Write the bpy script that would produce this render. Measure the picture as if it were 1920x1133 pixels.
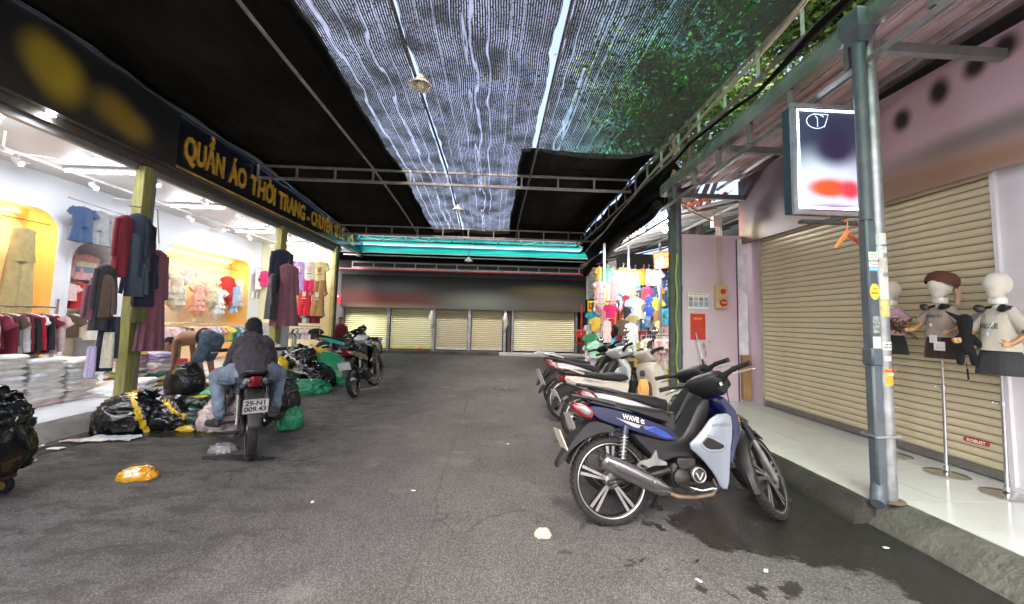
import bpy, bmesh, math, random
from mathutils import Vector, Matrix, noise
R = math.radians
random.seed(7)
for o in list(bpy.data.objects):
    bpy.data.objects.remove(o)
S = bpy.context.scene
COL = S.collection
# ---------------------------------------------------------------- camera, sky, sun, exposure
cd = bpy.data.cameras.new('camera')
cam = bpy.data.objects.new('camera', cd)
COL.objects.link(cam)
S.camera = cam
cd.sensor_width = 36.0
cd.lens = 740.0 / 1920.0 * 36.0
cd.shift_y = -26.5 / 1920.0
cd.clip_start = 0.05
cd.clip_end = 600
YAW, PITCH, ROLL = 0.04528, 0.07754, 0.024
fw = Vector((math.sin(YAW) * math.cos(PITCH), math.cos(YAW) * math.cos(PITCH), math.sin(PITCH)))
r0 = Vector((math.cos(YAW), -math.sin(YAW), 0))
u0 = r0.cross(fw)
rr = r0 * math.cos(ROLL) + u0 * math.sin(ROLL)
uu = -r0 * math.sin(ROLL) + u0 * math.cos(ROLL)
cam.matrix_world = Matrix(((rr.x, uu.x, -fw.x, 0), (rr.y, uu.y, -fw.y, 0), (rr.z, uu.z, -fw.z, 1.4), (0, 0, 0, 1)))

W = bpy.data.worlds.new('World')
S.world = W
W.use_nodes = True
wn = W.node_tree
bg = wn.nodes['Background']
sky = wn.nodes.new('ShaderNodeTexSky')
sky.sky_type = 'NISHITA'
sky.sun_disc = False
SUN_EL, SUN_ROT = R(58), R(200)
sky.sun_elevation = SUN_EL
sky.sun_rotation = SUN_ROT
sky.air_density = 0.5
sky.dust_density = 7.0
sky.ozone_density = 1.0
wn.links.new(sky.outputs[0], bg.inputs[0])
bg.inputs[1].default_value = 0.15
ld = bpy.data.lights.new('sun', 'SUN')
ld.energy = 1.5
ld.angle = R(25)
ld.color = (1, .97, .93)
sun = bpy.data.objects.new('sun', ld)
COL.objects.link(sun)
sd = Vector((math.sin(SUN_ROT) * math.cos(SUN_EL), math.cos(SUN_ROT) * math.cos(SUN_EL), math.sin(SUN_EL)))
sun.rotation_euler = sd.to_track_quat('Z', 'Y').to_euler()
S.view_settings.view_transform = 'Standard'
S.view_settings.look = 'None'
S.view_settings.gamma = 1
S.view_settings.use_curve_mapping = False
S.view_settings.exposure = 2.75
S.cycles.max_bounces = 8
S.cycles.transparent_max_bounces = 12
S.cycles.sample_clamp_indirect = 4
S.cycles.use_denoising = True
SHOPW = 4.2
NICHEW = 5.0
BULBW = 14.0

# ---------------------------------------------------------------- materials
MATS = {}
def M(name, col=(.5, .5, .5), rough=.6, metal=0.0, var=.18, scale=6.0, bump=0.0, bscale=60.0, coat=0.0, dirt=None, dscale=3.0, damt=.5, sheen=0.0, emit=None, estr=0.0, stretch=(1, 1, 1)):
    if name in MATS:
        return MATS[name]
    m = bpy.data.materials.new(name)
    m.use_nodes = True
    nt = m.node_tree
    N, L = nt.nodes, nt.links
    b = N['Principled BSDF']
    b.inputs['Roughness'].default_value = rough
    b.inputs['Metallic'].default_value = metal
    b.inputs['Coat Weight'].default_value = coat
    b.inputs['Coat Roughness'].default_value = .08
    if sheen:
        b.inputs['Sheen Weight'].default_value = sheen
    tc = N.new('ShaderNodeTexCoord')
    mp = N.new('ShaderNodeMapping')
    mp.inputs['Scale'].default_value = stretch
    L.new(tc.outputs['Object'], mp.inputs[0])
    nz = N.new('ShaderNodeTexNoise')
    nz.inputs['Scale'].default_value = scale
    nz.inputs['Detail'].default_value = 5
    L.new(mp.outputs[0], nz.inputs[0])
    mr = N.new('ShaderNodeMapRange')
    mr.inputs[1].default_value = .3
    mr.inputs[2].default_value = .7
    mr.inputs[3].default_value = 1 - var
    mr.inputs[4].default_value = 1 + var
    L.new(nz.outputs[0], mr.inputs[0])
    vm = N.new('ShaderNodeVectorMath')
    vm.operation = 'SCALE'
    vm.inputs[0].default_value = col
    L.new(mr.outputs[0], vm.inputs['Scale'])
    out = vm.outputs[0]
    if dirt:
        n2 = N.new('ShaderNodeTexNoise')
        n2.inputs['Scale'].default_value = dscale
        n2.inputs['Detail'].default_value = 8
        n2.inputs['Roughness'].default_value = .7
        L.new(mp.outputs[0], n2.inputs[0])
        r2 = N.new('ShaderNodeMapRange')
        r2.inputs[1].default_value = .48
        r2.inputs[2].default_value = .72
        r2.inputs[3].default_value = 0
        r2.inputs[4].default_value = damt
        L.new(n2.outputs[0], r2.inputs[0])
        mx = N.new('ShaderNodeMix')
        mx.data_type = 'RGBA'
        L.new(r2.outputs[0], mx.inputs[0])
        L.new(out, mx.inputs[6])
        mx.inputs[7].default_value = (*dirt, 1)
        out = mx.outputs[2]
    L.new(out, b.inputs['Base Color'])
    if bump:
        n3 = N.new('ShaderNodeTexNoise')
        n3.inputs['Scale'].default_value = bscale
        n3.inputs['Detail'].default_value = 4
        L.new(mp.outputs[0], n3.inputs[0])
        bp = N.new('ShaderNodeBump')
        bp.inputs['Strength'].default_value = bump
        bp.inputs['Distance'].default_value = .02
        L.new(n3.outputs[0], bp.inputs['Height'])
        L.new(bp.outputs[0], b.inputs['Normal'])
    if emit:
        b.inputs['Emission Color'].default_value = (*emit, 1)
        b.inputs['Emission Strength'].default_value = estr
    MATS[name] = m
    return m

def cloth(name, col, var=.14, rough=.9):
    return M('cloth_' + name, col, rough, var=var, scale=14, bump=.25, bscale=90, sheen=.2)
def paint(name, col, rough=.25, **k):
    return M('paint_' + name, col, rough, var=.06, scale=4, coat=k.pop('coat', .6), **k)
def print_mat(name, base, blobs, rough=.45, stripes=None):
    """soft-edged flat print: blobs = [(cx, cy, rx, ry, colour, softness)] in 0..1 generated coordinates (x, z)"""
    m = bpy.data.materials.new(name)
    m.use_nodes = True
    nt = m.node_tree
    N, L = nt.nodes, nt.links
    b = N['Principled BSDF']
    b.inputs['Roughness'].default_value = rough
    uv = N.new('ShaderNodeUVMap')
    nz = N.new('ShaderNodeTexNoise')
    nz.inputs['Scale'].default_value = 3
    L.new(uv.outputs[0], nz.inputs[0])
    cur = None
    rgb = N.new('ShaderNodeRGB')
    rgb.outputs[0].default_value = (*base, 1)
    cur = rgb.outputs[0]
    for (cx, cy, rx, ry, col, soft) in blobs:
        mp = N.new('ShaderNodeMapping')
        mp.inputs['Location'].default_value = (-cx / rx, -cy / ry, 0)
        mp.inputs['Scale'].default_value = (1 / rx, 1 / ry, 0)
        L.new(uv.outputs[0], mp.inputs[0])
        ln = N.new('ShaderNodeVectorMath')
        ln.operation = 'LENGTH'
        L.new(mp.outputs[0], ln.inputs[0])
        r = N.new('ShaderNodeMapRange')
        r.interpolation_type = 'SMOOTHSTEP'
        r.inputs[1].default_value = 1 - soft
        r.inputs[2].default_value = 1 + soft
        r.inputs[3].default_value = 1
        r.inputs[4].default_value = 0
        L.new(ln.outputs['Value'], r.inputs[0])
        mx = N.new('ShaderNodeMix')
        mx.data_type = 'RGBA'
        L.new(r.outputs[0], mx.inputs[0])
        L.new(cur, mx.inputs[6])
        mx.inputs[7].default_value = (*col, 1)
        cur = mx.outputs[2]
    L.new(cur, b.inputs['Base Color'])
    MATS[name] = m
    return m
def emis(name, col, strength):
    if name in MATS:
        return MATS[name]
    return M(name, (.8, .8, .8), .5, var=.02, emit=col, estr=strength)

# ---------------------------------------------------------------- mesh helpers
class MB:
    def __init__(s):
        s.v = []; s.f = []; s.uv = {}
    def add(s, vs, fs):
        n = len(s.v)
        s.v.extend([tuple(v) for v in vs])
        s.f.extend([tuple(i + n for i in f) for f in fs])
        return s
    def box(s, x0, x1, y0, y1, z0, z1, T=None, ch=0.0):
        if ch:
            c = ch
            vs, fs = [], []
            pr = [(x0, y0 + c), (x0 + c, y0), (x1 - c, y0), (x1, y0 + c), (x1, y1 - c), (x1 - c, y1), (x0 + c, y1), (x0, y1 - c)]
            pi = [(x0 + c, y0 + c), (x0 + c, y0 + c), (x1 - c, y0 + c), (x1 - c, y0 + c), (x1 - c, y1 - c), (x1 - c, y1 - c), (x0 + c, y1 - c), (x0 + c, y1 - c)]
            rings = [[(*p, z0) for p in pi], [(*p, z0 + c) for p in pr], [(*p, z1 - c) for p in pr], [(*p, z1) for p in pi]]
            return s.rings(rings, True, True, T)
        vs = [(x, y, z) for z in (z0, z1) for y in (y0, y1) for x in (x0, x1)]
        fs = [(0, 2, 3, 1), (4, 5, 7, 6), (0, 1, 5, 4), (2, 6, 7, 3), (0, 4, 6, 2), (1, 3, 7, 5)]
        if T:
            vs = [T @ Vector(v) for v in vs]
        return s.add(vs, fs)
    def rings(s, rings, c0=True, c1=True, T=None, closed=True):
        k = len(rings[0])
        vs = [p for r in rings for p in r]
        if T:
            vs = [T @ Vector(v) for v in vs]
        fs = []
        for i in range(len(rings) - 1):
            for j in range(k if closed else k - 1):
                a, b = i * k + j, i * k + (j + 1) % k
                fs.append((a, b, b + k, a + k))
        if c0:
            fs.append(tuple(reversed(range(k))))
        if c1:
            fs.append(tuple(range((len(rings) - 1) * k, len(rings) * k)))
        return s.add(vs, fs)
    def tube(s, pts, r, n=8, caps=True, flat=1.0, T=None):
        pts = [Vector(p) for p in pts]
        if not hasattr(r, '__len__'):
            r = [r] * len(pts)
        rings = []
        up = None
        for i, p in enumerate(pts):
            d = (pts[min(i + 1, len(pts) - 1)] - pts[max(i - 1, 0)])
            if d.length < 1e-9:
                d = Vector((0, 0, 1))
            d.normalize()
            if up is None:
                up = Vector((0, 0, 1)) if abs(d.z) < .9 else Vector((0, 1, 0))
            a = d.cross(up)
            if a.length < 1e-6:
                a = d.orthogonal()
            a.normalize()
            b = a.cross(d).normalized()
            up = b
            rings.append([p + a * math.cos(t) * r[i] + b * math.sin(t) * r[i] * flat for t in [2 * math.pi * k / n for k in range(n)]])
        return s.rings(rings, caps, caps, T)
    def cyl(s, p0, p1, r, n=16, r1=None):
        return s.tube([p0, p1], [r, r if r1 is None else r1], n)
    def lathe(s, prof, c=(0, 0, 0), ax='z', n=24, T=None, c0=False, c1=False, arc=None):
        rings = []
        for (r, h) in prof:
            ring = []
            for k in range(n):
                t = 2 * math.pi * k / n
                a, b = r * math.cos(t), r * math.sin(t)
                if ax == 'z': p = (a, b, h)
                elif ax == 'y': p = (b, h, a)
                else: p = (h, a, b)
                ring.append((p[0] + c[0], p[1] + c[1], p[2] + c[2]))
            rings.append(ring)
        return s.rings(rings, c0, c1, T)
    def prism(s, poly, y0, y1, bev=0.0, T=None, plane='xz'):
        """polygon in a plane, extruded y0..y1, with optional bevel (scaled inset)"""
        def P(p, y):
            if plane == 'xz': return (p[0], y, p[1])
            if plane == 'yz': return (y, p[0], p[1])
            return (p[0], p[1], y)
        if bev:
            ins = inset(poly, bev)
            rs = [[P(p, y0) for p in ins], [P(p, y0 + bev) for p in poly], [P(p, y1 - bev) for p in poly], [P(p, y1) for p in ins]]
        else:
            rs = [[P(p, y0) for p in poly], [P(p, y1) for p in poly]]
        return s.rings(rs, True, True, T)
    def grid(s, fn, nu, nv, T=None):
        vs = [fn(i / nu, j / nv) for j in range(nv + 1) for i in range(nu + 1)]
        if T:
            vs = [T @ Vector(v) for v in vs]
        fs = [(j * (nu + 1) + i, j * (nu + 1) + i + 1, (j + 1) * (nu + 1) + i + 1, (j + 1) * (nu + 1) + i) for j in range(nv) for i in range(nu)]
        return s.add(vs, fs)
    def ball(s, c, r, n=12, m=8, T=None):
        if not hasattr(r, '__len__'):
            r = (r, r, r)
        rings = []
        for i in range(m + 1):
            a = math.pi * i / m
            rr_ = max(math.sin(a), 1e-3)
            rings.append([(c[0] + r[0] * rr_ * math.cos(2 * math.pi * k / n), c[1] + r[1] * rr_ * math.sin(2 * math.pi * k / n), c[2] - r[2] * math.cos(a)) for k in range(n)])
        return s.rings(rings, True, True, T)
    def mesh(s, name, smooth=.7, fix=True):
        me = bpy.data.meshes.new(name)
        me.from_pydata(s.v, [], s.f)
        if fix:
            bm = bmesh.new()
            bm.from_mesh(me)
            bmesh.ops.recalc_face_normals(bm, faces=bm.faces)
            bm.to_mesh(me)
            bm.free()
        if smooth:
            me.polygons.foreach_set('use_smooth', [True] * len(me.polygons))
            me.set_sharp_from_angle(angle=smooth)
        me.update()
        return me
    def build(s, name, mat=None, parent=None, smooth=.7, fix=True, T=None, **k):
        if T:
            s.v = [tuple(T @ Vector(v)) for v in s.v]
        return link(name, s.mesh(name, smooth, fix), mat, parent, **k)

def inset(poly, d):
    n = len(poly)
    area = sum(poly[i][0] * poly[(i + 1) % n][1] - poly[(i + 1) % n][0] * poly[i][1] for i in range(n))
    sg = 1 if area > 0 else -1
    out = []
    for i in range(n):
        p0, p, p1 = Vector(poly[i - 1]), Vector(poly[i]), Vector(poly[(i + 1) % n])
        a, b = (p - p0), (p1 - p)
        if a.length < 1e-9 or b.length < 1e-9:
            out.append(tuple(p)); continue
        a.normalize(); b.normalize()
        na, nb = Vector((-a.y, a.x)) * sg, Vector((-b.y, b.x)) * sg
        m = na + nb
        if m.length < .2:
            out.append(tuple(p)); continue
        m.normalize()
        c = max(.45, m.dot(na))
        out.append(tuple(p + m * d / c))
    return out

def smooth_poly(pts, it=2):
    for _ in range(it):
        o = []
        for i in range(len(pts)):
            a, b = pts[i], pts[(i + 1) % len(pts)]
            o.append((a[0] * .78 + b[0] * .22, a[1] * .78 + b[1] * .22))
            o.append((a[0] * .22 + b[0] * .78, a[1] * .22 + b[1] * .78))
        pts = o
    return pts

def tag(o, label=None, cat=None, group=None, kind=None):
    if label: o['label'] = label
    if cat: o['category'] = cat
    if group: o['group'] = group
    if kind: o['kind'] = kind
    return o
def link(name, me, mat=None, parent=None, label=None, cat=None, group=None, kind=None, loc=None, rot=None):
    o = bpy.data.objects.new(name, me)
    COL.objects.link(o)
    if mat is not None:
        if len(me.materials) == 0:
            me.materials.append(mat)
        elif me.materials[0] != mat:
            o.material_slots[0].link = 'OBJECT'
            o.material_slots[0].material = mat
    if parent is not None:
        o.parent = parent
    if loc is not None: o.location = loc
    if rot is not None: o.rotation_euler = rot
    return tag(o, label, cat, group, kind)
def thing(name, label, cat, loc=(0, 0, 0), rot=(0, 0, 0), group=None):
    o = bpy.data.objects.new(name, None)
    COL.objects.link(o)
    o.empty_display_size = .1
    o.location = loc
    o.rotation_euler = rot
    return tag(o, label, cat, group)
KIDS = {}
def copy_tree(root, loc=None, rot=None, label=None, group=None, recolor=None):
    """a copy of a thing with copies of its parts and sub-parts (mesh data shared)"""
    def rec(o, par):
        c = o.copy()
        COL.objects.link(c)
        if par is not None:
            c.parent = par
        if recolor and c.type == 'MESH' and c.material_slots and c.material_slots[0].material in recolor:
            mt = recolor[c.material_slots[0].material]
            c.material_slots[0].link = 'OBJECT'
            c.material_slots[0].material = mt
        for ch in o.children:
            rec(ch, c)
        return c
    c = rec(root, None)
    if loc is not None: c.location = loc
    if rot is not None: c.rotation_euler = rot
    if label: c['label'] = label
    if group: c['group'] = group
    return c
def uvbox(me, axes=(0, 2)):
    """uv = bounding-box coordinates along two axes"""
    lay = me.uv_layers.new(name='UVMap')
    co = [v.co for v in me.vertices]
    a, b = axes
    mn = (min(c[a] for c in co), min(c[b] for c in co))
    mxx = (max(c[a] for c in co), max(c[b] for c in co))
    for lp in me.loops:
        c = co[lp.vertex_index]
        lay.data[lp.index].uv = ((c[a] - mn[0]) / max(1e-6, mxx[0] - mn[0]), (c[b] - mn[1]) / max(1e-6, mxx[1] - mn[1]))
def text_mesh(body, size=.1, bold=.0, sx=1.0, extrude=.002, align='CENTER'):
    c = bpy.data.curves.new('lettering', 'FONT')
    c.body = body
    c.size = size
    c.offset = bold
    c.extrude = extrude
    c.align_x = align
    c.align_y = 'CENTER'
    c.resolution_u = 3
    o = bpy.data.objects.new('lettering', c)
    COL.objects.link(o)
    bpy.context.view_layer.update()
    me = bpy.data.meshes.new_from_object(o.evaluated_get(bpy.context.evaluated_depsgraph_get()))
    bpy.data.objects.remove(o)
    me.transform(Matrix.Diagonal((sx, 1, 1, 1)))
    return me
def text(body, mat, parent, M4, size=.1, bold=0.0, sx=1.0, extrude=.002, name='lettering', align='CENTER'):
    """flat lettering as geometry: M4 places it (x right, y up, z out of the surface)"""
    me = text_mesh(body, size, bold, sx, extrude, align)
    me.name = name
    me.transform(M4)
    me.materials.clear()
    return link(name, me, mat, parent)
def frame(o, x, y):
    """matrix from origin, right and up vectors"""
    x = Vector(x).normalized(); y = Vector(y).normalized(); z = x.cross(y)
    o = Vector(o)
    return Matrix(((x.x, y.x, z.x, o.x), (x.y, y.y, z.y, o.y), (x.z, y.z, z.z, o.z), (0, 0, 0, 1)))
def merged(mbs):
    m = MB()
    for b in mbs: m.add(b.v, b.f)
    return m
def remesh(name, mb, voxel, mat, parent=None, smooth_it=6, **k):
    me = mb.mesh(name, 0)
    o = bpy.data.objects.new('tmp', me)
    COL.objects.link(o)
    r = o.modifiers.new('r', 'REMESH'); r.mode = 'VOXEL'; r.voxel_size = voxel
    s_ = o.modifiers.new('s', 'SMOOTH'); s_.factor = .6; s_.iterations = smooth_it
    bpy.context.view_layer.update()
    m2 = bpy.data.meshes.new_from_object(o.evaluated_get(bpy.context.evaluated_depsgraph_get()))
    bpy.data.objects.remove(o)
    m2.name = name
    m2.materials.clear()
    m2.polygons.foreach_set('use_smooth', [True] * len(m2.polygons))
    return link(name, m2, mat, parent, **k)

# common materials
black_plastic = M('black_plastic', (.006, .006, .0065), .42, var=.2, bump=.1, bscale=200)
rubber = M('rubber', (.009, .0085, .008), .8, var=.3, scale=20, dirt=(.035, .03, .025), dscale=15, damt=.5)
steel = M('galvanised_steel', (.35, .36, .37), .42, .8, var=.25, scale=9, dirt=(.12, .1, .08), dscale=4, damt=.5)
dark_steel = M('dark_painted_steel', (.09, .09, .09), .55, .3, var=.3, scale=8)
grey_steel = M('grey_truss_steel', (.27, .27, .27), .5, .4, var=.3, scale=6, dirt=(.1, .07, .05), dscale=5, damt=.5)
chrome = M('chrome', (.72, .72, .73), .12, 1, var=.05)
alu = M('aluminium', (.62, .63, .64), .32, .9, var=.12, scale=12)
white_paint = M('white_wall_paint', (.78, .79, .82), .6, var=.04, scale=2)
# ================================================================ SETTING
# ---- road
def road_material():
    m = bpy.data.materials.new('asphalt')
    m.use_nodes = True
    nt = m.node_tree; N, L = nt.nodes, nt.links
    b = N['Principled BSDF']
    tc = N.new('ShaderNodeTexCoord')
    P = tc.outputs['Object']
    def nz(scale, detail=6, rough=.6, st=(1, 1, 1)):
        mp = N.new('ShaderNodeMapping'); mp.inputs['Scale'].default_value = st
        L.new(P, mp.inputs[0])
        n = N.new('ShaderNodeTexNoise'); n.inputs['Scale'].default_value = scale
        n.inputs['Detail'].default_value = detail; n.inputs['Roughness'].default_value = rough
        L.new(mp.outputs[0], n.inputs[0]); return n.outputs[0]
    def ramp(x, a, b_, c, d, sm=False):
        r = N.new('ShaderNodeMapRange')
        if sm: r.interpolation_type = 'SMOOTHSTEP'
        for i, v in enumerate((a, b_, c, d)): r.inputs[i + 1].default_value = v
        L.new(x, r.inputs[0]); return r.outputs[0]
    def math_(op, a, b_=None):
        n = N.new('ShaderNodeMath'); n.operation = op
        for i, v in enumerate((a, b_)):
            if v is None: continue
            if isinstance(v, (int, float)): n.inputs[i].default_value = v
            else: L.new(v, n.inputs[i])
        return n.outputs[0]
    def mix(f, a, col):
        mx = N.new('ShaderNodeMix'); mx.data_type = 'RGBA'
        L.new(f, mx.inputs[0])
        L.new(a, mx.inputs[6]) if not isinstance(a, tuple) else setattr(mx.inputs[6], 'default_value', (*a, 1))
        mx.inputs[7].default_value = (*col, 1)
        return mx.outputs[2]
    grain = nz(125, 4, .85)
    v = N.new('ShaderNodeTexVoronoi'); v.inputs['Scale'].default_value = 78
    L.new(P, v.inputs[0])
    stones = ramp(v.outputs['Distance'], .1, .6, 1.35, .6)
    gr = ramp(grain, .34, .66, .35, 1.7)
    big = ramp(nz(.55, 10, .7), .3, .72, .66, 1.28)
    streak = ramp(nz(2.2, 6, .6, (1, .28, 1)), .3, .75, .88, 1.12)
    k = math_('MULTIPLY', math_('MULTIPLY', stones, gr), math_('MULTIPLY', big, streak))
    sc = N.new('ShaderNodeVectorMath'); sc.operation = 'SCALE'
    sc.inputs[0].default_value = (.104, .103, .101)
    L.new(k, sc.inputs['Scale'])
    c = sc.outputs[0]
    # pale worn aggregate flecks
    fl = ramp(nz(55, 2, .5), .66, .72, 0, .5)
    c = mix(fl, c, (.2, .195, .185))
    # dusty dirt toward the gutters (brownish)
    sep = N.new('ShaderNodeSeparateXYZ'); L.new(P, sep.inputs[0])
    lx = ramp(sep.outputs[0], -2.2, -4.6, 0, 1)
    dd = math_('MULTIPLY', lx, ramp(nz(3.0, 8, .7), .45, .6, .0, .6))
    c = mix(dd, c, (.10, .085, .06))
    # dark oily drops and small stains
    s1 = ramp(nz(5.5, 5, .6), .63, .68, 0, .6, True)
    s2 = ramp(nz(1.3, 3, .5), .5, .62, 0, 1, True)
    c = mix(math_('MULTIPLY', s1, s2), c, (.028, .027, .026))
    # rough crumbly relief strip, left lane
    crumb = math_('MULTIPLY', ramp(nz(3.2, 12, .8, (1, 1.8, 1)),   .50, .57, 0, .72), ramp(sep.outputs[0], -.4, -2.3, 0, 1))
    c = mix(crumb, c, (.030, .028, .025))
    vc = N.new('ShaderNodeTexVoronoi'); vc.feature = 'DISTANCE_TO_EDGE'; vc.inputs['Scale'].default_value = .55
    wv = N.new('ShaderNodeVectorMath'); wv.operation = 'ADD'
    nw = N.new('ShaderNodeTexNoise'); nw.inputs['Scale'].default_value = 2.2; nw.inputs['Detail'].default_value = 6
    L.new(P, nw.inputs[0]); L.new(P, wv.inputs[0]); L.new(nw.outputs['Color'], wv.inputs[1]); L.new(wv.outputs[0], vc.inputs[0])
    crk = math_('MULTIPLY', ramp(vc.outputs['Distance'], .003, .012, .8, 0), ramp(nz(.6, 2, .5), .48, .58, 0, 1))
    c = mix(crk, c, (.02, .02, .019))
    seam = math_('MULTIPLY', ramp(math_('ABSOLUTE', math_('ADD', math_('ADD', sep.outputs[0], .35), math_('MULTIPLY', nz(1.3, 4, .6), .12))), .006, .02, .5, 0), ramp(nz(1.1, 3, .5), .4, .6, .2, 1))
    c = mix(seam, c, (.035, .034, .032))
    pale = math_('MULTIPLY', ramp(nz(1.7, 7, .72), .56, .68, 0, .5), 1.0)
    c = mix(pale, c, (.165, .160, .150))
    # damp road by the kerb, with the shade under the parked motorbikes painted in
    def wet_and_shade(cx, cy, rx, ry, warp=1.1, edge=.3):
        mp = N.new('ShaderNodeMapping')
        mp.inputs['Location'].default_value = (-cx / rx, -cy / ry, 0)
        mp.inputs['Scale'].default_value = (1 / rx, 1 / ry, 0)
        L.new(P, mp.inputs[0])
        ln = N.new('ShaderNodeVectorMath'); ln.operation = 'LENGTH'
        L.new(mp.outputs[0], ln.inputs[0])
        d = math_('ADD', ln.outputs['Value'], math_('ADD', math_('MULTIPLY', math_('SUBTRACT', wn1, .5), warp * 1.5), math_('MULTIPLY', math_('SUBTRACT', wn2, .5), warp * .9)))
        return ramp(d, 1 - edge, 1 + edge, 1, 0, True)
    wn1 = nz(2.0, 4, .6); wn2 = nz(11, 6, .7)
    w = math_('MAXIMUM', wet_and_shade(2.15, 2.80, .85, .50, .8, .07), wet_and_shade(2.66, 1.6, .46, 2.1, .6, .07))
    near = ramp(wet_and_shade(2.1, 2.7, 1.6, 1.2, .3, .6), 0, 1, 0, 1)
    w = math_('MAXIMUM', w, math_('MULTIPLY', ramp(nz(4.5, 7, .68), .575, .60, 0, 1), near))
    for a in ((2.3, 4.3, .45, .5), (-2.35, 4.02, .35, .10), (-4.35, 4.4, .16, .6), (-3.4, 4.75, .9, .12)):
        w = math_('MAXIMUM', w, wet_and_shade(*a, 1.0, .1))
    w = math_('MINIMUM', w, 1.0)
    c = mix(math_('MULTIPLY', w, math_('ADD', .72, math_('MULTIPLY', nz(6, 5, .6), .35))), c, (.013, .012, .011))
    L.new(c, b.inputs['Base Color'])
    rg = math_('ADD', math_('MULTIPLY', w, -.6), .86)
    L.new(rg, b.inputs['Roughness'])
    bp = N.new('ShaderNodeBump'); bp.inputs['Strength'].default_value = .55; bp.inputs['Distance'].default_value = .01
    h = math_('ADD', math_('MULTIPLY', grain, .7), math_('MULTIPLY', v.outputs['Distance'], -.7))
    h = math_('ADD', h, math_('MULTIPLY', nz(9, 6, .7), 1.3))
    h = math_('ADD', h, math_('MULTIPLY', crumb, -1.5))
    L.new(h, bp.inputs['Height']); L.new(bp.outputs[0], b.inputs['Normal'])
    return m
mb = MB()
def road_z(x, y):
    return -.0 + .006 * noise.noise((x * 1.1, y * 1.1, 0))
mb.add([(-60, -20, -.03), (60, -20, -.03), (60, 90, -.03), (-60, 90, -.03)], [(0, 1, 2, 3)])
mb.build('ground', M('packed_earth', (.07, .065, .06), .9), kind='structure')
mb = MB()
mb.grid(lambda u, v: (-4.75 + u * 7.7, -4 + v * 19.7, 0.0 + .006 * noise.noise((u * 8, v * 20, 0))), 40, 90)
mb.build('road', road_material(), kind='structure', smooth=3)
# road running across the end of the market lane
mb = MB().box(2.9, 9, 6.2, 15.6, -.02, .004)
mb.build('side_road', MATS.get('x') or M('asphalt_plain', (.08, .08, .078), .85, bump=.3, bscale=120), kind='structure')

concrete = M('kerb_concrete', (.075, .070, .062), .85, var=.3, scale=5, bump=.9, bscale=28, dirt=(.025, .023, .02), dscale=2.2, damt=.85)
concrete_wet = M('damp_concrete', (.035, .032, .028), .45, var=.4, scale=4, bump=.5, bscale=30, dirt=(.02, .019, .017), dscale=2.5, damt=.95)
grout = M('tile_grout', (.07, .066, .062), .8)
tile_w = M('white_floor_tile', (.52, .50, .51), .16, var=.06, scale=1.2, dirt=(.33, .31, .3), dscale=1.8, damt=.3)

def sloped_kerb(name, prof_fn, y0, y1, n, mat, label=None):
    mb = MB()
    rings = []
    for i in range(n + 1):
        y = y0 + (y1 - y0) * i / n
        rings.append([(x + .012 * noise.noise((x * 3, y * 2, 1)), y, z + (.010 * noise.noise((x * 5, y * 3, 5)) if z > 0 else 0)) for x, z in prof_fn(y)])
    mb.rings(rings, True, True)
    return mb.build(name, mat, kind='structure')
def kerb_right(y):
    if y < 2.82:
        foot, top = 2.72, 2.92
    else:
        foot, top = 2.60, 2.70 + .02
    return [(foot, -.03), (foot, .005), (foot + (top - foot) * .35, .085), (top - .015, .155), (top + .05, .156), (top + .05, -.03)]
sloped_kerb('kerb', kerb_right, -3, 2.819, 40, concrete)
sloped_kerb('kerb', kerb_right, 2.821, 6.3, 30, concrete_wet)
def kerb_left(y):
    k = min(1, max(0, (y - 5) / 2))
    foot, top = -4.56 + .06 * k, -4.84 + .14 * k
    return [(foot, -.03), (foot, .006), (foot - .1, .09), (top + .02, .145), (top - .04, .148), (top - .04, -.03)]
sloped_kerb('kerb', kerb_left, -3, 15.0, 80, M('kerb_concrete_left', (.2, .19, .165), .85, var=.3, scale=3, bump=.5, bscale=30, dirt=(.06, .055, .045), dscale=2.0, damt=.8))
# pavements: slab + tiles as single pieces
def tiled(name, x0, x1, y0, y1, z, tw, th, mat, skip=None, slabmat=None, label=None):
    slab = MB().box(x0, x1, y0, y1, -.02, z - .012).build(name, slabmat or grout, kind='structure', smooth=0)
    me = MB().box(-tw / 2 + .0045, tw / 2 - .0045, -th / 2 + .0045, th / 2 - .0045, -.0115, 0, ch=0).mesh('tile', 0)
    i = 0
    nx = int(math.ceil((x1 - x0) / tw - 1e-6)); ny = int(math.ceil((y1 - y0) / th - 1e-6))
    for a in range(nx):
        for c in range(ny):
            X0 = x1 - (a + 1) * tw
            Y0 = y0 + c * th
            if X0 < x0 - 1e-4 or Y0 + th > y1 + 1e-4:
                # cut edge tile
                xa, xb, ya, yb = max(X0, x0), X0 + tw, Y0, min(Y0 + th, y1)
                if xb - xa < .03 or yb - ya < .03: continue
                MB().box(xa + .0015, xb - .0015, ya + .0015, yb - .0015, z - .0115, z).build('tile', mat, slab, smooth=0)
            else:
                link('tile', me, mat, slab, loc=(X0 + tw / 2, Y0 + th / 2, z + random.uniform(-.0006, .0006)))
            i += 1
    return slab
tiled('pavement', 2.962, 4.5, -1.8, 2.8, .16, .6, .6, tile_w)
tiled('pavement', 2.762, 4.5, 2.8, 6.4, .16, .6, .6, tile_w)
tiled('shop_floor', -7.6, -4.87, .6, 13.0, .15, .6, .6, M('shop_floor_tile', (.72, .73, .76), .25, var=.04, scale=1))
MB().box(2.9, 8, 6.42, 14.2, -.01, .06).build('pavement', concrete, kind='structure')
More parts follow.
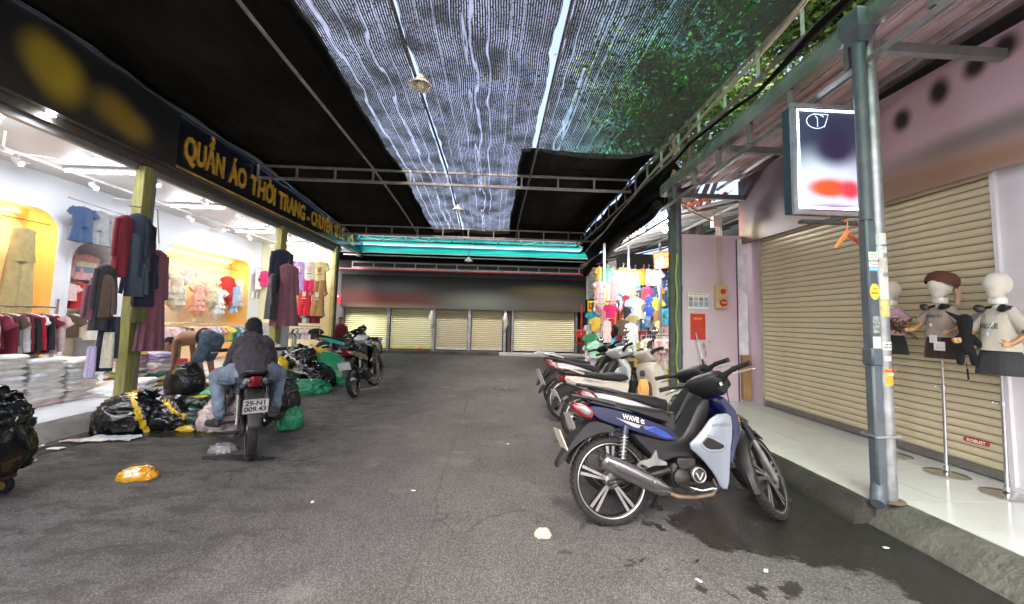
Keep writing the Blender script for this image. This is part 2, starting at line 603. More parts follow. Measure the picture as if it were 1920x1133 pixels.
# far kerb and step below the shutters
MB().box(-6.3, .25, 14.95, 15.6, -.02, .12, ch=.01).build('kerb', concrete, kind='structure')
MB().box(.25, 3.6, 14.9, 15.6, -.02, .09, ch=.01).build('kerb', M('pale_step_concrete', (.5, .5, .48), .8, dirt=(.2, .19, .17)), kind='structure')

# ================================================================ NET CANOPY
def net_material(name, tint_l, tint_r, dens, u_split=(.0, 1.0), hole_bias=.0):
    """woven shade net: strands and gaps, real transparency through the gaps"""
    m = bpy.data.materials.new(name)
    m.use_nodes = True
    nt = m.node_tree; N, L = nt.nodes, nt.links
    out = N['Material Output']; N.remove(N['Principled BSDF'])
    uv = N.new('ShaderNodeUVMap')
    sep = N.new('ShaderNodeSeparateXYZ'); L.new(uv.outputs[0], sep.inputs[0])
    def mt(op, *a):
        n = N.new('ShaderNodeMath'); n.operation = op
        for i, v in enumerate(a):
            if isinstance(v, (int, float)): n.inputs[i].default_value = v
            else: L.new(v, n.inputs[i])
        return n.outputs[0]
    def nz(scale, st, detail=3):
        mp = N.new('ShaderNodeMapping'); mp.inputs['Scale'].default_value = st
        L.new(uv.outputs[0], mp.inputs[0])
        n = N.new('ShaderNodeTexNoise'); n.inputs['Scale'].default_value = scale; n.inputs['Detail'].default_value = detail
        L.new(mp.outputs[0], n.inputs[0]); return n.outputs[0]
    def rng(x, a, b, c, d):
        r = N.new('ShaderNodeMapRange')
        for i, v in enumerate((a, b, c, d)): r.inputs[i + 1].default_value = v
        L.new(x, r.inputs[0]); return r.outputs[0]
    # uv in metres: u across (x), v along (y)
    wob = mt('MULTIPLY', mt('SUBTRACT', nz(1.0, (.5, .9, 1), 2), .5), .14)
    u = mt('ADD', sep.outputs[0], wob)
    fine = mt('SINE', mt('MULTIPLY', u, 2 * math.pi / .026))
    f1 = rng(fine, .30 - dens, .55 - dens, 0, 1)
    wide = mt('SINE', mt('MULTIPLY', mt('ADD', u, mt('MULTIPLY', nz(2.0, (3, .01, 1), 1), .35)), 2 * math.pi / .19))
    f2 = rng(wide, .965, .993, 0, .9)
    cross = nz(26, (2.2, 1.3, 1), 3)
    f3 = rng(cross, .40, .50, .12, 1)
    patch = rng(nz(2.4, (1, .8, 1), 6), .36, .6, .22, 1)
    gap = mt('MULTIPLY', mt('MULTIPLY', f1, f3), patch)
    gap = mt('MAXIMUM', gap, mt('MULTIPLY', f2, rng(nz(9, (.6, .35, 1), 3), .3, .6, .45, 1)))
    gap = mt('MINIMUM', mt('ADD', gap, hole_bias), 1.0)
    tr = N.new('ShaderNodeBsdfTransparent')
    cm = N.new('ShaderNodeMix'); cm.data_type = 'RGBA'
    L.new(rng(mt('ADD', sep.outputs[0], mt('MULTIPLY', nz(.8, (1, 1, 1), 2), .6)), u_split[0], u_split[1], 0, 1), cm.inputs[0])
    cm.inputs[6].default_value = (*tint_l, 1); cm.inputs[7].default_value = (*tint_r, 1)
    L.new(cm.outputs[2], tr.inputs[0])
    df = N.new('ShaderNodeBsdfDiffuse'); df.inputs[0].default_value = (.006, .006, .006, 1)
    tl = N.new('ShaderNodeBsdfTranslucent'); tl.inputs[0].default_value = (.004, .0045, .004, 1)
    ad = N.new('ShaderNodeAddShader'); L.new(df.outputs[0], ad.inputs[0]); L.new(tl.outputs[0], ad.inputs[1])
    mx = N.new('ShaderNodeMixShader')
    L.new(gap, mx.inputs[0]); L.new(ad.outputs[0], mx.inputs[1]); L.new(tr.outputs[0], mx.inputs[2])
    L.new(mx.outputs[0], out.inputs[0])
    MATS[name] = m
    return m
def sheet(name, x0, x1, y0, y1, zf, mat, nu, nv, label, cat, group=None, x_ragged=0):
    mb = MB()
    def fn(u, v):
        x = x0 + (x1 - x0) * u; y = y0 + (y1 - y0) * v
        if x_ragged:
            e = x_ragged * noise.noise((y * 1.3, x0, 3.3)) + x_ragged * .5 * noise.noise((y * 5, x1, 1.3))
            x += e * (1 if u in (0, 1) else 1)
        return (x, y, zf(x, y))
    mb.grid(fn, nu, nv)
    me = mb.mesh(name, 3.2, fix=False)
    lay = me.uv_layers.new(name='UVMap')
    for lp in me.loops:
        c = me.vertices[lp.vertex_index].co
        lay.data[lp.index].uv = (c.x, c.y)
    return link(name, me, mat, None, label, cat, group)
BAYS = [0.8, 4.4, 8.1, 12.2, 13.6]
PURL = [-5.0, -2.55, -1.05, .68, 2.8]
def sag(x, y, amp=.09):
    # fabric hangs between purlins and trusses
    def bump(t, ks):
        for a, b in zip(ks, ks[1:]):
            if a <= t <= b:
                s = (t - a) / (b - a); return 4 * s * (1 - s)
        return 0
    return -amp * bump(x, PURL) * (.45 + .55 * bump(y, BAYS)) + .03 * noise.noise((x * 1.5, y * 1.2, 0)) + .012 * noise.noise((x * 5, y * 4, 2)) - .06 * max(0.0, y - 8)
ZC = 4.46
net_a = net_material('grey_shade_net', (.86, .775, .70), (.86, .75, .71), .10, (-2, .4))
net_b = net_material('green_shade_net', (.95, .84, .78), (.26, .62, .38), .0, (.9, 2.2))
tarp = M('black_tarpaulin', (.0065, .006, .005), .85, var=.6, scale=2.5, bump=.6, bscale=9, dirt=(.016, .0145, .011), dscale=1.2, damt=.8, stretch=(1, .5, 1))
tarp.node_tree.nodes['Principled BSDF'].inputs['Specular IOR Level'].default_value = .08
sheet('shade_net', -2.12, -1.10, -1.5, 12.6, lambda x, y: ZC + sag(x, y, .10), net_a, 24, 200, 'pale shade net strip between the black tarpaulin and the lamp purlin', 'shade net', x_ragged=.03)
sheet('shade_net', -1.02, .60, -1.5, 12.6, lambda x, y: ZC + sag(x, y, .10), net_a, 60, 200, 'pale grey shade net letting white sky through above the middle of the lane', 'shade net', x_ragged=.05)
sheet('shade_net', .70, 2.85, -1.5, 6.95, lambda x, y: ZC + sag(x, y, .12), net_b, 50, 130, 'green tinged shade net overhead on the motorbike side of the lane', 'shade net', x_ragged=.03)
sheet('tarpaulin', -4.82, -2.0, -1.5, 13.5, lambda x, y: ZC + .035 + sag(x, y, .07), tarp, 40, 120, 'black tarpaulin roof stretched over the lane beside the gold lettered sign', 'tarpaulin', x_ragged=.05)
sheet('tarpaulin', .42, 2.9, 6.9, 13.5, lambda x, y: ZC + .04 + sag(x, y, .08), tarp, 30, 60, 'black tarpaulin patch at the far right of the canopy behind the green net', 'tarpaulin', x_ragged=.06)
sheet('tarpaulin', -2.15, .6, 12.55, 13.55, lambda x, y: ZC + .05 + sag(x, y, .05), tarp, 24, 14, 'short black tarpaulin strip closing the far end of the pale net', 'tarpaulin', x_ragged=.04)
net_c = net_material('dense_black_net', (.9, .93, 1), (.9, .93, 1), -.62, (-6, -4))
sheet('shade_net', -5.25, -4.72, -1.5, 13.5, lambda x, y: ZC + .02 + sag(x, y, .1), net_c, 24, 160, 'narrow dark net strip with specks of sky along the top of the black shop signs', 'shade net', x_ragged=.07)

# purlins, trusses, rails
for i, (x, lab) in enumerate(((-2.55, 'long thin roof purlin under the black tarpaulin on the shop side'), (-1.05, 'roof purlin down the middle of the lane carrying the hanging lamps'), (.68, 'roof purlin at the edge between pale net and green net'))):
    pts = [(x + .015 * math.sin(y * .8 + i), y, ZC - .045 + .012 * math.sin(y * 1.3) - .06 * max(0.0, y - 8)) for y in [-1.5 + k * .5 for k in range(31)]]
    MB().tube(pts, .021, 8).build('purlin', dark_steel if i != 0 else grey_steel, label=lab, cat='roof beam')
def truss(y, x0, x1, z, h, step, label, slope=0, mat=grey_steel, zig=False):
    t = thing('roof_truss', label, 'roof truss', ((x0 + x1) / 2, y, z))
    cx = (x0 + x1) / 2
    n = int((x1 - x0) / step)
    MB().box(x0 - cx, x1 - cx, -.02, .02, -.02, .02).build('top_chord', mat, t, smooth=0)
    MB().box(x0 - cx, x1 - cx, -.025, .025, -h - .03, -h + .02).build('bottom_chord', mat, t, smooth=0)
    me = MB().box(-.018, .018, -.018, .018, -h + .02, -.02).mesh('strut', 0)
    for k in range(n + 1):
        link('strut', me, mat, t, loc=(x0 - cx + .02 + (x1 - x0 - .04) * k / n, 0, 0))
    if zig:
        for k in range(n):
            a, b = x0 - cx + (x1 - x0) * k / n, x0 - cx + (x1 - x0) * (k + 1) / n
            MB().tube([(a, 0, -h if k % 2 else 0), (b, 0, 0 if k % 2 else -h)], .012, 6).build('diagonal', mat, t)
    return t
truss(8.1, -4.9, 2.85, 4.40, .25, .74, 'nearest steel truss crossing the lane overhead, below the net')
truss(12.2, -4.8, 3.1, 4.15, .26, .72, 'second steel truss crossing the lane overhead, behind the first')
truss(13.62, -4.7, 3.3, 4.13, .17, .8, 'dark zigzag truss silhouetted against the turquoise roof strip', mat=dark_steel, zig=True)
truss(15.1, -5.4, 3.3, 3.40, .2, .75, 'low steel truss just above the red water pipe at the lane end')
# right side rail truss running along the lane
def rail_truss(label, x, y0, y1, z0, z1, h, step, mat):
    t = thing('roof_truss', label, 'roof truss', (x, y0, z0))
    L_ = y1 - y0; dz = z1 - z0
    def bar(a, b, s=.022):
        mb = MB(); mb.tube([a, b], s * 1.3, 4); return mb
    bar((0, 0, 0), (0, L_, dz)).build('top_chord', mat, t, smooth=0)
    bar((0, 0, -h), (0, L_, dz - h)).build('bottom_chord', mat, t, smooth=0)
    n = int(L_ / step)
    me = bar((0, 0, -h), (0, 0, 0), .016).mesh('strut', 0)
    for k in range(n + 1):
        link('strut', me, mat, t, loc=(0, L_ * k / n, dz * k / n))
    return t
rail_truss('steel edge truss under the rim of the green net above the motorbikes', 2.83, -1, 13.4, 4.5, 4.25, .33, .62, grey_steel)

# turquoise translucent sheet and dark eave at the lane end
m = bpy.data.materials.new('turquoise_translucent_sheet'); m.use_nodes = True
nt = m.node_tree; N, L = nt.nodes, nt.links
b = N['Principled BSDF']; b.inputs['Base Color'].default_value = (.03, .42, .36, 1); b.inputs['Roughness'].default_value = .5
tl = N.new('ShaderNodeBsdfTranslucent'); tp = N.new('ShaderNodeBsdfTransparent')
nz_ = N.new('ShaderNodeTexNoise'); nz_.inputs['Scale'].default_value = 6; nz_.inputs['Detail'].default_value = 6
cr = N.new('ShaderNodeMapRange'); cr.inputs[1].default_value = .35; cr.inputs[2].default_value = .65; cr.inputs[3].default_value = .55; cr.inputs[4].default_value = 1.15
L.new(nz_.outputs[0], cr.inputs[0])
vs = N.new('ShaderNodeVectorMath'); vs.operation = 'SCALE'; vs.inputs[0].default_value = (.010, .20, .165); L.new(cr.outputs[0], vs.inputs['Scale'])
L.new(vs.outputs[0], tl.inputs[0]); L.new(vs.outputs[0], tp.inputs[0])
m1 = N.new('ShaderNodeMixShader'); m1.inputs[0].default_value = .35; L.new(tl.outputs[0], m1.inputs[1]); L.new(tp.outputs[0], m1.inputs[2])
m2 = N.new('ShaderNodeMixShader'); m2.inputs[0].default_value = .9; L.new(b.outputs[0], m2.inputs[1]); L.new(m1.outputs[0], m2.inputs[2])
L.new(m2.outputs[0], N['Material Output'].inputs[0])
teal = m
def eave(name, ys, zs, x0, x1, mat, label, cat, n=60, amp=.02):
    mb = MB()
    k = len(ys) - 1
    def fn(u, v):
        t = v * k; i = min(int(t), k - 1); s = t - i
        x = x0 + (x1 - x0) * u
        return (x, ys[i] + (ys[i + 1] - ys[i]) * s, zs[i] + (zs[i + 1] - zs[i]) * s + amp * noise.noise((x * 1.2, v * 2, 4)))
    mb.grid(fn, n, k * 4)
    return mb.build(name, mat, None, 3, False, label=label, cat=cat)
eave('roof_sheet', [13.9, 14.0, 14.45], [4.36, 4.14, 4.02], -5.1, 3.75, teal, 'translucent turquoise roof strip glowing above the far shutters', 'roof sheet')
eave('roof_sheet', [14.42, 14.5, 14.85], [3.94, 3.88, 3.76], -5.1, 3.75, teal, 'lower fold of the translucent turquoise roof strip at the lane end', 'roof sheet')
eave('roof_sheet', [14.8, 15.8], [3.72, 3.5], -6.2, 4.4, tarp, 'black tarpaulin eave between turquoise strip and far signboard', 'tarpaulin')
MB().tube([(-5.6, 14.75, 3.62), (3.6, 14.75, 3.60)], .02, 8).build('purlin', grey_steel, label='thin grey bar under the black eave at the lane end', cat='roof beam')

# ================================================================ LEFT SHOP ROW
XS = -4.95
sign_black = M('black_acrylic', (.012, .014, .022), .22, var=.25, scale=3, coat=.3)
gold = M('gold_foil_lettering', (.85, .52, .07), .30, .35, var=.35, scale=9, bump=.2, bscale=30)
gold_trim = M('gold_trim', (.62, .38, .07), .4, .3, var=.4, scale=5)
olive = M('weathered_olive_steel', (.34, .32, .10), .55, .2, var=.25, scale=6, stretch=(6, 6, .6), dirt=(.15, .14, .07), dscale=4, damt=.7)
wall_lilac = M('shop_wall_paint', (.70, .73, .80), .6, var=.04, scale=2)
ceil_m = M('shop_ceiling_panel', (.55, .56, .57), .45, var=.06, scale=2)
sh = thing('clothes_shop', 'brightly lit clothes shop with open front on the left of the lane', 'shop', (-6.2, 7, 0))
def P(mb, name, mat, par=sh, **k):
    T = Matrix.Translation(-Vector(par.location))
    return mb.build(name, mat, par, T=T, **k)
# niches are real recesses behind the wall: the wall is built round them
NW = -7.5
def wall_with_niches(x, y0, y1, z0, z1, holes):
    """holes: (ya, yb, za, zb, r) rounded on the top corners"""
    bm = bmesh.new()
    outer = [bm.verts.new((x, y, z)) for y, z in ((y0, z0), (y1, z0), (y1, z1), (y0, z1))]
    edges = [bm.edges.new((outer[i], outer[(i + 1) % 4])) for i in range(4)]
    polys = []
    for (ya, yb, za, zb, r) in holes:
        p = [(ya, za), (yb, za)]
        for k in range(9): a = k / 8 * math.pi / 2; p.append((yb - r + r * math.cos(a), zb - r + r * math.sin(a)))
        for k in range(9): a = math.pi / 2 + k / 8 * math.pi / 2; p.append((ya + r + r * math.cos(a), zb - r + r * math.sin(a)))
        polys.append(p)
        vs = [bm.verts.new((x, *q)) for q in p]
        edges += [bm.edges.new((vs[i], vs[(i + 1) % len(vs)])) for i in range(len(vs))]
    bmesh.ops.triangle_fill(bm, edges=edges, use_beauty=True)
    me = bpy.data.meshes.new('wall')
    bm.to_mesh(me); bm.free()
    me.transform(Matrix.Translation(-Vector(sh.location)))
    return me, polys
HOLES = [(4.6, 7.05, .3, 3.02, .38), (7.30, 8.05, .16, 2.62, .35), (9.25, 12.42, .16, 2.93, .34)]
me, polys = wall_with_niches(NW, .6, 13.0, .15, 3.62, HOLES)
link('wall', me, wall_lilac, sh)
orange = M('orange_niche_lining', (.84, .54, .17), .45, var=.05)
cream = M('niche_cream_wall', (.82, .70, .52), .6, var=.05)
for i, p in enumerate(polys):
    dep = .55
    q = inset(p, .002)
    mb = MB(); mb.rings([[(NW - .06, *a) for a in inset(p, .002)], [(NW + .012, *a) for a in inset(p, .002)], [(NW + .012, *a) for a in inset(p, -.045)], [(NW + .001, *a) for a in inset(p, -.06)]], False, False)
    P(mb, 'niche_rim', wall_lilac, smooth=.5)
    mb = MB(); mb.rings([[(NW - .001, *a) for a in inset(p, .003)], [(NW - dep, *a) for a in inset(p, .003)]], False, False)
    P(mb, 'niche_lining', orange if i != 1 else wall_lilac, smooth=.5)
    mb = MB(); mb.rings([[(NW - dep + .002, *a) for a in inset(p, .004)], [(NW - dep - .01, *a) for a in inset(p, .004)]], True, True)
    P(mb, 'niche_back', cream, smooth=.5)
P(MB().box(-8.15, -4.85, .4, .58, .15, 3.62), 'end_wall', wall_lilac, smooth=0)
P(MB().box(-8.2, -5.12, 12.95, 13.1, .0, 3.62), 'end_wall', M('cream_slat_board', (.72, .70, .45), .6, var=.05), smooth=0)
for k in range(24):
    P(MB().box(-6.7, -5.18, 12.935, 12.95, 1.0 + k * .105, 1.0 + k * .105 + .085), 'slat', MATS['cream_slat_board'], smooth=0)
P(MB().box(-8.2, -5.08, .4, 13.1, 3.62, 3.68), 'ceiling', ceil_m, smooth=0)
P(MB().box(-5.22, -5.05, .4, 13.1, 3.48, 3.61), 'lintel', M('bronze_aluminium', (.10, .085, .07), .45, .6, var=.2), smooth=0)
P(MB().box(-5.2, -5.12, .4, 13.1, 3.40, 3.48), 'shutter_box_edge', M('grey_shutter_guide', (.2, .2, .2), .5, .4), smooth=0)
P(MB().box(-8.25, -8.16, .4, 13.1, .1, 3.62), 'rear_wall', wall_lilac, smooth=0)
# upper facade behind the signs (keeps the sky out above the shops)
MB().box(-9.5, -5.16, -2, 13.2, 3.70, 3.9).build('shop_roof', M('roof_grime', (.05, .05, .05), .8), kind='structure', smooth=0)
# posts
for (y0, y1, lab) in ((5.74, 5.98, 'olive steel post hung with dark garments, nearest post of the shop front'), (9.42, 9.72, 'second olive steel post with plum dress hung on it')):
    t = thing('shopfront_post', lab, 'post', (-5.1, (y0 + y1) / 2, .02))
    h = (y1 - y0) / 2
    MB().box(-.07, .07, -h, h * .2, 0, 3.44, ch=.006).build('post_shell', olive, t, smooth=0)
    MB().box(-.06, .05, h * .22, h, 0, 3.44, ch=.006).build('post_shell', M('grey_olive_steel', (.2, .2, .15), .55, .2, var=.3, scale=4, stretch=(5, 5, .6)), t, smooth=0)
    MB().box(.0705, .078, -h * .55, -h * .45, .0, 3.44).build('rib', olive, t, smooth=0)
    MB().box(.0705, .078, -h * .1, 0, .0, 3.44).build('rib', olive, t, smooth=0)
t = thing('shopfront_post', 'pale yellow door post at the far end of the lit shop', 'post', (-5.1, 12.72, .02))
MB().box(-.05, .05, -.06, .06, 0, 3.55).build('post_shell', M('yellow_powder_coat', (.62, .60, .25), .5), t, smooth=0)
MB().box(-.07, .07, .08, .2, 0, 3.55).build('post_shell', dark_steel, t, smooth=0)
# signs
def blob_board(name, label, mb, mat, axes, cat='shop sign'):
    me = mb.mesh(name, 0)
    uvbox(me, axes)
    return link(name, me, mat, None, label, cat)
sm = print_mat('smudged_gold_print', (.006, .006, .009), [(.5, .0, .9, .35, (.022, .017, .014), .8), (.665, .40, .045, .24, (.42, .30, .015), .75), (.625, .50, .035, .20, (.33, .25, .015), .8), (.79, .36, .05, .18, (.24, .16, .02), .8), (.85, .27, .045, .16, (.28, .19, .02), .8)], .5)
s1 = blob_board('shop_sign', 'large black sign with soft golden smudges, nearest sign on the left', MB().box(-5.0, -4.9, 1.2, 6.1, 3.56, 4.60), sm, (1, 2))
MB().box(-4.9, -4.893, 1.2, 6.1, 4.555, 4.6).build('gold_border', gold_trim, s1, smooth=0)
s2 = MB().box(-5.0, -4.94, 6.13, 14.6, 3.60, 4.56).build('shop_sign', sign_black, None, 0, label='long black sign reading QUẦN ÁO THỜI TRANG in gold letters above the shop', cat='shop sign')
MB().box(-4.94, -4.932, 6.13, 14.6, 4.52, 4.56).build('gold_border', gold_trim, s2, smooth=0)
MB().box(-4.94, -4.932, 6.13, 14.6, 3.60, 3.635).build('gold_border', gold_trim, s2, smooth=0)
gold_dk = M('gold_letter_edge', (.25, .13, .02), .5, .5)
for wd, ya, yb, zc, sz in (('QUẦN', 6.26, 7.18, 4.00, .50), ('ÁO', 7.32, 7.82, 4.0, .50), ('THỜI', 7.96, 8.86, 3.99, .50), ('TRANG', 9.0, 10.25, 3.99, .5), ('-', 10.38, 10.5, 3.97, .5), ('CHUYÊN', 10.62, 11.98, 3.99, .48), ('SỈ', 12.16, 12.42, 3.99, .46), ('LẺ', 12.52, 12.95, 3.99, .46), ('SLL', 13.15, 13.85, 3.99, .44)):
    sz *= 1.06; zc -= .04
    me = text_mesh(wd, sz, .015, 1, .01)
    xs = [v.co.x for v in me.vertices]
    w = max(xs) - min(xs); c = (max(xs) + min(xs)) / 2
    F = frame((-4.928, (ya + yb) / 2, zc), (0, 1, 0), (0, 0, 1)) @ Matrix.Diagonal(((yb - ya) / w, 1, 1, 1)) @ Matrix.Translation((-c, 0, 0))
    me.transform(F); me.name = 'lettering'
    link('lettering', me, gold, s2)
    me2 = text_mesh(wd, sz, .022, 1, .004)
    me2.transform(Matrix.Translation((-.012, 0, 0)) @ F); me2.name = 'letter_edge'
    link('letter_edge', me2, gold_dk, s2)
MB().box(-5.1, -4.96, 14.62, 14.9, 3.55, 4.5).build('sign_end_box', M('slate_metal', (.06, .08, .09), .4, .3), None, 0, label='slate coloured box closing the far end of the gold lettered sign', cat='sign box')
# clutter between fascia and net: rolled net and steel brackets
for k in range(26):
    y = 1.8 + k * .5
    mb = MB().box(-5.08, -4.98, y, y + .16, 4.61, 4.72)
    mb.build('sign_bracket', grey_steel, None, 0, label='steel bracket on top of the black signs, number %d from the near end' % (k + 1), cat='bracket', group='brackets along the top of the black signs')
for y, w in ((4.6, .5), (5.3, .6), (8.0, .3), (11.6, .5)):
    MB().tube([(-4.86, y, 4.66), (-4.80, y + w, 4.655)], .012, 8).build('light_strip', M('pale_conduit', (.7, .78, .85), .4), None, label='short pale conduit on top of the black signs, %s' % {4.6: 'nearest', 5.3: 'second nearest', 8.0: 'above the word ÁO', 11.6: 'farthest'}[y], cat='conduit', group='short pale conduits above the black signs')
# ================================================================ RIGHT SHOP
pink = M('pink_wall_paint', (.60, .45, .53), .6, var=.05, scale=1.5, bump=.08, bscale=40, dirt=(.40, .30, .32), dscale=2.2, damt=.3)
slat_m = M('cream_shutter_slat', (.62, .53, .36), .42, .05, var=.07, scale=2, stretch=(1, 1, 3), dirt=(.36, .31, .2), dscale=2.5, damt=.35)
slat_pink = slat_m
def shutter(name, label, cx, cy, w, z0, z1, rotz, pitch, mat, base_mat=None, plate=True, par_rail=True, depth=.016):
    """roller shutter facing local -y"""
    t = thing(name, label, 'roller shutter', (cx, cy, z0), (0, 0, rotz))
    n = int((z1 - z0 - .08) / pitch)
    prof = [(-.004, 0), (-depth * .55, .10), (-depth, .3), (-depth, .62), (-depth * .6, .82), (-.004, .90), (.006, .90), (.006, 0)]
    mb = MB()
    mb.rings([[(x, p[0], p[1] * pitch) for p in prof] for x in (-w / 2, w / 2)], True, True)
    me = mb.mesh('slat', .4)
    for k in range(n):
        link('slat', me, mat, t, loc=(0, random.uniform(-.0012, .0012), .08 + k * pitch))
    MB().box(-w / 2, w / 2, .008, .014, .02, z1 - z0).build('backing', M('shutter_gap_dark', (.05, .04, .03), .9), t, smooth=0)
    MB().box(-w / 2, w / 2, -depth, .006, .005, .078, ch=.004).build('bottom_rail', base_mat or M('grey_bottom_rail', (.2, .19, .17), .5, .4), t, smooth=0)
    return t
big = shutter('roller_shutter', 'wide cream roller shutter on the right behind the mannequins', 4.22, 4.53, 2.94, .165, 2.80, -math.pi / 2, .0705, slat_m)
# handle plate and nameplate
hp = MB().box(-.05, .05, -.024, -.018, 1.02 - .165, 1.06 - .165, ch=.002).build('lock_plate', dark_steel, big, smooth=0)
hp.location = (.28, 0, 0)
for dx in (-.03, -.008, .014):
    h2 = MB().box(dx, dx + .012, -.028, -.0245, 1.03 - .165, 1.05 - .165).build('keyhole', alu, hp, smooth=0)
np_ = MB().prism(smooth_poly([(-.085, -.02), (.085, -.02), (.095, 0), (.085, .02), (-.085, .02), (-.095, 0)], 1), -.024, -.018).build('name_plate', M('red_enamel', (.45, .03, .03), .35), big, smooth=0)
np_.location = (1.22, 0, .27)
text('ROBUST', M('white_print', (.85, .85, .85), .5), np_, frame((0, -.0245, 0), (1, 0, 0), (0, 0, 1)), .036, .0005, 1, .0005)
rs = thing('shop_wall', 'pink and white wall of the closed shop on the right around the cream shutter', 'wall', (4.3, 4, 0))
def P2(mb, name, mat, par=rs, **k):
    return mb.build(name, mat, par, T=Matrix.Translation(-Vector(par.location)), **k)
P2(MB().box(4.2, 4.4, -2, 3.055, .16, 2.76), 'wall_panel', M('pale_lilac_plaster', (.62, .60, .62), .6, var=.05, bump=.1), smooth=0)
P2(MB().box(4.2, 4.4, 6.005, 6.4, .16, 2.76), 'wall_panel', pink, smooth=0)
P2(MB().box(4.17, 4.24, 5.985, 6.02, .16, 2.76), 'shutter_guide', alu, smooth=0)
P2(MB().box(4.165, 4.21, 3.045, 3.075, .16, 2.76), 'shutter_guide', M('pale_lilac_plaster', (.6, .6, .6)), smooth=0)
P2(MB().box(4.26, 4.4, 2.8, 6.2, .1, 2.8), 'shutter_backing', dark_steel, smooth=0)
P2(MB().box(4.14, 4.42, -2, 6.4, 3.80, 3.86), 'cornice', pink, smooth=0)
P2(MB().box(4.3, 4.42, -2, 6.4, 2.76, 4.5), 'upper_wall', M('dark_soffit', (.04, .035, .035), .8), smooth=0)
blobs = []
fp = []
U = lambda y: (6.35 - y) / 8.15
V = lambda z: (z - 2.72) / 1.08
fp += [(U(6.2), .6, .10, .9, (.045, .022, .03), .8), (U(5.0), .5, .10, .9, (.06, .04, .05), .8), (U(6.5), .3, .03, .25, (.30, .09, .05), .8), (U(6.0), .12, .04, .15, (.20, .12, .04), .8), (U(3.0), .30, .10, .10, (.20, .17, .15), .8), (U(4.2), .10, .12, .16, (.26, .15, .09), .8), (U(3.1), .08, .12, .12, (.28, .16, .10), .8)]
for y, z, ry in ((3.67, 3.50, .10), (3.33, 3.60, .11), (3.05, 3.66, .09), (2.85, 3.70, .09), (2.6, 3.7, .1), (4.1, 3.45, .1), (2.3, 3.7, .1)):
    fp.append((U(y), V(z), .010, ry, (.012, .01, .013), .6))
pm = print_mat('smudged_pink_print', (.50, .35, .40), fp, .5)
blob_board('shop_sign', 'pink signboard with soft dark smudges above the cream shutter on the right', MB().box(4.08, 4.13, -1.8, 6.35, 2.72, 3.80), pm, (1, 2))
# flip uv so 0 is the far end
lay = bpy.data.objects['shop_sign.002'].data.uv_layers[0]
for d in lay.data: d.uv = (1 - d.uv[0], d.uv[1])
# side wall facing the lane (pink), with posters
pw = MB().box(3.06, 4.16, 6.30, 6.40, .16, 2.86).build('side_wall', pink, None, 0, label='narrow pink wall facing the lane with posters and a fire alarm box', cat='wall')
MB().box(3.045, 3.06, 6.28, 6.41, .16, 2.87).build('corner_trim', M('pale_trim', (.6, .55, .6), .5), pw, smooth=0)
MB().box(3.99, 4.16, 6.285, 6.298, .9, 2.8).build('white_panel', M('white_panel_paint', (.75, .72, .78), .5), pw, smooth=0)
MB().box(3.985, 3.99, 6.27, 6.30, .16, 2.80).build('joint', M('dark_joint', (.1, .08, .09), .8), pw, smooth=0)
def poster(x0, x1, z0, z1, y, label, base, name='poster'):
    t = MB().box(x0, x1, y - .006, y - .001, z0, z1).build(name, base, None, 0, label=label, cat='poster')
    return t
wp = M('white_paper_print', (.75, .74, .72), .5, var=.03)
wprt = MATS['white_print']
redp = M('red_ink', (.55, .03, .03), .5)
blk = M('black_ink', (.03, .03, .03), .5)
Yw = 6.30
p1 = poster(3.15, 3.52, 1.62, 1.90, Yw, 'white fire safety poster with four small pictures on the pink wall', M('poster_frame_tan', (.55, .42, .22), .5))
MB().box(3.16, 3.51, Yw - .0085, Yw - .0065, 1.63, 1.89).build('paper', wp, p1, smooth=0)
text('TIÊU LỆNH CHỮA CHÁY', redp, p1, frame((3.335, Yw - .0095, 1.865), (1, 0, 0), (0, 0, 1)), .034, .0006, .82, .0004)
for k, c in enumerate(((.6, .06, .08), (.6, .35, .1), (.45, .08, .05), (.3, .3, .4))):
    x = 3.17 + k * .086
    MB().box(x, x + .078, Yw - .0105, Yw - .009, 1.66, 1.83).build('picture_panel', M('pale_blue_print', (.45, .5, .62), .5), p1, smooth=0)
    MB().prism([(x + .01, 1.775), (x + .068, 1.765), (x + .06, 1.80), (x + .035, 1.815), (x + .015, 1.80)], Yw - .0125, Yw - .0108).build('drawing', M('print_%d' % k, c, .5), p1, smooth=0)
    for j in range(4):
        MB().box(x + .008, x + .07, Yw - .0125, Yw - .0108, 1.675 + j * .02, 1.681 + j * .02).build('text_line', blk, p1, smooth=0)
p2 = poster(3.20, 3.45, 1.13, 1.55, Yw, 'red poster with fine gold print below the fire safety poster', M('red_poster', (.55, .045, .02), .45))
yel = M('gold_ink', (.8, .55, .1), .5)
text('NỘI QUY', yel, p2, frame((3.325, Yw - .0068, 1.47), (1, 0, 0), (0, 0, 1)), .032, .0008, 1, .0004)
for j in range(11):
    MB().box(3.225, 3.225 + random.uniform(.12, .2), Yw - .0075, Yw - .0062, 1.19 + j * .022, 1.1925 + j * .022).build('text_line', M('dark_red_ink', (.3, .05, .02), .5), p2, smooth=0)
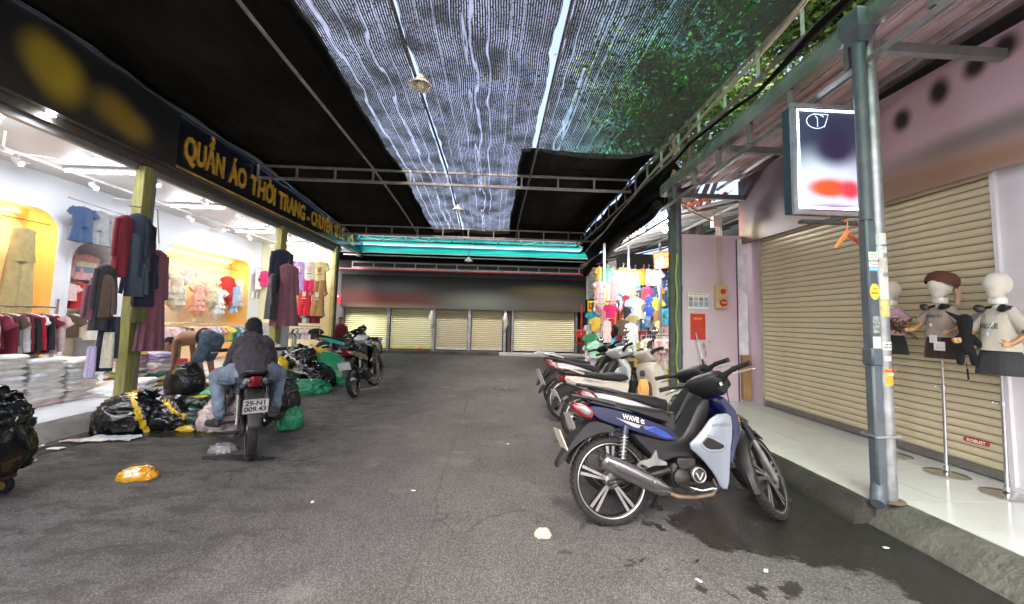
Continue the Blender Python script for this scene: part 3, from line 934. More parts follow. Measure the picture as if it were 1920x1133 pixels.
# alarm box with conduits
fa = MB().box(3.60, 3.79, Yw - .09, Yw - .001, 1.64, 2.02, ch=.008).build('fire_alarm_box', M('beige_enamel', (.52, .38, .20), .4), None, 0, label='beige fire alarm box with two red domes on the pink wall', cat='fire alarm')
MB().lathe([(.002, -.035), (.03, -.03), (.042, -.012), (.045, 0)], (3.705, Yw - .09, 1.92), 'y', 20, c0=True).build('red_button', M('red_gloss_plastic', (.5, .015, .012), .2, coat=.5), fa)
MB().lathe([(.002, -.045), (.035, -.04), (.058, -.018), (.06, 0)], (3.705, Yw - .09, 1.735), 'y', 24, c0=True).build('red_dome', MATS['red_gloss_plastic'], fa)
MB().box(3.68, 3.73, Yw - .14, Yw - .13, 1.73, 1.742).build('white_label', wp, fa, smooth=0)
cm = M('cream_conduit', (.62, .48, .42), .5)
for k in range(4):
    x = 3.655 + k * .030
    MB().tube([(x, Yw - .012, 2.02), (x, Yw - .012, 2.90), (x - .01, Yw - .02, 3.05), (x - .05 - k * .02, Yw - .03, 3.12 + k * .02), (3.2, Yw - .05, 3.22 + k * .03)], .008, 6).build('conduit', cm, None, label='%s of the four thin cream conduits rising from the fire alarm box' % ('leftmost', 'second from left', 'third from left', 'rightmost')[k], cat='conduit', group='cream conduits above the fire alarm box')
MB().box(3.56, 3.70, Yw - .1, Yw, 2.98, 3.16, ch=.006).build('junction_box', cm, None, 0, label='cream junction box at the top of the thin conduits', cat='junction box')
# brown stain marks on the pink wall
for (x, z, a, b_) in ((3.42, 1.03, .02, .07), (3.45, .9, .015, .08), (3.52, 1.1, .012, .02), (3.44, .76, .01, .03)):
    pts = smooth_poly([(x + a * math.cos(t) * random.uniform(.6, 1.2), z + b_ * math.sin(t) * random.uniform(.6, 1.2)) for t in [k * .9 for k in range(7)]], 2)
    MB().prism(pts, Yw - .003, Yw - .0005).build('stain', M('brown_scuff', (.30, .2, .2), .8), pw, smooth=0)
# behind the gap beside the shutter: dark
MB().box(4.02, 4.15, 6.22, 6.28, .2, .9).build('wood_panel', M('amber_panel', (.35, .2, .08), .6), pw, smooth=0)

# ---- awning: foil gutter, rails, underside
aw = thing('awning', 'metal framed awning with pinkish underside over the right pavement', 'awning', (3.4, 3.0, 3.8))
def P3(mb, name, mat, **k):
    return mb.build(name, mat, aw, T=Matrix.Translation((-3.4, -3.0, -3.8)), **k)
foil = M('crinkled_foil', (.30, .29, .27), .2, .6, var=.3, scale=3, bump=1.0, bscale=7)
under = M('insulation_underside', (.55, .40, .39), .4, .1, var=.15, scale=2, bump=.4, bscale=8, dirt=(.12, .08, .07), dscale=4, damt=.7)
def gz_(y): return 3.90 - .045 * (y - 3.0)
mb = MB()
ys = [-1.5 + k * .25 for k in range(33)]
mb.rings([[(2.86 + .01 * noise.noise((y * 4, 0, 0)), y, gz_(y) + .0), (2.80 + .015 * noise.noise((y * 5, 3, 0)), y, gz_(y) - .02), (2.79 + .02 * noise.noise((y * 6, 1, 9)), y, gz_(y) - .12), (2.80, y, gz_(y) - .20 + .02 * noise.noise((y * 4, 7, 0))), (2.9, y, gz_(y) - .21), (2.9, y, gz_(y) - .02)] for y in ys], True, True)
P3(mb, 'gutter', foil, smooth=1.2)
mb = MB()
mb.rings([[(2.88, y, gz_(y) - .08), (4.3, y, gz_(y) + .18), (4.3, y, gz_(y) + .21), (2.88, y, gz_(y) - .05)] for y in (-1.6, 6.5)], True, True)
P3(mb, 'roof_panel', under, smooth=0)
for k in range(8):
    x = 2.98 + k * .16
    P3(MB().tube([(x, -1.5, gz_(-1.5) - .085 + (x - 2.88) * .183), (x, 6.45, gz_(6.45) - .085 + (x - 2.88) * .183)], .012, 6), 'panel_rib', under)
purp = M('dusty_violet_steel', (.20, .17, .18), .5, .3, var=.3, scale=6)
P3(MB().tube([(2.82, -1.5, 3.62), (2.82, 6.5, 3.30)], .028, 4), 'lower_rail', grey_steel, smooth=0)
P3(MB().tube([(3.3, -1.5, gz_(-1.5) - .12), (3.3, 6.5, gz_(6.5) - .12)], .03, 4), 'rail', purp, smooth=0)
P3(MB().tube([(3.8, -1.5, gz_(-1.5) - .04), (3.8, 6.5, gz_(6.5) - .04)], .03, 4), 'rail', purp, smooth=0)
for k in range(12):
    y = -.8 + k * .62
    z0 = 3.62 - .04 * (y + 1.5)
    P3(MB().box(2.80, 2.85, y - .022, y + .022, z0 + .03, gz_(y) - .21), 'stub_post', purp, smooth=0)
for y in (.9, 2.86, 4.6, 6.2):
    P3(MB().box(2.83, 4.28, y - .03, y + .03, gz_(y) - .32, gz_(y) - .24), 'cross_beam', M('grey_channel_steel', (.2, .2, .2), .5, .4, var=.2), smooth=0)
# downpipe with hopper, and galvanised post next to it
pvc = M('blue_grey_pvc', (.07, .085, .105), .42, var=.15, scale=4, dirt=(.2, .19, .17), dscale=6, damt=.35, bump=.05)
dp = thing('downpipe', 'blue grey square downpipe covered in stickers, with a hopper at the top', 'drainpipe', (2.80, 2.80, .05))
def PD(mb, name, mat=pvc, par=dp, **k):
    return mb.build(name, mat, par, T=Matrix.Translation(-Vector(dp.location)), **k)
PD(MB().box(2.748, 2.826, 2.76, 2.838, 1.22, 2.2, ch=.012), 'upper_pipe')
PD(MB().cyl((2.787, 2.80, 2.2), (2.787, 2.80, 3.62), .042, 20), 'round_pipe')
PD(MB().box(2.742, 2.832, 2.753, 2.845, 1.12, 1.25, ch=.012), 'coupling')
PD(MB().box(2.750, 2.824, 2.762, 2.836, .27, 1.13, ch=.012), 'lower_pipe')
PD(MB().rings([[(2.795 + sx * w, 2.80 + sy * w, z) for sx, sy in ((-1, -1), (1, -1), (1, 1), (-1, 1))] for z, w in ((3.60, .045), (3.70, .085), (3.83, .09), (3.85, .085))]), 'hopper', smooth=0)
PD(MB().tube([(2.787, 2.80, .29), (2.782, 2.795, .235), (2.757, 2.775, .19), (2.725, 2.75, .165)], [.044, .048, .047, .042], 16), 'elbow')
gp = thing('canopy_post', 'round galvanised steel post standing beside the downpipe', 'post', (2.93, 2.82, .16))
def PG(mb, name, mat=steel, **k): return mb.build(name, mat, gp, T=Matrix.Translation(-Vector(gp.location)), **k)
PG(MB().cyl((2.885, 2.82, .16), (2.888, 2.82, 3.75), .049, 24), 'tube')
PG(MB().lathe([(.0, .0), (.09, .0), (.09, .008), (.055, .012)], (2.885, 2.82, .161), 'z', 20), 'base_plate', M('rusty_plate', (.12, .08, .06), .8, var=.4))
mb = MB().tube([(2.742, 2.75, .62), (2.93, 2.762, .622), (2.935, 2.866, .622), (2.742, 2.868, .62), (2.742, 2.75, .62)], .009, 6)
mb.build('clamp', alu, None, label='thin metal band tying the downpipe to the galvanised post', cat='clamp')
# stickers
def sticker(par, org, cx, cz, w, h, mat, name='sticker', lines=None, curved=None, rot=0):
    """flat sticker on the camera-facing (-y) face, curved = (axis x, axis y, radius)"""
    mb = MB()
    n = 6
    if curved:
        ax, ay, r = curved
        a0 = (cx - ax) / r
        def fn(u, v):
            a = a0 + (u - .5) * w / r
            return (ax + (r + .0015) * math.sin(a), ay - (r + .0015) * math.cos(a), cz + (v - .5) * h)
        mb.grid(fn, n, 1)
    else:
        mb.box(cx - w / 2, cx + w / 2, org - .002, org - .0005, cz - h / 2, cz + h / 2)
    o = mb.build(name, mat, par, T=Matrix.Translation(-Vector(par.location)), smooth=.5, fix=not curved)
    return o
def stext(par, body, x, y, z, size, mat, sx=1.0):
    return text(body, mat, par, Matrix.Translation(-Vector(par.location)) @ frame((x, y, z), (1, 0, 0), (0, 0, 1)), size, .0004, sx, .0004)
green_i = M('green_ink', (.05, .35, .08), .5); blue_i = M('blue_ink', (.03, .2, .5), .5)
off_w = M('worn_white_paper', (.55, .55, .52), .7, var=.15, scale=30, dirt=(.3, .3, .28), dscale=30, damt=.8)
sticker(dp, 2.76, 2.787, 1.90, .07, .11, wp)
sticker(dp, 2.76, 2.787, 1.828, .07, .034, M('cyan_sticker', (.08, .38, .62), .5))
for j, (t_, mt_, z_) in enumerate((('CẮT SỬA', green_i, 1.935), ('RÈM CỬA', M('lime_ink', (.35, .5, .05), .5), 1.91), ('KHUYẾN MÃI', blk, 1.887), ('A - KHU B', redp, 1.862))):
    stext(dp, t_, 2.79, 2.7575, z_, .019, mt_, .72)
stext(dp, '097.271.8684', 2.787, 2.7575, 1.828, .014, wprt, .75)
ysk = MB().prism([(2.787 + .037 * math.cos(k * math.pi / 12), 1.66 + .06 * math.sin(k * math.pi / 12)) for k in range(24)], 2.7575, 2.7595)
PD(ysk, 'sticker', M('yellow_sticker', (.72, .62, .08), .5), smooth=0)
stext(dp, 'TÚI', 2.787, 2.7568, 1.678, .026, redp, .8); stext(dp, 'BÓNG', 2.787, 2.7568, 1.648, .024, redp, .8)
sticker(dp, 2.76, 2.787, 1.42, .05, .12, M('torn_grey_paper', (.2, .2, .2), .8, var=.7, scale=40, dirt=(.5, .5, .48), dscale=30, damt=.9))
sticker(dp, 2.76, 2.787, 1.29, .062, .085, off_w)
CV = (2.888, 2.82, .049)
sticker(gp, 0, 2.875, 2.06, .075, .085, off_w, curved=CV)
sticker(gp, 0, 2.875, 1.975, .08, .05, M('worn_print_paper', (.5, .5, .52), .7, var=.3, scale=60), curved=CV)
sticker(gp, 0, 2.885, 1.86, .085, .11, M('red_white_torn', (.5, .48, .44), .7, var=.2, scale=50, dirt=(.45, .08, .04), dscale=25, damt=1.0), curved=CV)
sticker(gp, 0, 2.885, 1.69, .07, .17, off_w, curved=CV)
sticker(gp, 0, 2.885, 1.54, .075, .12, M('yellow_red_torn', (.55, .5, .2), .7, var=.2, scale=50, dirt=(.45, .08, .04), dscale=25, damt=1.0), curved=CV)
sticker(gp, 0, 2.885, 1.265, .095, .06, wp, curved=CV)
sticker(gp, 0, 2.880, 1.175, .045, .035, off_w, curved=CV)
sticker(gp, 0, 2.890, 1.04, .085, .12, M('orange_sticker', (.80, .30, .03), .5, var=.1, dirt=(.8, .6, .1), dscale=12, damt=.9), curved=CV)
stext(gp, 'MÁY SẤY', 2.888, 2.7675, 1.275, .014, blk); stext(gp, 'GIẢI KHÁT', 2.888, 2.7675, 1.255, .014, blk)
stext(gp, 'BẢN ĐỒ', 2.888, 2.7675, 1.085, .022, redp); stext(gp, 'CHẢ', 2.888, 2.7675, 1.06, .022, wprt)
# light box sign hung from the post
lb = thing('light_box_sign', 'hanging light box sign with white LED border beside the downpipe', 'illuminated sign', (2.93, 3.3, 2.86))
MB().box(-.35, .35, -.06, .06, -.48, .48, ch=.006).build('box_case', M('blue_black_case', (.02, .05, .07), .4), lb, smooth=0)
fr = MB()
for a in ((-.36, .36, .465, .50), (-.36, .36, -.50, -.465), (-.36, -.325, -.465, .465), (.325, .36, -.465, .465)):
    fr.box(a[0], a[1], -.072, -.045, a[2], a[3])
fr.build('alu_frame', alu, lb, smooth=0)
face = MB().box(-.324, .324, -.067, -.061, -.464, .464)
me = face.mesh('face', 0); uvbox(me, (0, 2))
lbp = link('face', me, print_mat('light_box_print', (.03, .035, .07), [(.5, .0, .75, .55, (.62, .66, .85), .35), (.55, .62, .30, .17, (.025, .02, .06), .5), (.45, .22, .30, .09, (.75, .09, .03), .45), (.75, .21, .14, .09, (.6, .05, .08), .5), (.5, -.02, .6, .08, (.12, .02, .06), .4)], .4), lb)
_b = MATS['light_box_print'].node_tree.nodes['Principled BSDF']; MATS['light_box_print'].node_tree.links.new(_b.inputs['Base Color'].links[0].from_socket, _b.inputs['Emission Color']); _b.inputs['Emission Strength'].default_value = .10
mb = MB()
led = emis('white_led', (.75, .82, 1.0), 5)
pts = [(-.30 + i * .6 / 30, .44) for i in range(31)] + [(-.30 + i * .6 / 30, -.44) for i in range(31)] + [(-.30, -.44 + i * .88 / 40) for i in range(1, 40)] + [(.30, -.44 + i * .88 / 40) for i in range(1, 40)]
for x, z in pts:
    mb.box(x - .006, x + .006, -.072, -.0672, z - .007, z + .007)
mb.build('led_strip', led, lb, smooth=0, kind='stuff')
mb = MB().tube([(-.13 + .09 * math.cos(a), -.069, .34 + .065 * math.sin(a)) for a in [R(40) + k * R(11) for k in range(27)]], .003, 5)
mb.tube([(-.14, -.069, .39), (-.12, -.069, .37), (-.12, -.069, .29)], .003, 5); mb.tube([(-.16, -.069, .405), (-.02, -.069, .405), (-.04, -.069, .34), (-.06, -.069, .29)], .003, 5)
mb.build('outline_logo', M('pale_blue_neon', (.5, .55, .75), .4, emit=(.5, .6, 1), estr=.3), lb)
MB().box(-.25, .42, -.03, .03, -.56, -.535).build('hanging_arm', dark_steel, lb, smooth=0)
# orange clothes hanger
def hanger_mb(w=.40, r=.006, hook=.09, thick=1.0):
    mb = MB()
    mb.tube([(-w / 2, 0, -.11), (-w * .25, 0, -.055), (0, 0, 0), (w * .25, 0, -.055), (w / 2, 0, -.11)], [r * .8, r * 1.6 * thick, r * 1.5 * thick, r * 1.6 * thick, r * .8], 6)
    mb.tube([(0, 0, 0), (0, 0, hook * .4), (.018, 0, hook * .6), (.022, 0, hook * .85), (.004, 0, hook), (-.014, 0, hook * .86)], r * .4, 5)
    return mb
oh = hanger_mb(.38, .010, .1)
oh.build('clothes_hanger', M('orange_plastic', (.85, .16, .03), .35), None, label='bright orange empty clothes hanger hooked on the downpipe', cat='hanger', loc=(2.70, 2.87, 2.12), rot=(0, R(-8), R(22)))
# black tarpaulin hung inside the far half of the canopy edge, and the dark building above the stalls
MB().grid(lambda u, v: (2.98 + .35 * u + .1 * noise.noise((v * 9, u * 2, 0)), 6.6 + 7.2 * v, 4.5 - .75 * u - .25 * v + .06 * noise.noise((v * 12, u * 3, 2))), 10, 60).build('tarpaulin', tarp, None, 3, False, label='black tarpaulin hanging along the canopy edge above the stalls', cat='tarpaulin')
MB().box(4.45, 9, -2, 6.5, 0, 4.9).build('neighbour_building', M('dark_shop_wall', (.05, .05, .05), .8), None, 0, label='dark building block behind the closed shop on the right', cat='building')
MB().box(7.3, 9, 6.5, 15.6, 0, 5.2).build('neighbour_building', M('dark_shop_wall'), None, 0, label='dark building block behind the clothes stalls on the right', cat='building')
# cables along the canopy edge
ca = M('beige_cable', (.36, .33, .26), .6)
for k in range(2):
    pts = []
    for i in range(26):
        t = i / 25
        y = 1.5 + 10.2 * t
        pts.append((2.72 + .03 * k + .02 * math.sin(i * 1.3 + k), y, 4.50 - .102 * (y - 1.5) + .03 * math.sin(y * 1.1 + k * .9) + .035 * k))
    MB().tube(pts, .014, 7).build('cable', ca, None, label=('lower' if not k else 'upper') + ' of the two beige cables slung along the canopy edge above the motorbikes', cat='cable', group=None)
# slack black netting rolled along the right edge of the canopy
mb = MB()
def fn(u, v):
    y = 6.9 + 6.4 * v
    z = 4.30 - .20 * v - .75 * u * (1 - .35 * v) + .1 * noise.noise((y * 1.1, u * 2, 0)) + .03 * noise.noise((y * 4, u * 5, 0))
    x = 2.84 + .30 * math.sin(u * 2.6) - .25 * u + .12 * noise.noise((y * .9, u * 2, 4))
    return (x, y, z)
mb.grid(fn, 16, 60)
me = mb.mesh('shade_net', 3, False)
lay = me.uv_layers.new(name='UVMap')
for lp in me.loops:
    c = me.vertices[lp.vertex_index].co
    lay.data[lp.index].uv = (c.z * 1.0, c.y)
link('shade_net', me, net_c, None, 'slack black netting drooping from the canopy edge near the far right stalls', 'shade net')
mb = MB()
pts = [(2.84 + .05 * math.sin(i), .5 + i * .45, 4.10 + .07 * noise.noise((i * .7, 2, 0)) - .01 * i) for i in range(16)]
mb.tube(pts, [.02 + .035 * abs(noise.noise((i * .9, 0, 5))) for i in range(16)], 10)
mb.build('rolled_net', tarp, None, label='rolled black netting lying along the foil gutter', cat='rolled net')
mb = MB()
pts = [(2.92 + .06 * math.sin(i * 1.1), 6.9 + i * .45, 3.52 - .045 * i + .05 * noise.noise((i * .7, 2, 8))) for i in range(14)]
mb.tube(pts, [.09 + .06 * abs(noise.noise((i * .9, 0, 5))) for i in range(14)], 12)
mb.build('rolled_net', tarp, None, label='sagging roll of black tarpaulin above the hanging clothes on the right', cat='rolled net')

# lamps hung from the middle purlin
enamel = M('cream_enamel', (.62, .60, .50), .35, var=.15)
def lamp(x, y, z, s, label, on=False):
    t = thing('pendant_lamp', label, 'lamp', (x, y, z), group='lamps hung down the middle of the lane')
    MB().lathe([(.02 * s, .13 * s), (.045 * s, .115 * s), (.05 * s, .07 * s), (.09 * s, .045 * s), (.135 * s, .0), (.14 * s, -.02 * s), (.13 * s, -.015 * s), (.085 * s, .03 * s), (.03 * s, .05 * s)], n=28).build('lamp_shade', enamel, t, smooth=.8)
    MB().ball((0, 0, -.005 * s), (.05 * s, .05 * s, .055 * s), 14, 10).build('bulb', M('milky_glass', (.6, .57, .45), .3), t)
    MB().cyl((0, 0, .12 * s), (0, 0, 4.41 - .06 * max(0, y - 8) - z), .012, 8).build('stem', dark_steel, t)
    return t
lamp(-.96, 4.62, 4.19, 1.0, 'nearest cream bell lamp hanging from the middle purlin')
lamp(-.96, 9.75, 4.08, 1.0, 'second cream bell lamp, in front of the second truss')
lamp(-.93, 13.9, 3.40, 1.0, 'farthest small lamp hanging below the turquoise strip')

# ================================================================ FAR ROW OF SHUTTERS
fb = thing('far_shop_building', 'row of closed shops across the end of the lane', 'building', (-1, 15.8, 0))
def PF(mb, name, mat, **k): return mb.build(name, mat, fb, T=Matrix.Translation(-Vector(fb.location)), **k)
PF(MB().box(-9, 9, 15.62, 15.9, 0, 4.0), 'wall', M('dark_shop_wall', (.05, .05, .05), .8), smooth=0)
slat_y = M('lime_cream_slat', (.50, .49, .27), .5, .05, var=.08, scale=1.5, dirt=(.22, .2, .12), dscale=2, damt=.45, stretch=(.4, 1, 3))
slat_d = M('dirty_tan_slat', (.38, .33, .22), .55, var=.15, scale=1.5, dirt=(.10, .08, .06), dscale=1.6, damt=.85, stretch=(.5, 1, 2.5))
slat_d2 = M('soiled_cream_slat', (.46, .40, .25), .55, var=.12, scale=1.5, dirt=(.16, .12, .09), dscale=1.3, damt=.75, stretch=(.5, 1, 2.5))
slat_c = M('pale_cream_slat', (.58, .53, .34), .5, var=.05, scale=1.5)
def far_shutter(x0, x1, mat, label):
    return shutter('roller_shutter', label, (x0 + x1) / 2, 15.44, x1 - x0, .15, 2.0, 0, .078, mat, M('rail_yellow', (.5, .45, .15), .6) if mat == slat_y else M('pale_rail', (.5, .48, .42), .5))
far_shutter(-5.68, -4.06, slat_y, 'leftmost lime cream shutter at the lane end, behind the grey pallet')
far_shutter(-3.93, -2.36, slat_y, 'second lime cream shutter at the lane end, left of the dirty brown one')
far_shutter(-2.22, -1.0, slat_d, 'dirty brownish shutter in the middle of the lane end')
far_shutter(-.84, .36, slat_d2, 'stained cream shutter right of the dirty brown one')
far_shutter(.80, 3.18, slat_c, 'widest pale cream shutter at the right of the lane end')
for x, w in ((-5.75, .1), (-4.0, .1), (-2.29, .12), (-.92, .12), (.45, .1), (.62, .12), (.75, .06), (3.24, .08)):
    PF(MB().box(x - w / 2, x + w / 2, 15.32, 15.46, .12, 2.1), 'door_post', steel if x != .62 else M('dark_post', (.06, .05, .05), .6), smooth=0)
for (x, lab) in ((-2.36, 'grey cloth bundle tied to the post left of the brown shutter'), (.47, 'pale cloth bundle tied to the post right of the stained shutter')):
    mb = MB(); mb.tube([(0, 0, -.32), (.03, 0, -.1), (-.02, -.02, .1), (.01, 0, .32)], [.05, .09, .1, .04], 10)
    mb.build('cloth_bundle', cloth('dust_grey', (.42, .42, .38)), None, label=lab, cat='cloth', loc=(x, 15.25, 1.3))
bm_ = print_mat('smudged_far_print', (.010, .010, .010), [(.5, -.1, 1.4, .55, (.045, .04, .036), .95), (.17, .26, .17, .26, (.075, .022, .02), .95), (.22, .0, .16, .12, (.12, .09, .07), .9), (.20, .62, .10, .16, (.04, .036, .04), .95), (.58, .18, .13, .28, (.11, .115, .10), .95), (.85, .2, .14, .26, (.07, .06, .05), .95), (.85, .62, .14, .16, (.07, .055, .03), .8)], .6)
bm_.node_tree.nodes['Principled BSDF'].inputs['Specular IOR Level'].default_value = .1
blob_board('shop_sign', 'long dark signboard with a soft red patch above the far shutters', MB().box(-5.80, 3.56, 15.22, 15.30, 1.70, 2.94), bm_, (0, 2))
redpipe = M('red_pipe_paint', (.32, .02, .02), .4)
MB().tube([(-6.1, 15.05, 3.12), (3.7, 15.02, 3.14)], .035, 10).build('water_pipe', redpipe, None, label='red water pipe running above the far signboard', cat='pipe')
MB().tube([(-5.95, 15.1, .1), (-5.95, 15.1, 3.1)], .03, 10).build('water_pipe', redpipe, None, label='red vertical pipe left of the leftmost far shutter', cat='pipe')
MB().tube([(3.42, 15.2, .1), (3.42, 15.2, 2.0)], .035, 10).build('water_pipe', redpipe, None, label='red upright pipe beside the red fire hose box', cat='pipe')
hb = thing('fire_hose_box', 'red fire hose cabinet at the right end of the far shutters', 'fire hose box', (3.36, 15.1, .5))
MB().box(-.16, .16, -.08, .08, 0, .52, ch=.01).build('cabinet', M('fire_red', (.5, .03, .03), .35), hb)
MB().box(-.12, -.01, -.09, -.081, .05, .24).build('window', M('dark_glass', (.05, .03, .03), .1), hb, smooth=0)
MB().box(.03, .12, -.09, -.081, .05, .24).build('window', MATS['dark_glass'], hb, smooth=0)
text('8', M('pink_print', (.7, .3, .3), .5), hb, frame((0, -.085, .38), (1, 0, 0), (0, 0, 1)), .16)
# red sign with T, left
ts = MB().box(-6.15, -5.66, 14.9, 14.95, 1.78, 2.16).build('hanging_sign', M('crimson_sign', (.35, .02, .04), .4), None, 0, label='small crimson sign with a white T left of the far signboard', cat='sign')
text('T', MATS['white_print'], ts, frame((-5.83, 14.895, 1.98), (1, 0, 0), (0, 0, 1)), .26, .008)
# yellow sign with digit right
ysn = MB().box(3.45, 5.6, 14.35, 14.4, 1.72, 2.12).build('hanging_sign', M('yellow_signboard', (.70, .55, .03), .45), None, 0, label='yellow signboard with red number behind the hanging clothes on the right', cat='sign')
MB().box(3.48, 3.68, 14.34, 14.349, 1.82, 2.05).build('number_plate', redpipe, ysn, smooth=0)
text('8', MATS['gold_ink'], ysn, frame((3.58, 14.335, 1.935), (1, 0, 0), (0, 0, 1)), .2, .004)
text('TOÁN', redpipe, ysn, frame((4.6, 14.345, 1.92), (1, 0, 0), (0, 0, 1)), .26, .01)
# louvres high on the right
lv = thing('louvre_screen', 'dark louvre screen with light between slats right of the far signboard', 'louvre', (4.3, 14.7, 2.2))
for k in range(9):
    MB().box(-.72, .9, -.02, .03, .02 + k * .13, .09 + k * .13).build('slat', dark_steel, lv, smooth=0)
MB().box(-.75, .95, .32, .34, 0, 1.25).build('back_panel', M('pale_backing', (.16, .17, .16), .7), lv, smooth=0)
# grey wooden pallet
pl = thing('pallet', 'grey weathered plank pallet leaning on the leftmost far shutter', 'pallet', (-4.65, 14.88, .0), (R(-14), 0, 0))
wd = M('grey_weathered_wood', (.10, .095, .085), .85, var=.3, scale=4, bump=.3, bscale=30, stretch=(1, 1, .3))
for k in range(7):
    MB().box(-.52 + k * .15, -.39 + k * .15, -.012, .012, .01 + random.uniform(0, .02), .60 + random.uniform(-.02, .02)).build('plank', wd, pl, smooth=0)
for z in (.1, .5):
    MB().box(-.53, .53, .013, .05, z, z + .07).build('crossbar', wd, pl, smooth=0)
MB().box(-2.78, -2.55, 14.82, 14.9, .14, .22).build('brick', M('brick_red', (.3, .09, .05), .85), None, 0, label='single red brick on the kerb below the second far shutter', cat='brick')

# ================================================================ TREES over the canopy
leaf_d = M('leaf_green', (.05, .13, .02), .5, var=.5, scale=3)
leaf_l = M('leaf_light_green', (.16, .28, .03), .5, var=.4, scale=2)
bark = M('bark', (.08, .06, .045), .9, bump=.5, bscale=15)
def tree(label, x, y, base, cz, rx, ry, rz, n, seed):
    rnd = random.Random(seed)
    t = thing('street_tree', label, 'tree', (x, y, base))
    mb = MB()
    mb.tube([(0, 0, 0), (.1, .05, cz * .4), (-.05, .1, cz * .75), (0, 0, cz)], [.2, .16, .11, .05], 10)
    limbs = []
    for k in range(9):
        a = rnd.uniform(0, 6.28)
        e = (rx * .75 * math.cos(a), ry * .75 * math.sin(a), cz + rnd.uniform(-.5, .7) * rz)
        st = (0, 0, cz * rnd.uniform(.45, .8))
        mb.tube([st, ((st[0] + e[0]) / 2, (st[1] + e[1]) / 2, (st[2] + e[2]) / 2 + .3), e], [.07, .045, .015], 6)
    mb.build('trunk', bark, t)
    for name, mat, cnt in (('crown', leaf_d, int(n * .72)), ('crown', leaf_l, int(n * .28))):
        vs, fs = [], []
        clumps = [(rnd.gauss(0, .42) * rx, rnd.gauss(0, .42) * ry, cz + rnd.gauss(0, .4) * rz, rnd.uniform(.25, .6)) for _ in range(70)]
        for i in range(cnt):
            c = clumps[rnd.randrange(len(clumps))]
            p = Vector((c[0] + rnd.gauss(0, .55) * c[3] * 1.4, c[1] + rnd.gauss(0, .55) * c[3] * 1.4, c[2] + rnd.gauss(0, .5) * c[3]))
            a = Vector((rnd.gauss(0, 1), rnd.gauss(0, 1), rnd.gauss(0, .5))).normalized()
            b_ = a.orthogonal().normalized()
            b_ = (Matrix.Rotation(rnd.uniform(0, 6.28), 3, a) @ b_)
            s = rnd.uniform(.04, .08)
            k = len(vs)
            vs += [p - a * s, p + b_ * s * .45, p + a * s, p - b_ * s * .45]
            fs.append((k, k + 1, k + 2, k + 3))
        me = bpy.data.meshes.new(name); me.from_pydata([tuple(v) for v in vs], [], fs); me.update()
        link(name, me, mat, t, kind='stuff')
    return t
tree('tree with leafy crown seen through the gap above the foil gutter', 4.9, 4.2, 0, 6.3, 1.9, 2.4, 1.3, 30000, 1)
tree('farther tree whose crown shows through the green net', 4.6, 9.0, 0, 6.6, 2.3, 2.6, 1.3, 24000, 2)
tree('tree crown shading the middle of the pale net from above', 9.5, 5.5, 0, 8.6, 7.0, 4.5, 1.2, 18000, 3)
# ================================================================ MOTORBIKES
seat_m = M('black_vinyl_seat', (.0055, .0055, .006), .55, var=.2, bump=.15, bscale=300)
plast = M('grained_black_plastic', (.008, .008, .009), .5, var=.25, bump=.1, bscale=250, dirt=(.03, .028, .026), dscale=7, damt=.35)
engine_m = M('dirty_engine_metal', (.035, .034, .033), .5, .6, var=.4, scale=20, dirt=(.10, .08, .05), dscale=14, damt=.6)
cast = M('cast_aluminium', (.30, .30, .285), .42, .85, var=.25, scale=16, dirt=(.16, .13, .09), dscale=12, damt=.5)
chromed = M('scuffed_chrome', (.42, .42, .43), .2, .95, var=.12, scale=10, dirt=(.22, .18, .14), dscale=9, damt=.5)
rust_pipe = M('heat_stained_pipe', (.30, .22, .15), .4, .7, var=.4, scale=10)
red_lens = M('red_lens', (.16, .004, .008), .12, coat=.8, var=.3, scale=30)
clear_lens = M('clear_lens', (.16, .15, .15), .1, coat=.8, var=.2, scale=60)
amber_lens = M('amber_lens', (.6, .2, .02), .15, coat=.6)
rim_dark = M('black_rim', (.008, .008, .009), .35, .3, dirt=(.1, .09, .07), dscale=12, damt=.4)
polished = M('polished_spoke_face', (.42, .42, .41), .3, .8, var=.15, dirt=(.2, .17, .13), dscale=14, damt=.4)
spring_m = M('grey_spring', (.42, .42, .42), .35, .8)
plate_m = M('white_number_plate', (.5, .5, .47), .4, var=.06, dirt=(.3, .32, .25), dscale=12, damt=.4)
def sym(poly, w, bev=.02, flat=.0):
    """body volume: side profile extruded to half-width w (number or fn(x, z)) with rounded shoulders"""
    f = w if callable(w) else (lambda x, z: w)
    a = inset(poly, bev); b = inset(poly, bev * .3)
    rings = []
    for s, pl in ((-1, a), (-.88, b), (-.6, poly), (.6, poly), (.88, b), (1, a)):
        rings.append([(x, s * f(x, z), z) for x, z in pl])
    return MB().rings(rings, True, True)
def sidepanel(poly, y0, y1, bev=.008, tilt=None):
    """thin curved shell on one side, y0 inner, y1 outer (numbers or fn)"""
    f0 = y0 if callable(y0) else (lambda x, z: y0)
    f1 = y1 if callable(y1) else (lambda x, z: y1)
    ins = inset(poly, bev)
    return MB().rings([[(x, f0(x, z), z) for x, z in poly], [(x, f1(x, z) * .96, z) for x, z in poly], [(x, f1(x, z), z) for x, z in ins]], True, True)
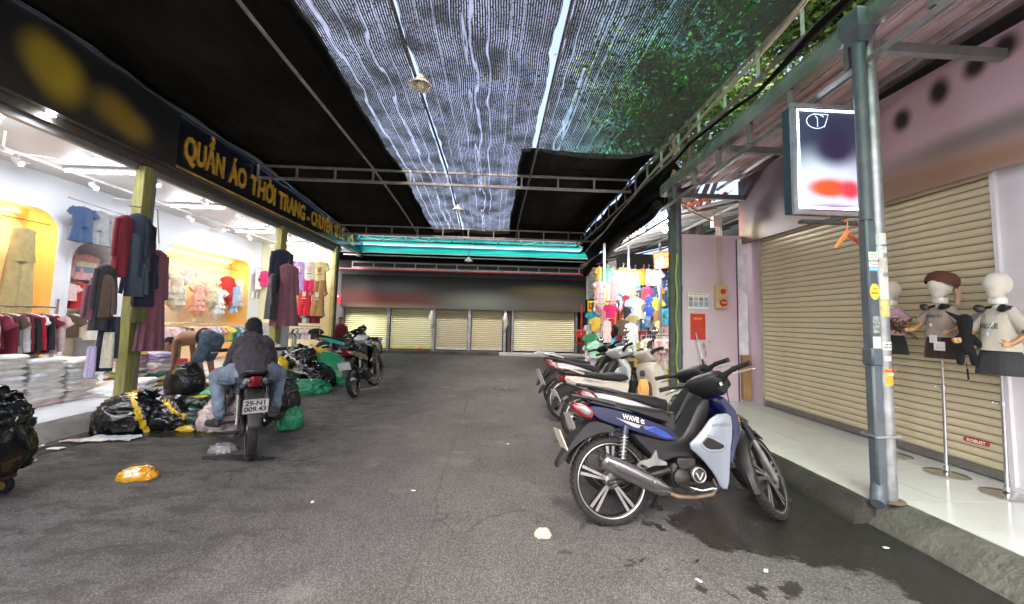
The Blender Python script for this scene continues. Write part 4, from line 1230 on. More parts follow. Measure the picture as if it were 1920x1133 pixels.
def wheel(par, c, r, tw, T=None, style='double', disc=False, spoke_mat=None, rimedge=None, tyre=None):
    w = MB()
    w.lathe([(r - tw * 1.05, -tw * .62), (r - tw * .75, -tw * .98), (r - tw * .28, -tw * .86), (r - tw * .04, -tw * .45), (r, 0), (r - tw * .04, tw * .45), (r - tw * .28, tw * .86), (r - tw * .75, tw * .98), (r - tw * 1.05, tw * .62)], c, 'y', 48)
    # tread blocks
    n = 44
    for k in range(n):
        a = 2 * math.pi * k / n
        for s in (-1, 1):
            ca_, sa_ = math.cos(a + s * .03), math.sin(a + s * .03)
            rr_ = r - tw * .10
            X = Vector((c[0] + ca_ * rr_, c[1] + s * tw * .40, c[2] + sa_ * rr_))
            tx = Vector((-sa_, 0, ca_)); nx_ = Vector((ca_, 0, sa_)); ty = Vector((0, 1, 0))
            p = []
            for d in (-.010, .010):
                for e in (-tw * .26, tw * .26):
                    for h_ in (0, .0075): p.append(X + tx * (d + e * s * .35) + ty * e + nx_ * (h_ - abs(e + s * tw * .4) * .10 ))
            w.add(p, [(0, 1, 3, 2), (4, 6, 7, 5), (0, 4, 5, 1), (2, 3, 7, 6), (1, 5, 7, 3), (0, 2, 6, 4)])
    o = w.build('wheel', None, par, T=T, smooth=.6)
    o.data.materials.append(tyre or rubber)
    o.name = 'wheel'
    ri = r - tw * 1.0
    m = MB().lathe([(ri + .004, -tw * .66), (ri - .006, -tw * .72), (ri - .018, -tw * .55), (ri - .022, 0), (ri - .018, tw * .55), (ri - .006, tw * .72), (ri + .004, tw * .66)], c, 'y', 48)
    m.build('rim', rim_dark if style != 'alloy' else alu, o, T=T, smooth=.6)
    m = MB()
    for s in (-1, 1):
        m.lathe([(ri + .001, s * tw * .70), (ri - .004, s * tw * .76), (ri - .009, s * tw * .70)], c, 'y', 48)
    m.build('rim_edge', rimedge or polished, o, T=T, smooth=.6)
    # hub
    m = MB().lathe([(.0, -.055), (.03, -.055), (.034, -.05), (.05, -.04), (.052, .04), (.034, .05), (.0, .055)], c, 'y', 24)
    if disc:
        m.lathe([(.095, -.05), (.095, -.046), (.06, -.046), (.06, -.05)], c, 'y', 30)
    m.build('hub', cast, o, T=T)
    sm_ = spoke_mat or polished
    if style == 'wire':
        m = MB()
        for k in range(28):
            a = 2 * math.pi * k / 28; s = 1 if k % 2 else -1; d = .25 * (1 if k % 4 < 2 else -1)
            m.tube([(c[0] + .045 * math.cos(a + d), c[1] + s * .03, c[2] + .045 * math.sin(a + d)), (c[0] + (ri - .012) * math.cos(a), c[1], c[2] + (ri - .012) * math.sin(a))], .0018, 4)
        m.build('spokes', chromed, o, T=T)
    else:
        for k in range(5):
            m = MB(); md = MB()
            offs = (-.10, .10) if style == 'double' else (0,)
            for d in offs:
                a = 2 * math.pi * k / 5 + .3
                a0, a1 = a + d * 1.6, a + d
                p0 = Vector((c[0] + .045 * math.cos(a0), 0, c[2] + .045 * math.sin(a0)))
                p1 = Vector((c[0] + (ri - .012) * math.cos(a1), 0, c[2] + (ri - .012) * math.sin(a1)))
                dr = (p1 - p0).normalized(); nn = Vector((-dr.z, 0, dr.x))
                w0, w1 = (.0085, .0115) if style == 'double' else (.02, .012)
                for (mm, ya, yb, f_) in ((md, -.016, .016, 1.25), (m, -.019, -.0165, .9), (m, .0165, .019, .9)):
                    vs = [p + nn * (sg * wd_ * f_) + Vector((0, c[1] + y, 0)) for p, wd_ in ((p0, w0), (p1, w1)) for sg in (-1, 1) for y in (ya, yb)]
                    mm.add(vs, [(0, 1, 3, 2), (4, 6, 7, 5), (0, 4, 5, 1), (2, 3, 7, 6), (1, 5, 7, 3), (0, 2, 6, 4)])
            sp = md.build('spoke', rim_dark if style == 'double' else sm_, o, T=T, smooth=0)
            if style == 'double': m.v and merged([m]).build('spoke', sm_, o, T=T, smooth=0)
    return o
def spring(p0, p1, r, wire, turns, n=10):
    p0, p1 = Vector(p0), Vector(p1)
    d = p1 - p0; L_ = d.length; d.normalize(); a = d.orthogonal().normalized(); b = d.cross(a)
    k = int(turns * n)
    return MB().tube([p0 + d * L_ * i / k + a * r * math.cos(2 * math.pi * i / n) + b * r * math.sin(2 * math.pi * i / n) for i in range(k + 1)], wire, 6)
def steer_matrix(ang, xg, rake):
    """rotation about the steering axis"""
    ax = Vector((-math.sin(rake), 0, math.cos(rake)))
    o = Vector((xg, 0, 0))
    return Matrix.Translation(o) @ Matrix.Rotation(ang, 4, ax) @ Matrix.Translation(-o)

def mirror_part(t, T, s, x, z, y, head=chrome):
    mb = MB().tube([(x, s * y, z), (x + .01, s * (y + .03), z + .09), (x - .01, s * (y + .08), z + .17)], .005, 6)
    o = mb.build('mirror', black_plastic, t, T=T)
    c = (x - .01, s * (y + .095), z + .21)
    MB().ball(c, (.018, .06, .042), 16, 8).build('mirror_shell', black_plastic, o, T=T)
    MB().ball((c[0] - .008, c[1], c[2]), (.014, .052, .035), 16, 8).build('mirror_glass', head, o, T=T)

def underbone(label, loc, heading, lean, steer, P_, plate=None, group=None, mirrors=False, rack=False, style='double', letters=None, front_style=None, stand=True, decal=False):
    t = thing('motorbike', label, 'motorbike', loc, (lean, 0, heading), group)
    body, side, shield, accent = P_['body'], P_['side'], P_['shield'], P_.get('accent', P_['side'])
    T = steer_matrix(steer, 1.30, R(26.5))
    wheel(t, (0, 0, .288), .288, .042, style=style)
    wheel(t, (1.23, 0, .285), .285, .036, T=T, style=front_style or style, disc=True)
    # seat
    sp = smooth_poly([(-.20, .835), (-.10, .85), (.0, .832), (.12, .80), (.28, .782), (.40, .765), (.44, .72), (.43, .655), (.30, .69), (.10, .755), (-.12, .80)], 2)
    sym(sp, lambda x, z: .085 + .045 * max(0, min(1, (x + .2) / .5)) * (1 if x < .36 else .75), .022).build('seat', seat_m, t)
    # tail panels
    tp_ = smooth_poly([(-.17, .80), (-.06, .795), (.14, .745), (.27, .70), (.44, .64), (.44, .545), (.32, .565), (.09, .632), (-.08, .685), (-.15, .735)], 2)
    wf = lambda x, z: .065 + .085 * max(0, min(1, (x + .2) / .45)) - .02 * max(0, (.62 - z) * 5)
    sym(tp_, wf, .012).build('side_cover', side, t)
    if decal:
        for s in (-1, 1):
            for poly, mt in (([(.02, .715), (.10, .69), (.16, .672), (.30, .64), (.40, .585), (.38, .60), (.26, .625), (.14, .652)], M('silver_decal', (.3, .32, .36), .3)), ([(.20, .655), (.29, .655), (.36, .62), (.42, .575), (.35, .58), (.30, .60), (.22, .635)], M('bright_blue_decal', (.01, .04, .26), .25, coat=.6))):
                MB().rings([[(x, s * (wf(x, z) + d), z) for x, z in poly] for d in (-.004, .0028 if 'silver' in mt.name else .0045)], True, True).build('decal', mt, t, smooth=0)
        me = text_mesh('WAVE α', .045, .001, .9, .0006)
        for v in me.vertices:
            c = v.co
            x_ = .14 + c.x * .95; z_ = .705 - .24 * c.x + c.y
            v.co = (x_, -(wf(x_, z_) + .006 + (c.z)), z_)
        me.name = 'decal'
        link('decal', me, M('cream_print', (.75, .72, .6), .4), t)
    # under-seat body and centre spine
    ub = smooth_poly([(.10, .63), (.44, .56), (.53, .60), (.70, .84), (.79, .84), (.74, .68), (.64, .50), (.60, .42), (.45, .44), (.33, .40), (.24, .47), (.16, .55)], 1)
    sym(ub, lambda x, z: .115 - .05 * max(0, min(1, (x - .5) / .25)), .02).build('centre_body', plast, t)
    sym(smooth_poly([(.30, .56), (.46, .60), (.47, .75), (.42, .74)], 1), .12, .015).build('tank_cover', plast, t)
    # leg shield wings
    wing = smooth_poly([(.517, .527), (.60, .60), (.715, .735), (.835, .75), (.835, .62), (.80, .48), (.765, .25), (.715, .255), (.68, .345), (.61, .44)], 1)
    for s in (-1, 1):
        fo = lambda x, z, s=s: s * (.155 + .05 * (x - .5) / .33)
        fi = lambda x, z, s=s: s * (.135 + .05 * (x - .5) / .33)
        o = sidepanel(wing, fi, fo, .008).build('leg_shield', shield, t)
        hole = [(.61, .56), (.66, .572), (.76, .535), (.745, .505), (.66, .50), (.62, .53)]
        rim_ = smooth_poly([(.585, .545), (.64, .60), (.665, .605), (.79, .54), (.755, .49), (.64, .485)], 1)
        MB().rings([[(x, fo(x, z) + s * .0006, z) for x, z in rim_], [(x, fo(x, z) + s * .004, z) for x, z in inset(rim_, .008)], [(x, fo(x, z) - s * .0 + s * .0035, z) for x, z in inset(rim_, .016)]], True, True).build('intake_rim', shield, o, smooth=.3)
        MB().rings([[(x, fo(x, z) + s * .002, z) for x, z in inset(rim_, .017)], [(x, fo(x, z) + s * .0042, z) for x, z in inset(rim_, .019)]], True, True).build('intake', M('intake_black', (.008, .008, .008), .9), o, smooth=0)
        if letters:
            me = text_mesh(letters, .030, .0006, 1.15, .0005)
            for v in me.vertices:
                c = v.co
                x_ = .755 - s * c.x * 1.0; z_ = .668 - s * c.x * -.08 * -1 + c.y
                v.co = (x_, fo(x_, z_) + s * (.0022 + c.z), z_)
            me.name = 'lettering'
            link('lettering', me, M('grey_print', (.12, .12, .13), .4), o)
    # front shield
    fs = smooth_poly([(.78, .86), (.86, .86), (.925, .74), (.91, .60), (.86, .46), (.80, .25), (.755, .25), (.80, .50), (.83, .66), (.80, .76)], 1)
    sym(fs, lambda x, z: .10 + .11 * max(0, min(1, (.80 - abs(z - .62)) * 1.4 - .25)) * (1 if z < .8 else .7), .02).build('front_shield', body, t)
    for s in (-1, 1):
        MB().ball((.91, s * .12, .70), (.03, .05, .035), 12, 8).build('turn_signal', M('smoked_amber', (.35, .18, .05), .15, coat=.6), t)
    # handlebar cowl
    cw = smooth_poly([(.66, .93), (.64, .965), (.70, 1.0), (.80, 1.03), (.89, 1.0), (.93, .93), (.90, .86), (.82, .84), (.72, .87)], 2)
    co_ = sym(cw, lambda x, z: .095 + .03 * (z > .9), .03).build('handlebar_cowl', P_.get('cowl', plast), t, T=T)
    MB().prism(smooth_poly([(.69, .075), (.79, .06), (.79, -.06), (.69, -.075)], 1), .99, .996, T=Matrix.Rotation(0, 4, 'X'), plane='xy').build('meter_glass', M('meter_glass', (.06, .07, .08), .08, coat=1), co_, T=T @ Matrix.Translation((.745, 0, 1.003)) @ Matrix.Rotation(R(-20), 4, 'Y') @ Matrix.Translation((-.745, 0, -.99)))
    MB().box(-.022, .022, -.004, 0, -.011, .011).build('label', M('paper_tag', (.6, .6, .58), .5), co_, smooth=0, T=T @ Matrix.Translation((.70, -.122, .90)) @ Matrix.Rotation(R(-15), 4, 'Y'))
    MB().ball((.905, 0, .93), (.045, .085, .06), 18, 10).build('headlight', M('headlight_glass', (.55, .58, .6), .06, coat=1), t, T=T)
    for s in (-1, 1):
        MB().tube([(.79, s * .10, .955), (.77, s * .17, .975), (.735, s * .24, .985)], [.035, .02, .015], 10).build('handlebar', plast, t, T=T)
        MB().tube([(.745, s * .225, .983), (.735, s * .245, .984), (.715, s * .345, .985), (.713, s * .355, .985)], [.021, .018, .018, .021], 12).build('grip', rubber, t, T=T)
        MB().tube([(.78, s * .19, .965), (.80, s * .22, .965), (.78, s * .34, .955), (.785, s * .35, .95)], [.007, .007, .005, .006], 6).build('lever', alu, t, T=T)
        if mirrors:
            mirror_part(t, T, s, .77, .99, .16)
    # fork and front fender
    for s in (-1, 1):
        MB().tube([(.985, s * .075, .66), (1.045, s * .075, .53)], .022, 12).build('fork_tube', plast, t, T=T)
        MB().tube([(1.04, s * .075, .54), (1.10, s * .075, .43), (1.19, s * .075, .25)], [.017, .024, .022], 12).build('fork_leg', cast, t, T=T)
    MB().cyl((1.23, -.09, .285), (1.23, .09, .285), .012, 10).build('axle', steel, t, T=T)
    fen = []
    for i in range(17):
        a = R(58 + i * 8.8)
        rr_ = .318 + (.01 if 3 < i < 13 else .0)
        wd_ = .050 * (1 if 2 < i < 14 else .7)
        cx_, cz_ = 1.23 + rr_ * math.cos(a), .285 + rr_ * math.sin(a)
        dx, dz = math.cos(a), math.sin(a)
        fen.append([(cx_ - dx * .035, -wd_, cz_ - dz * .035), (cx_ - dx * .004, -wd_ * .9, cz_ - dz * .004), (cx_ + dx * .012, 0, cz_ + dz * .012), (cx_ - dx * .004, wd_ * .9, cz_ - dz * .004), (cx_ - dx * .035, wd_, cz_ - dz * .035), (cx_ - dx * .012, wd_ * .6, cz_ - dz * .012), (cx_ - dx * .0, 0, cz_ - dz * .0), (cx_ - dx * .012, -wd_ * .6, cz_ - dz * .012)])
    MB().rings(fen).build('front_fender', P_.get('fender', plast), t, T=T)
    # rear fender, plate, tail light
    rf = smooth_poly([(.02, .66), (-.14, .70), (-.22, .64), (-.30, .54), (-.385, .43), (-.40, .38), (-.375, .385), (-.31, .47), (-.22, .55), (-.10, .60), (.05, .61)], 1)
    sym(rf, lambda x, z: .075 - .03 * max(0, (-x - .2) / .2), .008).build('rear_fender', plast, t)
    rfi = []
    for i in range(11):
        a = R(50 + i * 11)
        rfi.append([(.33 * math.cos(a), y, .288 + .33 * math.sin(a)) for y in (-.055, .055)] + [(.322 * math.cos(a), y, .288 + .322 * math.sin(a)) for y in (.055, -.055)])
    MB().rings(rfi).build('inner_fender', plast, t)
    pT = Matrix.Translation((-.352, 0, .565)) @ Matrix.Rotation(R(-22), 4, 'Y')
    po = MB().box(-.004, .002, -.095, .095, -.07, .07, ch=0).build('number_plate', plate_m if not P_.get('plate') else P_['plate'], t, T=pT, smooth=0)
    pf = MB()
    for a in ((-.097, .097, .066, .072), (-.097, .097, -.072, -.066), (-.1, -.094, -.07, .07), (.094, .1, -.07, .07)):
        pf.box(-.0065, -.0042, a[0], a[1], a[2], a[3])
    pf.build('plate_rim', alu, po, T=pT, smooth=0)
    if plate:
        for body_, z_ in zip(plate, (.030, -.030)):
            me = text_mesh(body_, .066, .0022, .95, .0005); me.name = 'lettering'
            me.transform(pT @ frame((-.0048, 0, z_), (0, -1, 0), (0, 0, 1)))
            link('lettering', me, blk, po)
    tl_ = smooth_poly([(-.285, .815), (-.19, .815), (-.125, .765), (-.135, .70), (-.20, .705), (-.265, .755)], 1)
    o = sym(tl_, lambda x, z: (.035 + .065 * max(0, min(1, (x + .30) / .15))) * P_.get('tail', 1), .012).build('tail_light', red_lens, t)
    for s in (-1, 1):
        c_ = smooth_poly([(-.245, .785), (-.19, .79), (-.15, .755), (-.16, .725), (-.205, .74)], 1)
        sidepanel(c_, s * .05, lambda x, z, s=s: s * (.042 + .065 * max(0, min(1, (x + .30) / .15))), .006).build('turn_signal', clear_lens, o)
    MB().tube([(.02, -.105, .80), (-.16, -.09, .845), (-.27, -.055, .862), (-.285, 0, .864), (-.27, .055, .862), (-.16, .09, .845), (.02, .105, .80)], .0125, 8).build('grab_rail', plast if not rack else P_['rack'], t)
    if rack:
        for y in (-.06, 0, .06):
            MB().tube([(-.12, y, .875), (-.40, y, .885), (-.42, y, .87)], .011, 8).build('rear_rack', P_['rack'], t)
        MB().tube([(-.40, -.09, .883), (-.40, .09, .883)], .011, 8).build('rear_rack', P_['rack'], t)
        MB().tube([(-.12, -.08, .872), (-.12, .08, .872)], .011, 8).build('rear_rack', P_['rack'], t)
    # suspension, swingarm
    for s in (-1, 1):
        a_, b_ = (.085, s * .115, .645), (.035, s * .115, .33)
        o = MB().tube([a_, b_], .012, 8).build('shock_absorber', steel, t)
        MB().tube([(.09, s * .115, .66), (.076, s * .115, .60)], .026, 12).build('shock_cap', side if s < 0 else plast, o)
        spring((.078, s * .115, .605), (.043, s * .115, .40), .022, .0048, 9).build('coil_spring', spring_m, o)
        MB().tube([(.40, s * .08, .36), (.2, s * .09, .32), (.0, s * .085, .288), (-.05, s * .085, .285)], [.022, .02, .018, .016], 8).build('swingarm', engine_m, t)
    MB().cyl((0, -.10, .288), (0, .10, .288), .013, 10).build('axle', steel, t)
    cc = smooth_poly([(-.07, .24), (-.07, .34), (.0, .37), (.38, .40), (.45, .36), (.44, .27), (.1, .23)], 1)
    MB().prism(cc, .055, .085, .006).build('chain_case', plast, t)
    # engine
    en = MB().box(.42, .62, -.085, .09, .24, .40, ch=.02)
    en.tube([(.60, 0, .335), (.76, 0, .35)], [.062, .055], 14)
    for k in range(7):
        en.cyl((.635 + k * .016, 0, .34), (.640 + k * .016, 0, .34), .078, 16)
    en.box(.46, .60, -.10, -.05, .36, .44, ch=.01)
    eo = en.build('engine', engine_m, t)
    MB().lathe([(.0, -.145), (.045, -.143), (.056, -.135), (.058, -.09)], (.585, 0, .335), 'y', 24).build('clutch_cover', engine_m, eo)
    MB().lathe([(.050, -.147), (.046, -.149), (.043, -.147)], (.585, 0, .335), 'y', 28).build('cover_ring', alu, eo)
    MB().prism([(.555, .352), (.565, .352), (.586, .315), (.607, .352), (.616, .352), (.590, .303), (.582, .303)], -.151, -.144).build('cover_ring', alu, eo, smooth=0)
    MB().lathe([(.0, -.125), (.05, -.12), (.06, -.11), (.06, -.08)], (.48, 0, .31), 'y', 20).build('crankcase', engine_m, eo)
    # exhaust
    eh = MB().tube([(.74, -.03, .31), (.76, -.06, .24), (.70, -.09, .195), (.55, -.11, .185), (.42, -.125, .20), (.34, -.135, .235)], .014, 10)
    exo = eh.build('exhaust', rust_pipe, t)
    MB().tube([(.36, -.135, .225), (.30, -.14, .25), (.18, -.15, .31), (-.06, -.16, .425), (-.115, -.163, .452), (-.12, -.163, .455)], [.02, .042, .050, .055, .053, .03], 18).build('muffler', P_.get('muffler', chromed), exo)
    MB().tube([(-.118, -.163, .453), (-.135, -.1635, .462)], [.018, .018], 12).build('muffler_tip', M('tip_black', (.02, .02, .02), .6), exo)
    hs = MB().tube([(.37, -.152, .248), (.25, -.175, .30), (.02, -.19, .41), (-.09, -.19, .455)], [.010, .040, .046, .035], 14, flat=1)
    hs.build('heat_shield', P_.get('heat', chromed), exo)
    for x_, z_ in ((.22, .318), (-.03, .43)):
        MB().lathe([(0, -.006), (.009, -.005), (.010, 0)], (x_, -.226, z_), 'y', 12).build('bolt', steel, exo)
    # pegs and brackets
    for s in (-1, 1):
        MB().rings([[(x, y * s, z) for x, z in [(.12, .38), (.17, .43), (.25, .445), (.29, .50), (.30, .445), (.36, .42), (.36, .40), (.27, .40), (.20, .38)]] for y in (.115, .135)], True, True).build('peg_bracket', cast, t, smooth=.4)
        MB().tube([(.46, s * .10, .262), (.47, s * .24, .265)], .014, 8).build('footpeg', rubber, t)
        MB().tube([(.18, s * .13, .40), (.17, s * .22, .405)], .011, 8).build('footpeg', rubber, t)
    MB().tube([(.52, -.11, .25), (.60, -.14, .235), (.67, -.15, .25), (.69, -.17, .25)], .008, 8).build('brake_pedal', steel, t)
    MB().tube([(.50, .11, .25), (.56, .13, .235), (.40, .14, .235)], .008, 8).build('gear_pedal', steel, t)
    if stand:
        MB().tube([(.42, .09, .24), (.40, .17, .10), (.38, .235, .012 + math.tan(-lean) * .0), (.42, .25, .0)], .010, 8).build('side_stand', engine_m, t)
    MB().tube([(.36, .06, .22), (.30, .10, .17), (.24, .12, .165)], .012, 8).build('centre_stand', engine_m, t)
    # cables
    mb = MB()
    for s in (-1, 1):
        mb.tube([(.80, s * .07, .93), (.90, s * .09, .90), (.93, s * .06, .78), (.95, s * .03, .66)], .004, 5)
    mb.build('cable', black_plastic, t, T=None)
    return t

def scooter(label, loc, heading, lean, steer, body, group=None, inner=None, bag=True):
    t = thing('scooter', label, 'scooter', loc, (lean, 0, heading), group)
    T = steer_matrix(steer, 1.31, R(26.5))
    inner = inner or M('dark_brown_plastic', (.05, .03, .03), .5)
    wheel(t, (0, 0, .27), .27, .045, style='alloy', spoke_mat=alu)
    wheel(t, (1.24, 0, .265), .265, .040, T=T, style='alloy', spoke_mat=alu)
    sym(smooth_poly([(-.28, .80), (-.15, .835), (.05, .80), (.25, .775), (.42, .79), (.52, .77), (.56, .70), (.44, .68), (.2, .71), (-.05, .745), (-.25, .76)], 2), lambda x, z: .10 + .045 * max(0, min(1, (x + .3) / .5)), .025).build('seat', seat_m, t)
    bp_ = smooth_poly([(-.30, .76), (-.05, .745), (.2, .70), (.44, .68), (.55, .66), (.50, .52), (.44, .36), (.36, .30), (.26, .40), (.12, .53), (-.08, .62), (-.24, .67)], 2)
    wf = lambda x, z: .07 + .105 * max(0, min(1, (x + .32) / .4))
    sym(bp_, wf, .025).build('body_panel', body, t)
    for s in (-1, 1):
        me = text_mesh('Vision', .035, .0005, 1.1, .0005)
        for v in me.vertices:
            c = v.co; x_ = .02 - s * c.x; z_ = .705 - .15 * (-s * c.x) + c.y
            v.co = (x_, s * (wf(x_, z_) + .002 + c.z), z_)
        me.name = 'lettering'
        link('lettering', me, M('grey_print', (.12, .12, .13), .4), t)
    sym(smooth_poly([(.40, .30), (.95, .28), (1.0, .34), (.90, .36), (.52, .36), (.46, .42)], 1), .15, .02).build('floorboard', body, t)
    sym(smooth_poly([(.45, .36), (.90, .36), (.90, .375), (.45, .375)], 0), .14, .004).build('floor_mat', inner, t)
    ls = smooth_poly([(.80, .36), (.84, .55), (.80, .80), (.82, .90), (.90, .92), (.98, .82), (1.02, .66), (1.08, .54), (1.04, .44), (.96, .32)], 2)
    sym(ls, lambda x, z: .10 + .11 * max(0, min(1, 1.5 - abs(z - .66) * 3.2)), .03).build('leg_shield', body, t)
    sym(smooth_poly([(.775, .42), (.80, .56), (.785, .66), (.83, .68), (.87, .5), (.84, .42)], 1), .13, .012).build('inner_panel', inner, t)
    sym(smooth_poly([(.77, .74), (.775, .80), (.81, .81), (.81, .74)], 1), .04, .006).build('key_panel', inner, t)
    cw = smooth_poly([(.76, .99), (.75, 1.03), (.82, 1.07), (.91, 1.05), (.97, .98), (.96, .91), (.86, .90)], 2)
    sym(cw, lambda x, z: .12, .035).build('handlebar_cowl', body, t, T=T)
    MB().ball((.955, 0, .975), (.04, .09, .05), 18, 10).build('headlight', M('headlight_glass'), t, T=T)
    MB().prism([(.77, .06), (.86, .05), (.86, -.05), (.77, -.06)], 1.055, 1.062, plane='xy').build('meter_glass', M('meter_glass'), t, T=T)
    for s in (-1, 1):
        MB().tube([(.85, s * .10, 1.0), (.82, s * .20, 1.02), (.80, s * .24, 1.02)], [.03, .018, .015], 10).build('handlebar', inner, t, T=T)
        MB().tube([(.80, s * .235, 1.02), (.785, s * .34, 1.015)], .018, 12).build('grip', rubber, t, T=T)
        MB().tube([(.84, s * .19, 1.01), (.83, s * .33, 1.0)], .006, 6).build('lever', alu, t, T=T)
        mirror_part(t, T, s, .83, 1.03, .15)
        MB().tube([(1.05, s * .08, .50), (1.22, s * .08, .27)], .022, 10).build('fork_leg', cast, t, T=T)
    fen = []
    for i in range(15):
        a = R(40 + i * 9.5); rr_ = .30
        wd_ = .075
        cx_, cz_ = 1.24 + rr_ * math.cos(a), .265 + rr_ * math.sin(a)
        dx, dz = math.cos(a), math.sin(a)
        fen.append([(cx_ - dx * .05, -wd_, cz_ - dz * .05), (cx_, -wd_ * .85, cz_), (cx_ + dx * .02, 0, cz_ + dz * .02), (cx_, wd_ * .85, cz_), (cx_ - dx * .05, wd_, cz_ - dz * .05), (cx_ - dx * .01, 0, cz_ - dz * .01)])
    MB().rings(fen).build('front_fender', body, t, T=T)
    sym(smooth_poly([(-.30, .76), (-.20, .75), (-.14, .68), (-.20, .66), (-.285, .70)], 1), .09, .015).build('tail_light', red_lens, t)
    rf = smooth_poly([(.0, .62), (-.20, .67), (-.28, .60), (-.35, .47), (-.39, .36), (-.365, .37), (-.28, .50), (-.18, .57), (0, .58)], 1)
    sym(rf, .06, .008).build('rear_fender', plast, t)
    pT = Matrix.Translation((-.325, 0, .53)) @ Matrix.Rotation(R(-25), 4, 'Y')
    MB().box(-.004, .002, -.095, .095, -.07, .07).build('number_plate', plate_m, t, T=pT, smooth=0)
    MB().tube([(-.02, -.13, .77), (-.2, -.11, .83), (-.30, -.06, .85), (-.30, .06, .85), (-.2, .11, .83), (-.02, .13, .77)], .012, 8).build('grab_rail', body, t)
    MB().box(.05, .40, -.09, .09, .22, .40, ch=.03).build('engine', engine_m, t)
    MB().tube([(.35, -.10, .23), (.22, -.14, .26), (-.10, -.15, .34), (-.16, -.15, .355)], [.02, .05, .055, .04], 14).build('exhaust', plast, t)
    MB().box(-.05, .40, .07, .12, .25, .37, ch=.02).build('belt_cover', engine_m, t)
    spring((.03, .12, .60), (.0, .12, .36), .024, .005, 8).build('coil_spring', spring_m, t)
    MB().tube([(.40, .09, .24), (.38, .17, .10), (.36, .24, .012)], .010, 8).build('side_stand', engine_m, t)
    return t

blue = paint('deep_blue', (.0028, .006, .040), .2)
silver = paint('pale_silver', (.17, .195, .235), .3, metal=.15)
whitep = paint('white', (.44, .44, .46), .28)
pinkw = paint('pinkish_white', (.30, .255, .28), .3)
blackp = paint('black', (.004, .004, .005), .2)
creamp = paint('ivory', (.42, .38, .33), .28)
maroon = paint('maroon', (.05, .004, .010), .25)
GR = 'motorbikes parked along the right kerb'
underbone('blue and silver motorbike nearest the camera with its front wheel turned', (.86, 2.80, 0), R(4), R(-9), R(39), dict(body=blue, side=blue, shield=silver, plate=M('yellowed_plate', (.62, .6, .42), .4)), group=GR, letters='HONDA', decal=True)
bpy.context.view_layer.update()
underbone('white motorbike with black seat standing right behind the blue one', (1.02, 3.28, 0), R(5), R(-8), R(30), dict(body=whitep, side=whitep, shield=pinkw, fender=maroon), group=GR, letters='HONDA')
scooter('ivory scooter with round mirrors and brown inner panels in the parked row', (1.08, 4.62, 0), R(9), R(-7), R(20), creamp, group=GR)
underbone('white motorbike with silver rims between the ivory scooter and the farthest one', (1.06, 5.55, 0), R(7), R(-8), R(25), dict(body=whitep, side=whitep, shield=silver, cowl=whitep), group=GR, style='alloy', mirrors=True)
underbone('farthest motorbike of the right row, with white rear rack and maroon front', (1.10, 6.20, 0), R(8), R(-8), R(25), dict(body=maroon, side=whitep, shield=blackp, rack=whitep), group=GR, rack=True)
underbone('worn black motorbike ridden by the man in the dark jacket', (-2.30, 4.0, 0), R(124), R(0), R(0), dict(body=blackp, side=blackp, shield=M('dark_grey_paint', (.05, .05, .055), .4), muffler=plast, heat=plast, tail=.62), plate=('29-N1', '009.43'), stand=False, style='wire')
underbone('black and white motorbike parked alone past the green sack on the left', (-2.32, 6.98, 0), R(91), R(-9), R(-18), dict(body=blackp, side=blackp, shield=blackp, cowl=whitep, muffler=plast, heat=plast), style='wire')
underbone('motorbike with teal seat cover half hidden behind the parked black and white one', (-4.3, 10.6, 0), R(40), R(-8), R(20), dict(body=whitep, side=paint('teal', (.02, .3, .25)), shield=blackp), style='wire')
underbone('dark motorbike parked outside the far end of the clothes shop', (-5.3, 13.8, 0), R(20), R(-8), R(20), dict(body=paint('dark_green', (.01, .08, .06)), side=blackp, shield=blackp), style='wire')
# orange paper bag hung on the ivory scooter
mb = MB().rings([[(-.05, -.03, -.24), (.05, -.03, -.24), (.05, .03, -.24), (-.05, .03, -.24)], [(-.055, -.035, -.1), (.055, -.035, -.1), (.055, .035, -.1), (-.055, .035, -.1)], [(-.05, -.008, 0), (.05, -.008, 0), (.05, .008, 0), (-.05, .008, 0)]])
mb.build('paper_bag', M('orange_kraft_paper', (.62, .32, .10), .7, bump=.4, bscale=15), None, label='small orange kraft bag hung on the ivory scooter', cat='bag', loc=(1.80, 4.68, .72), rot=(0, 0, .3))
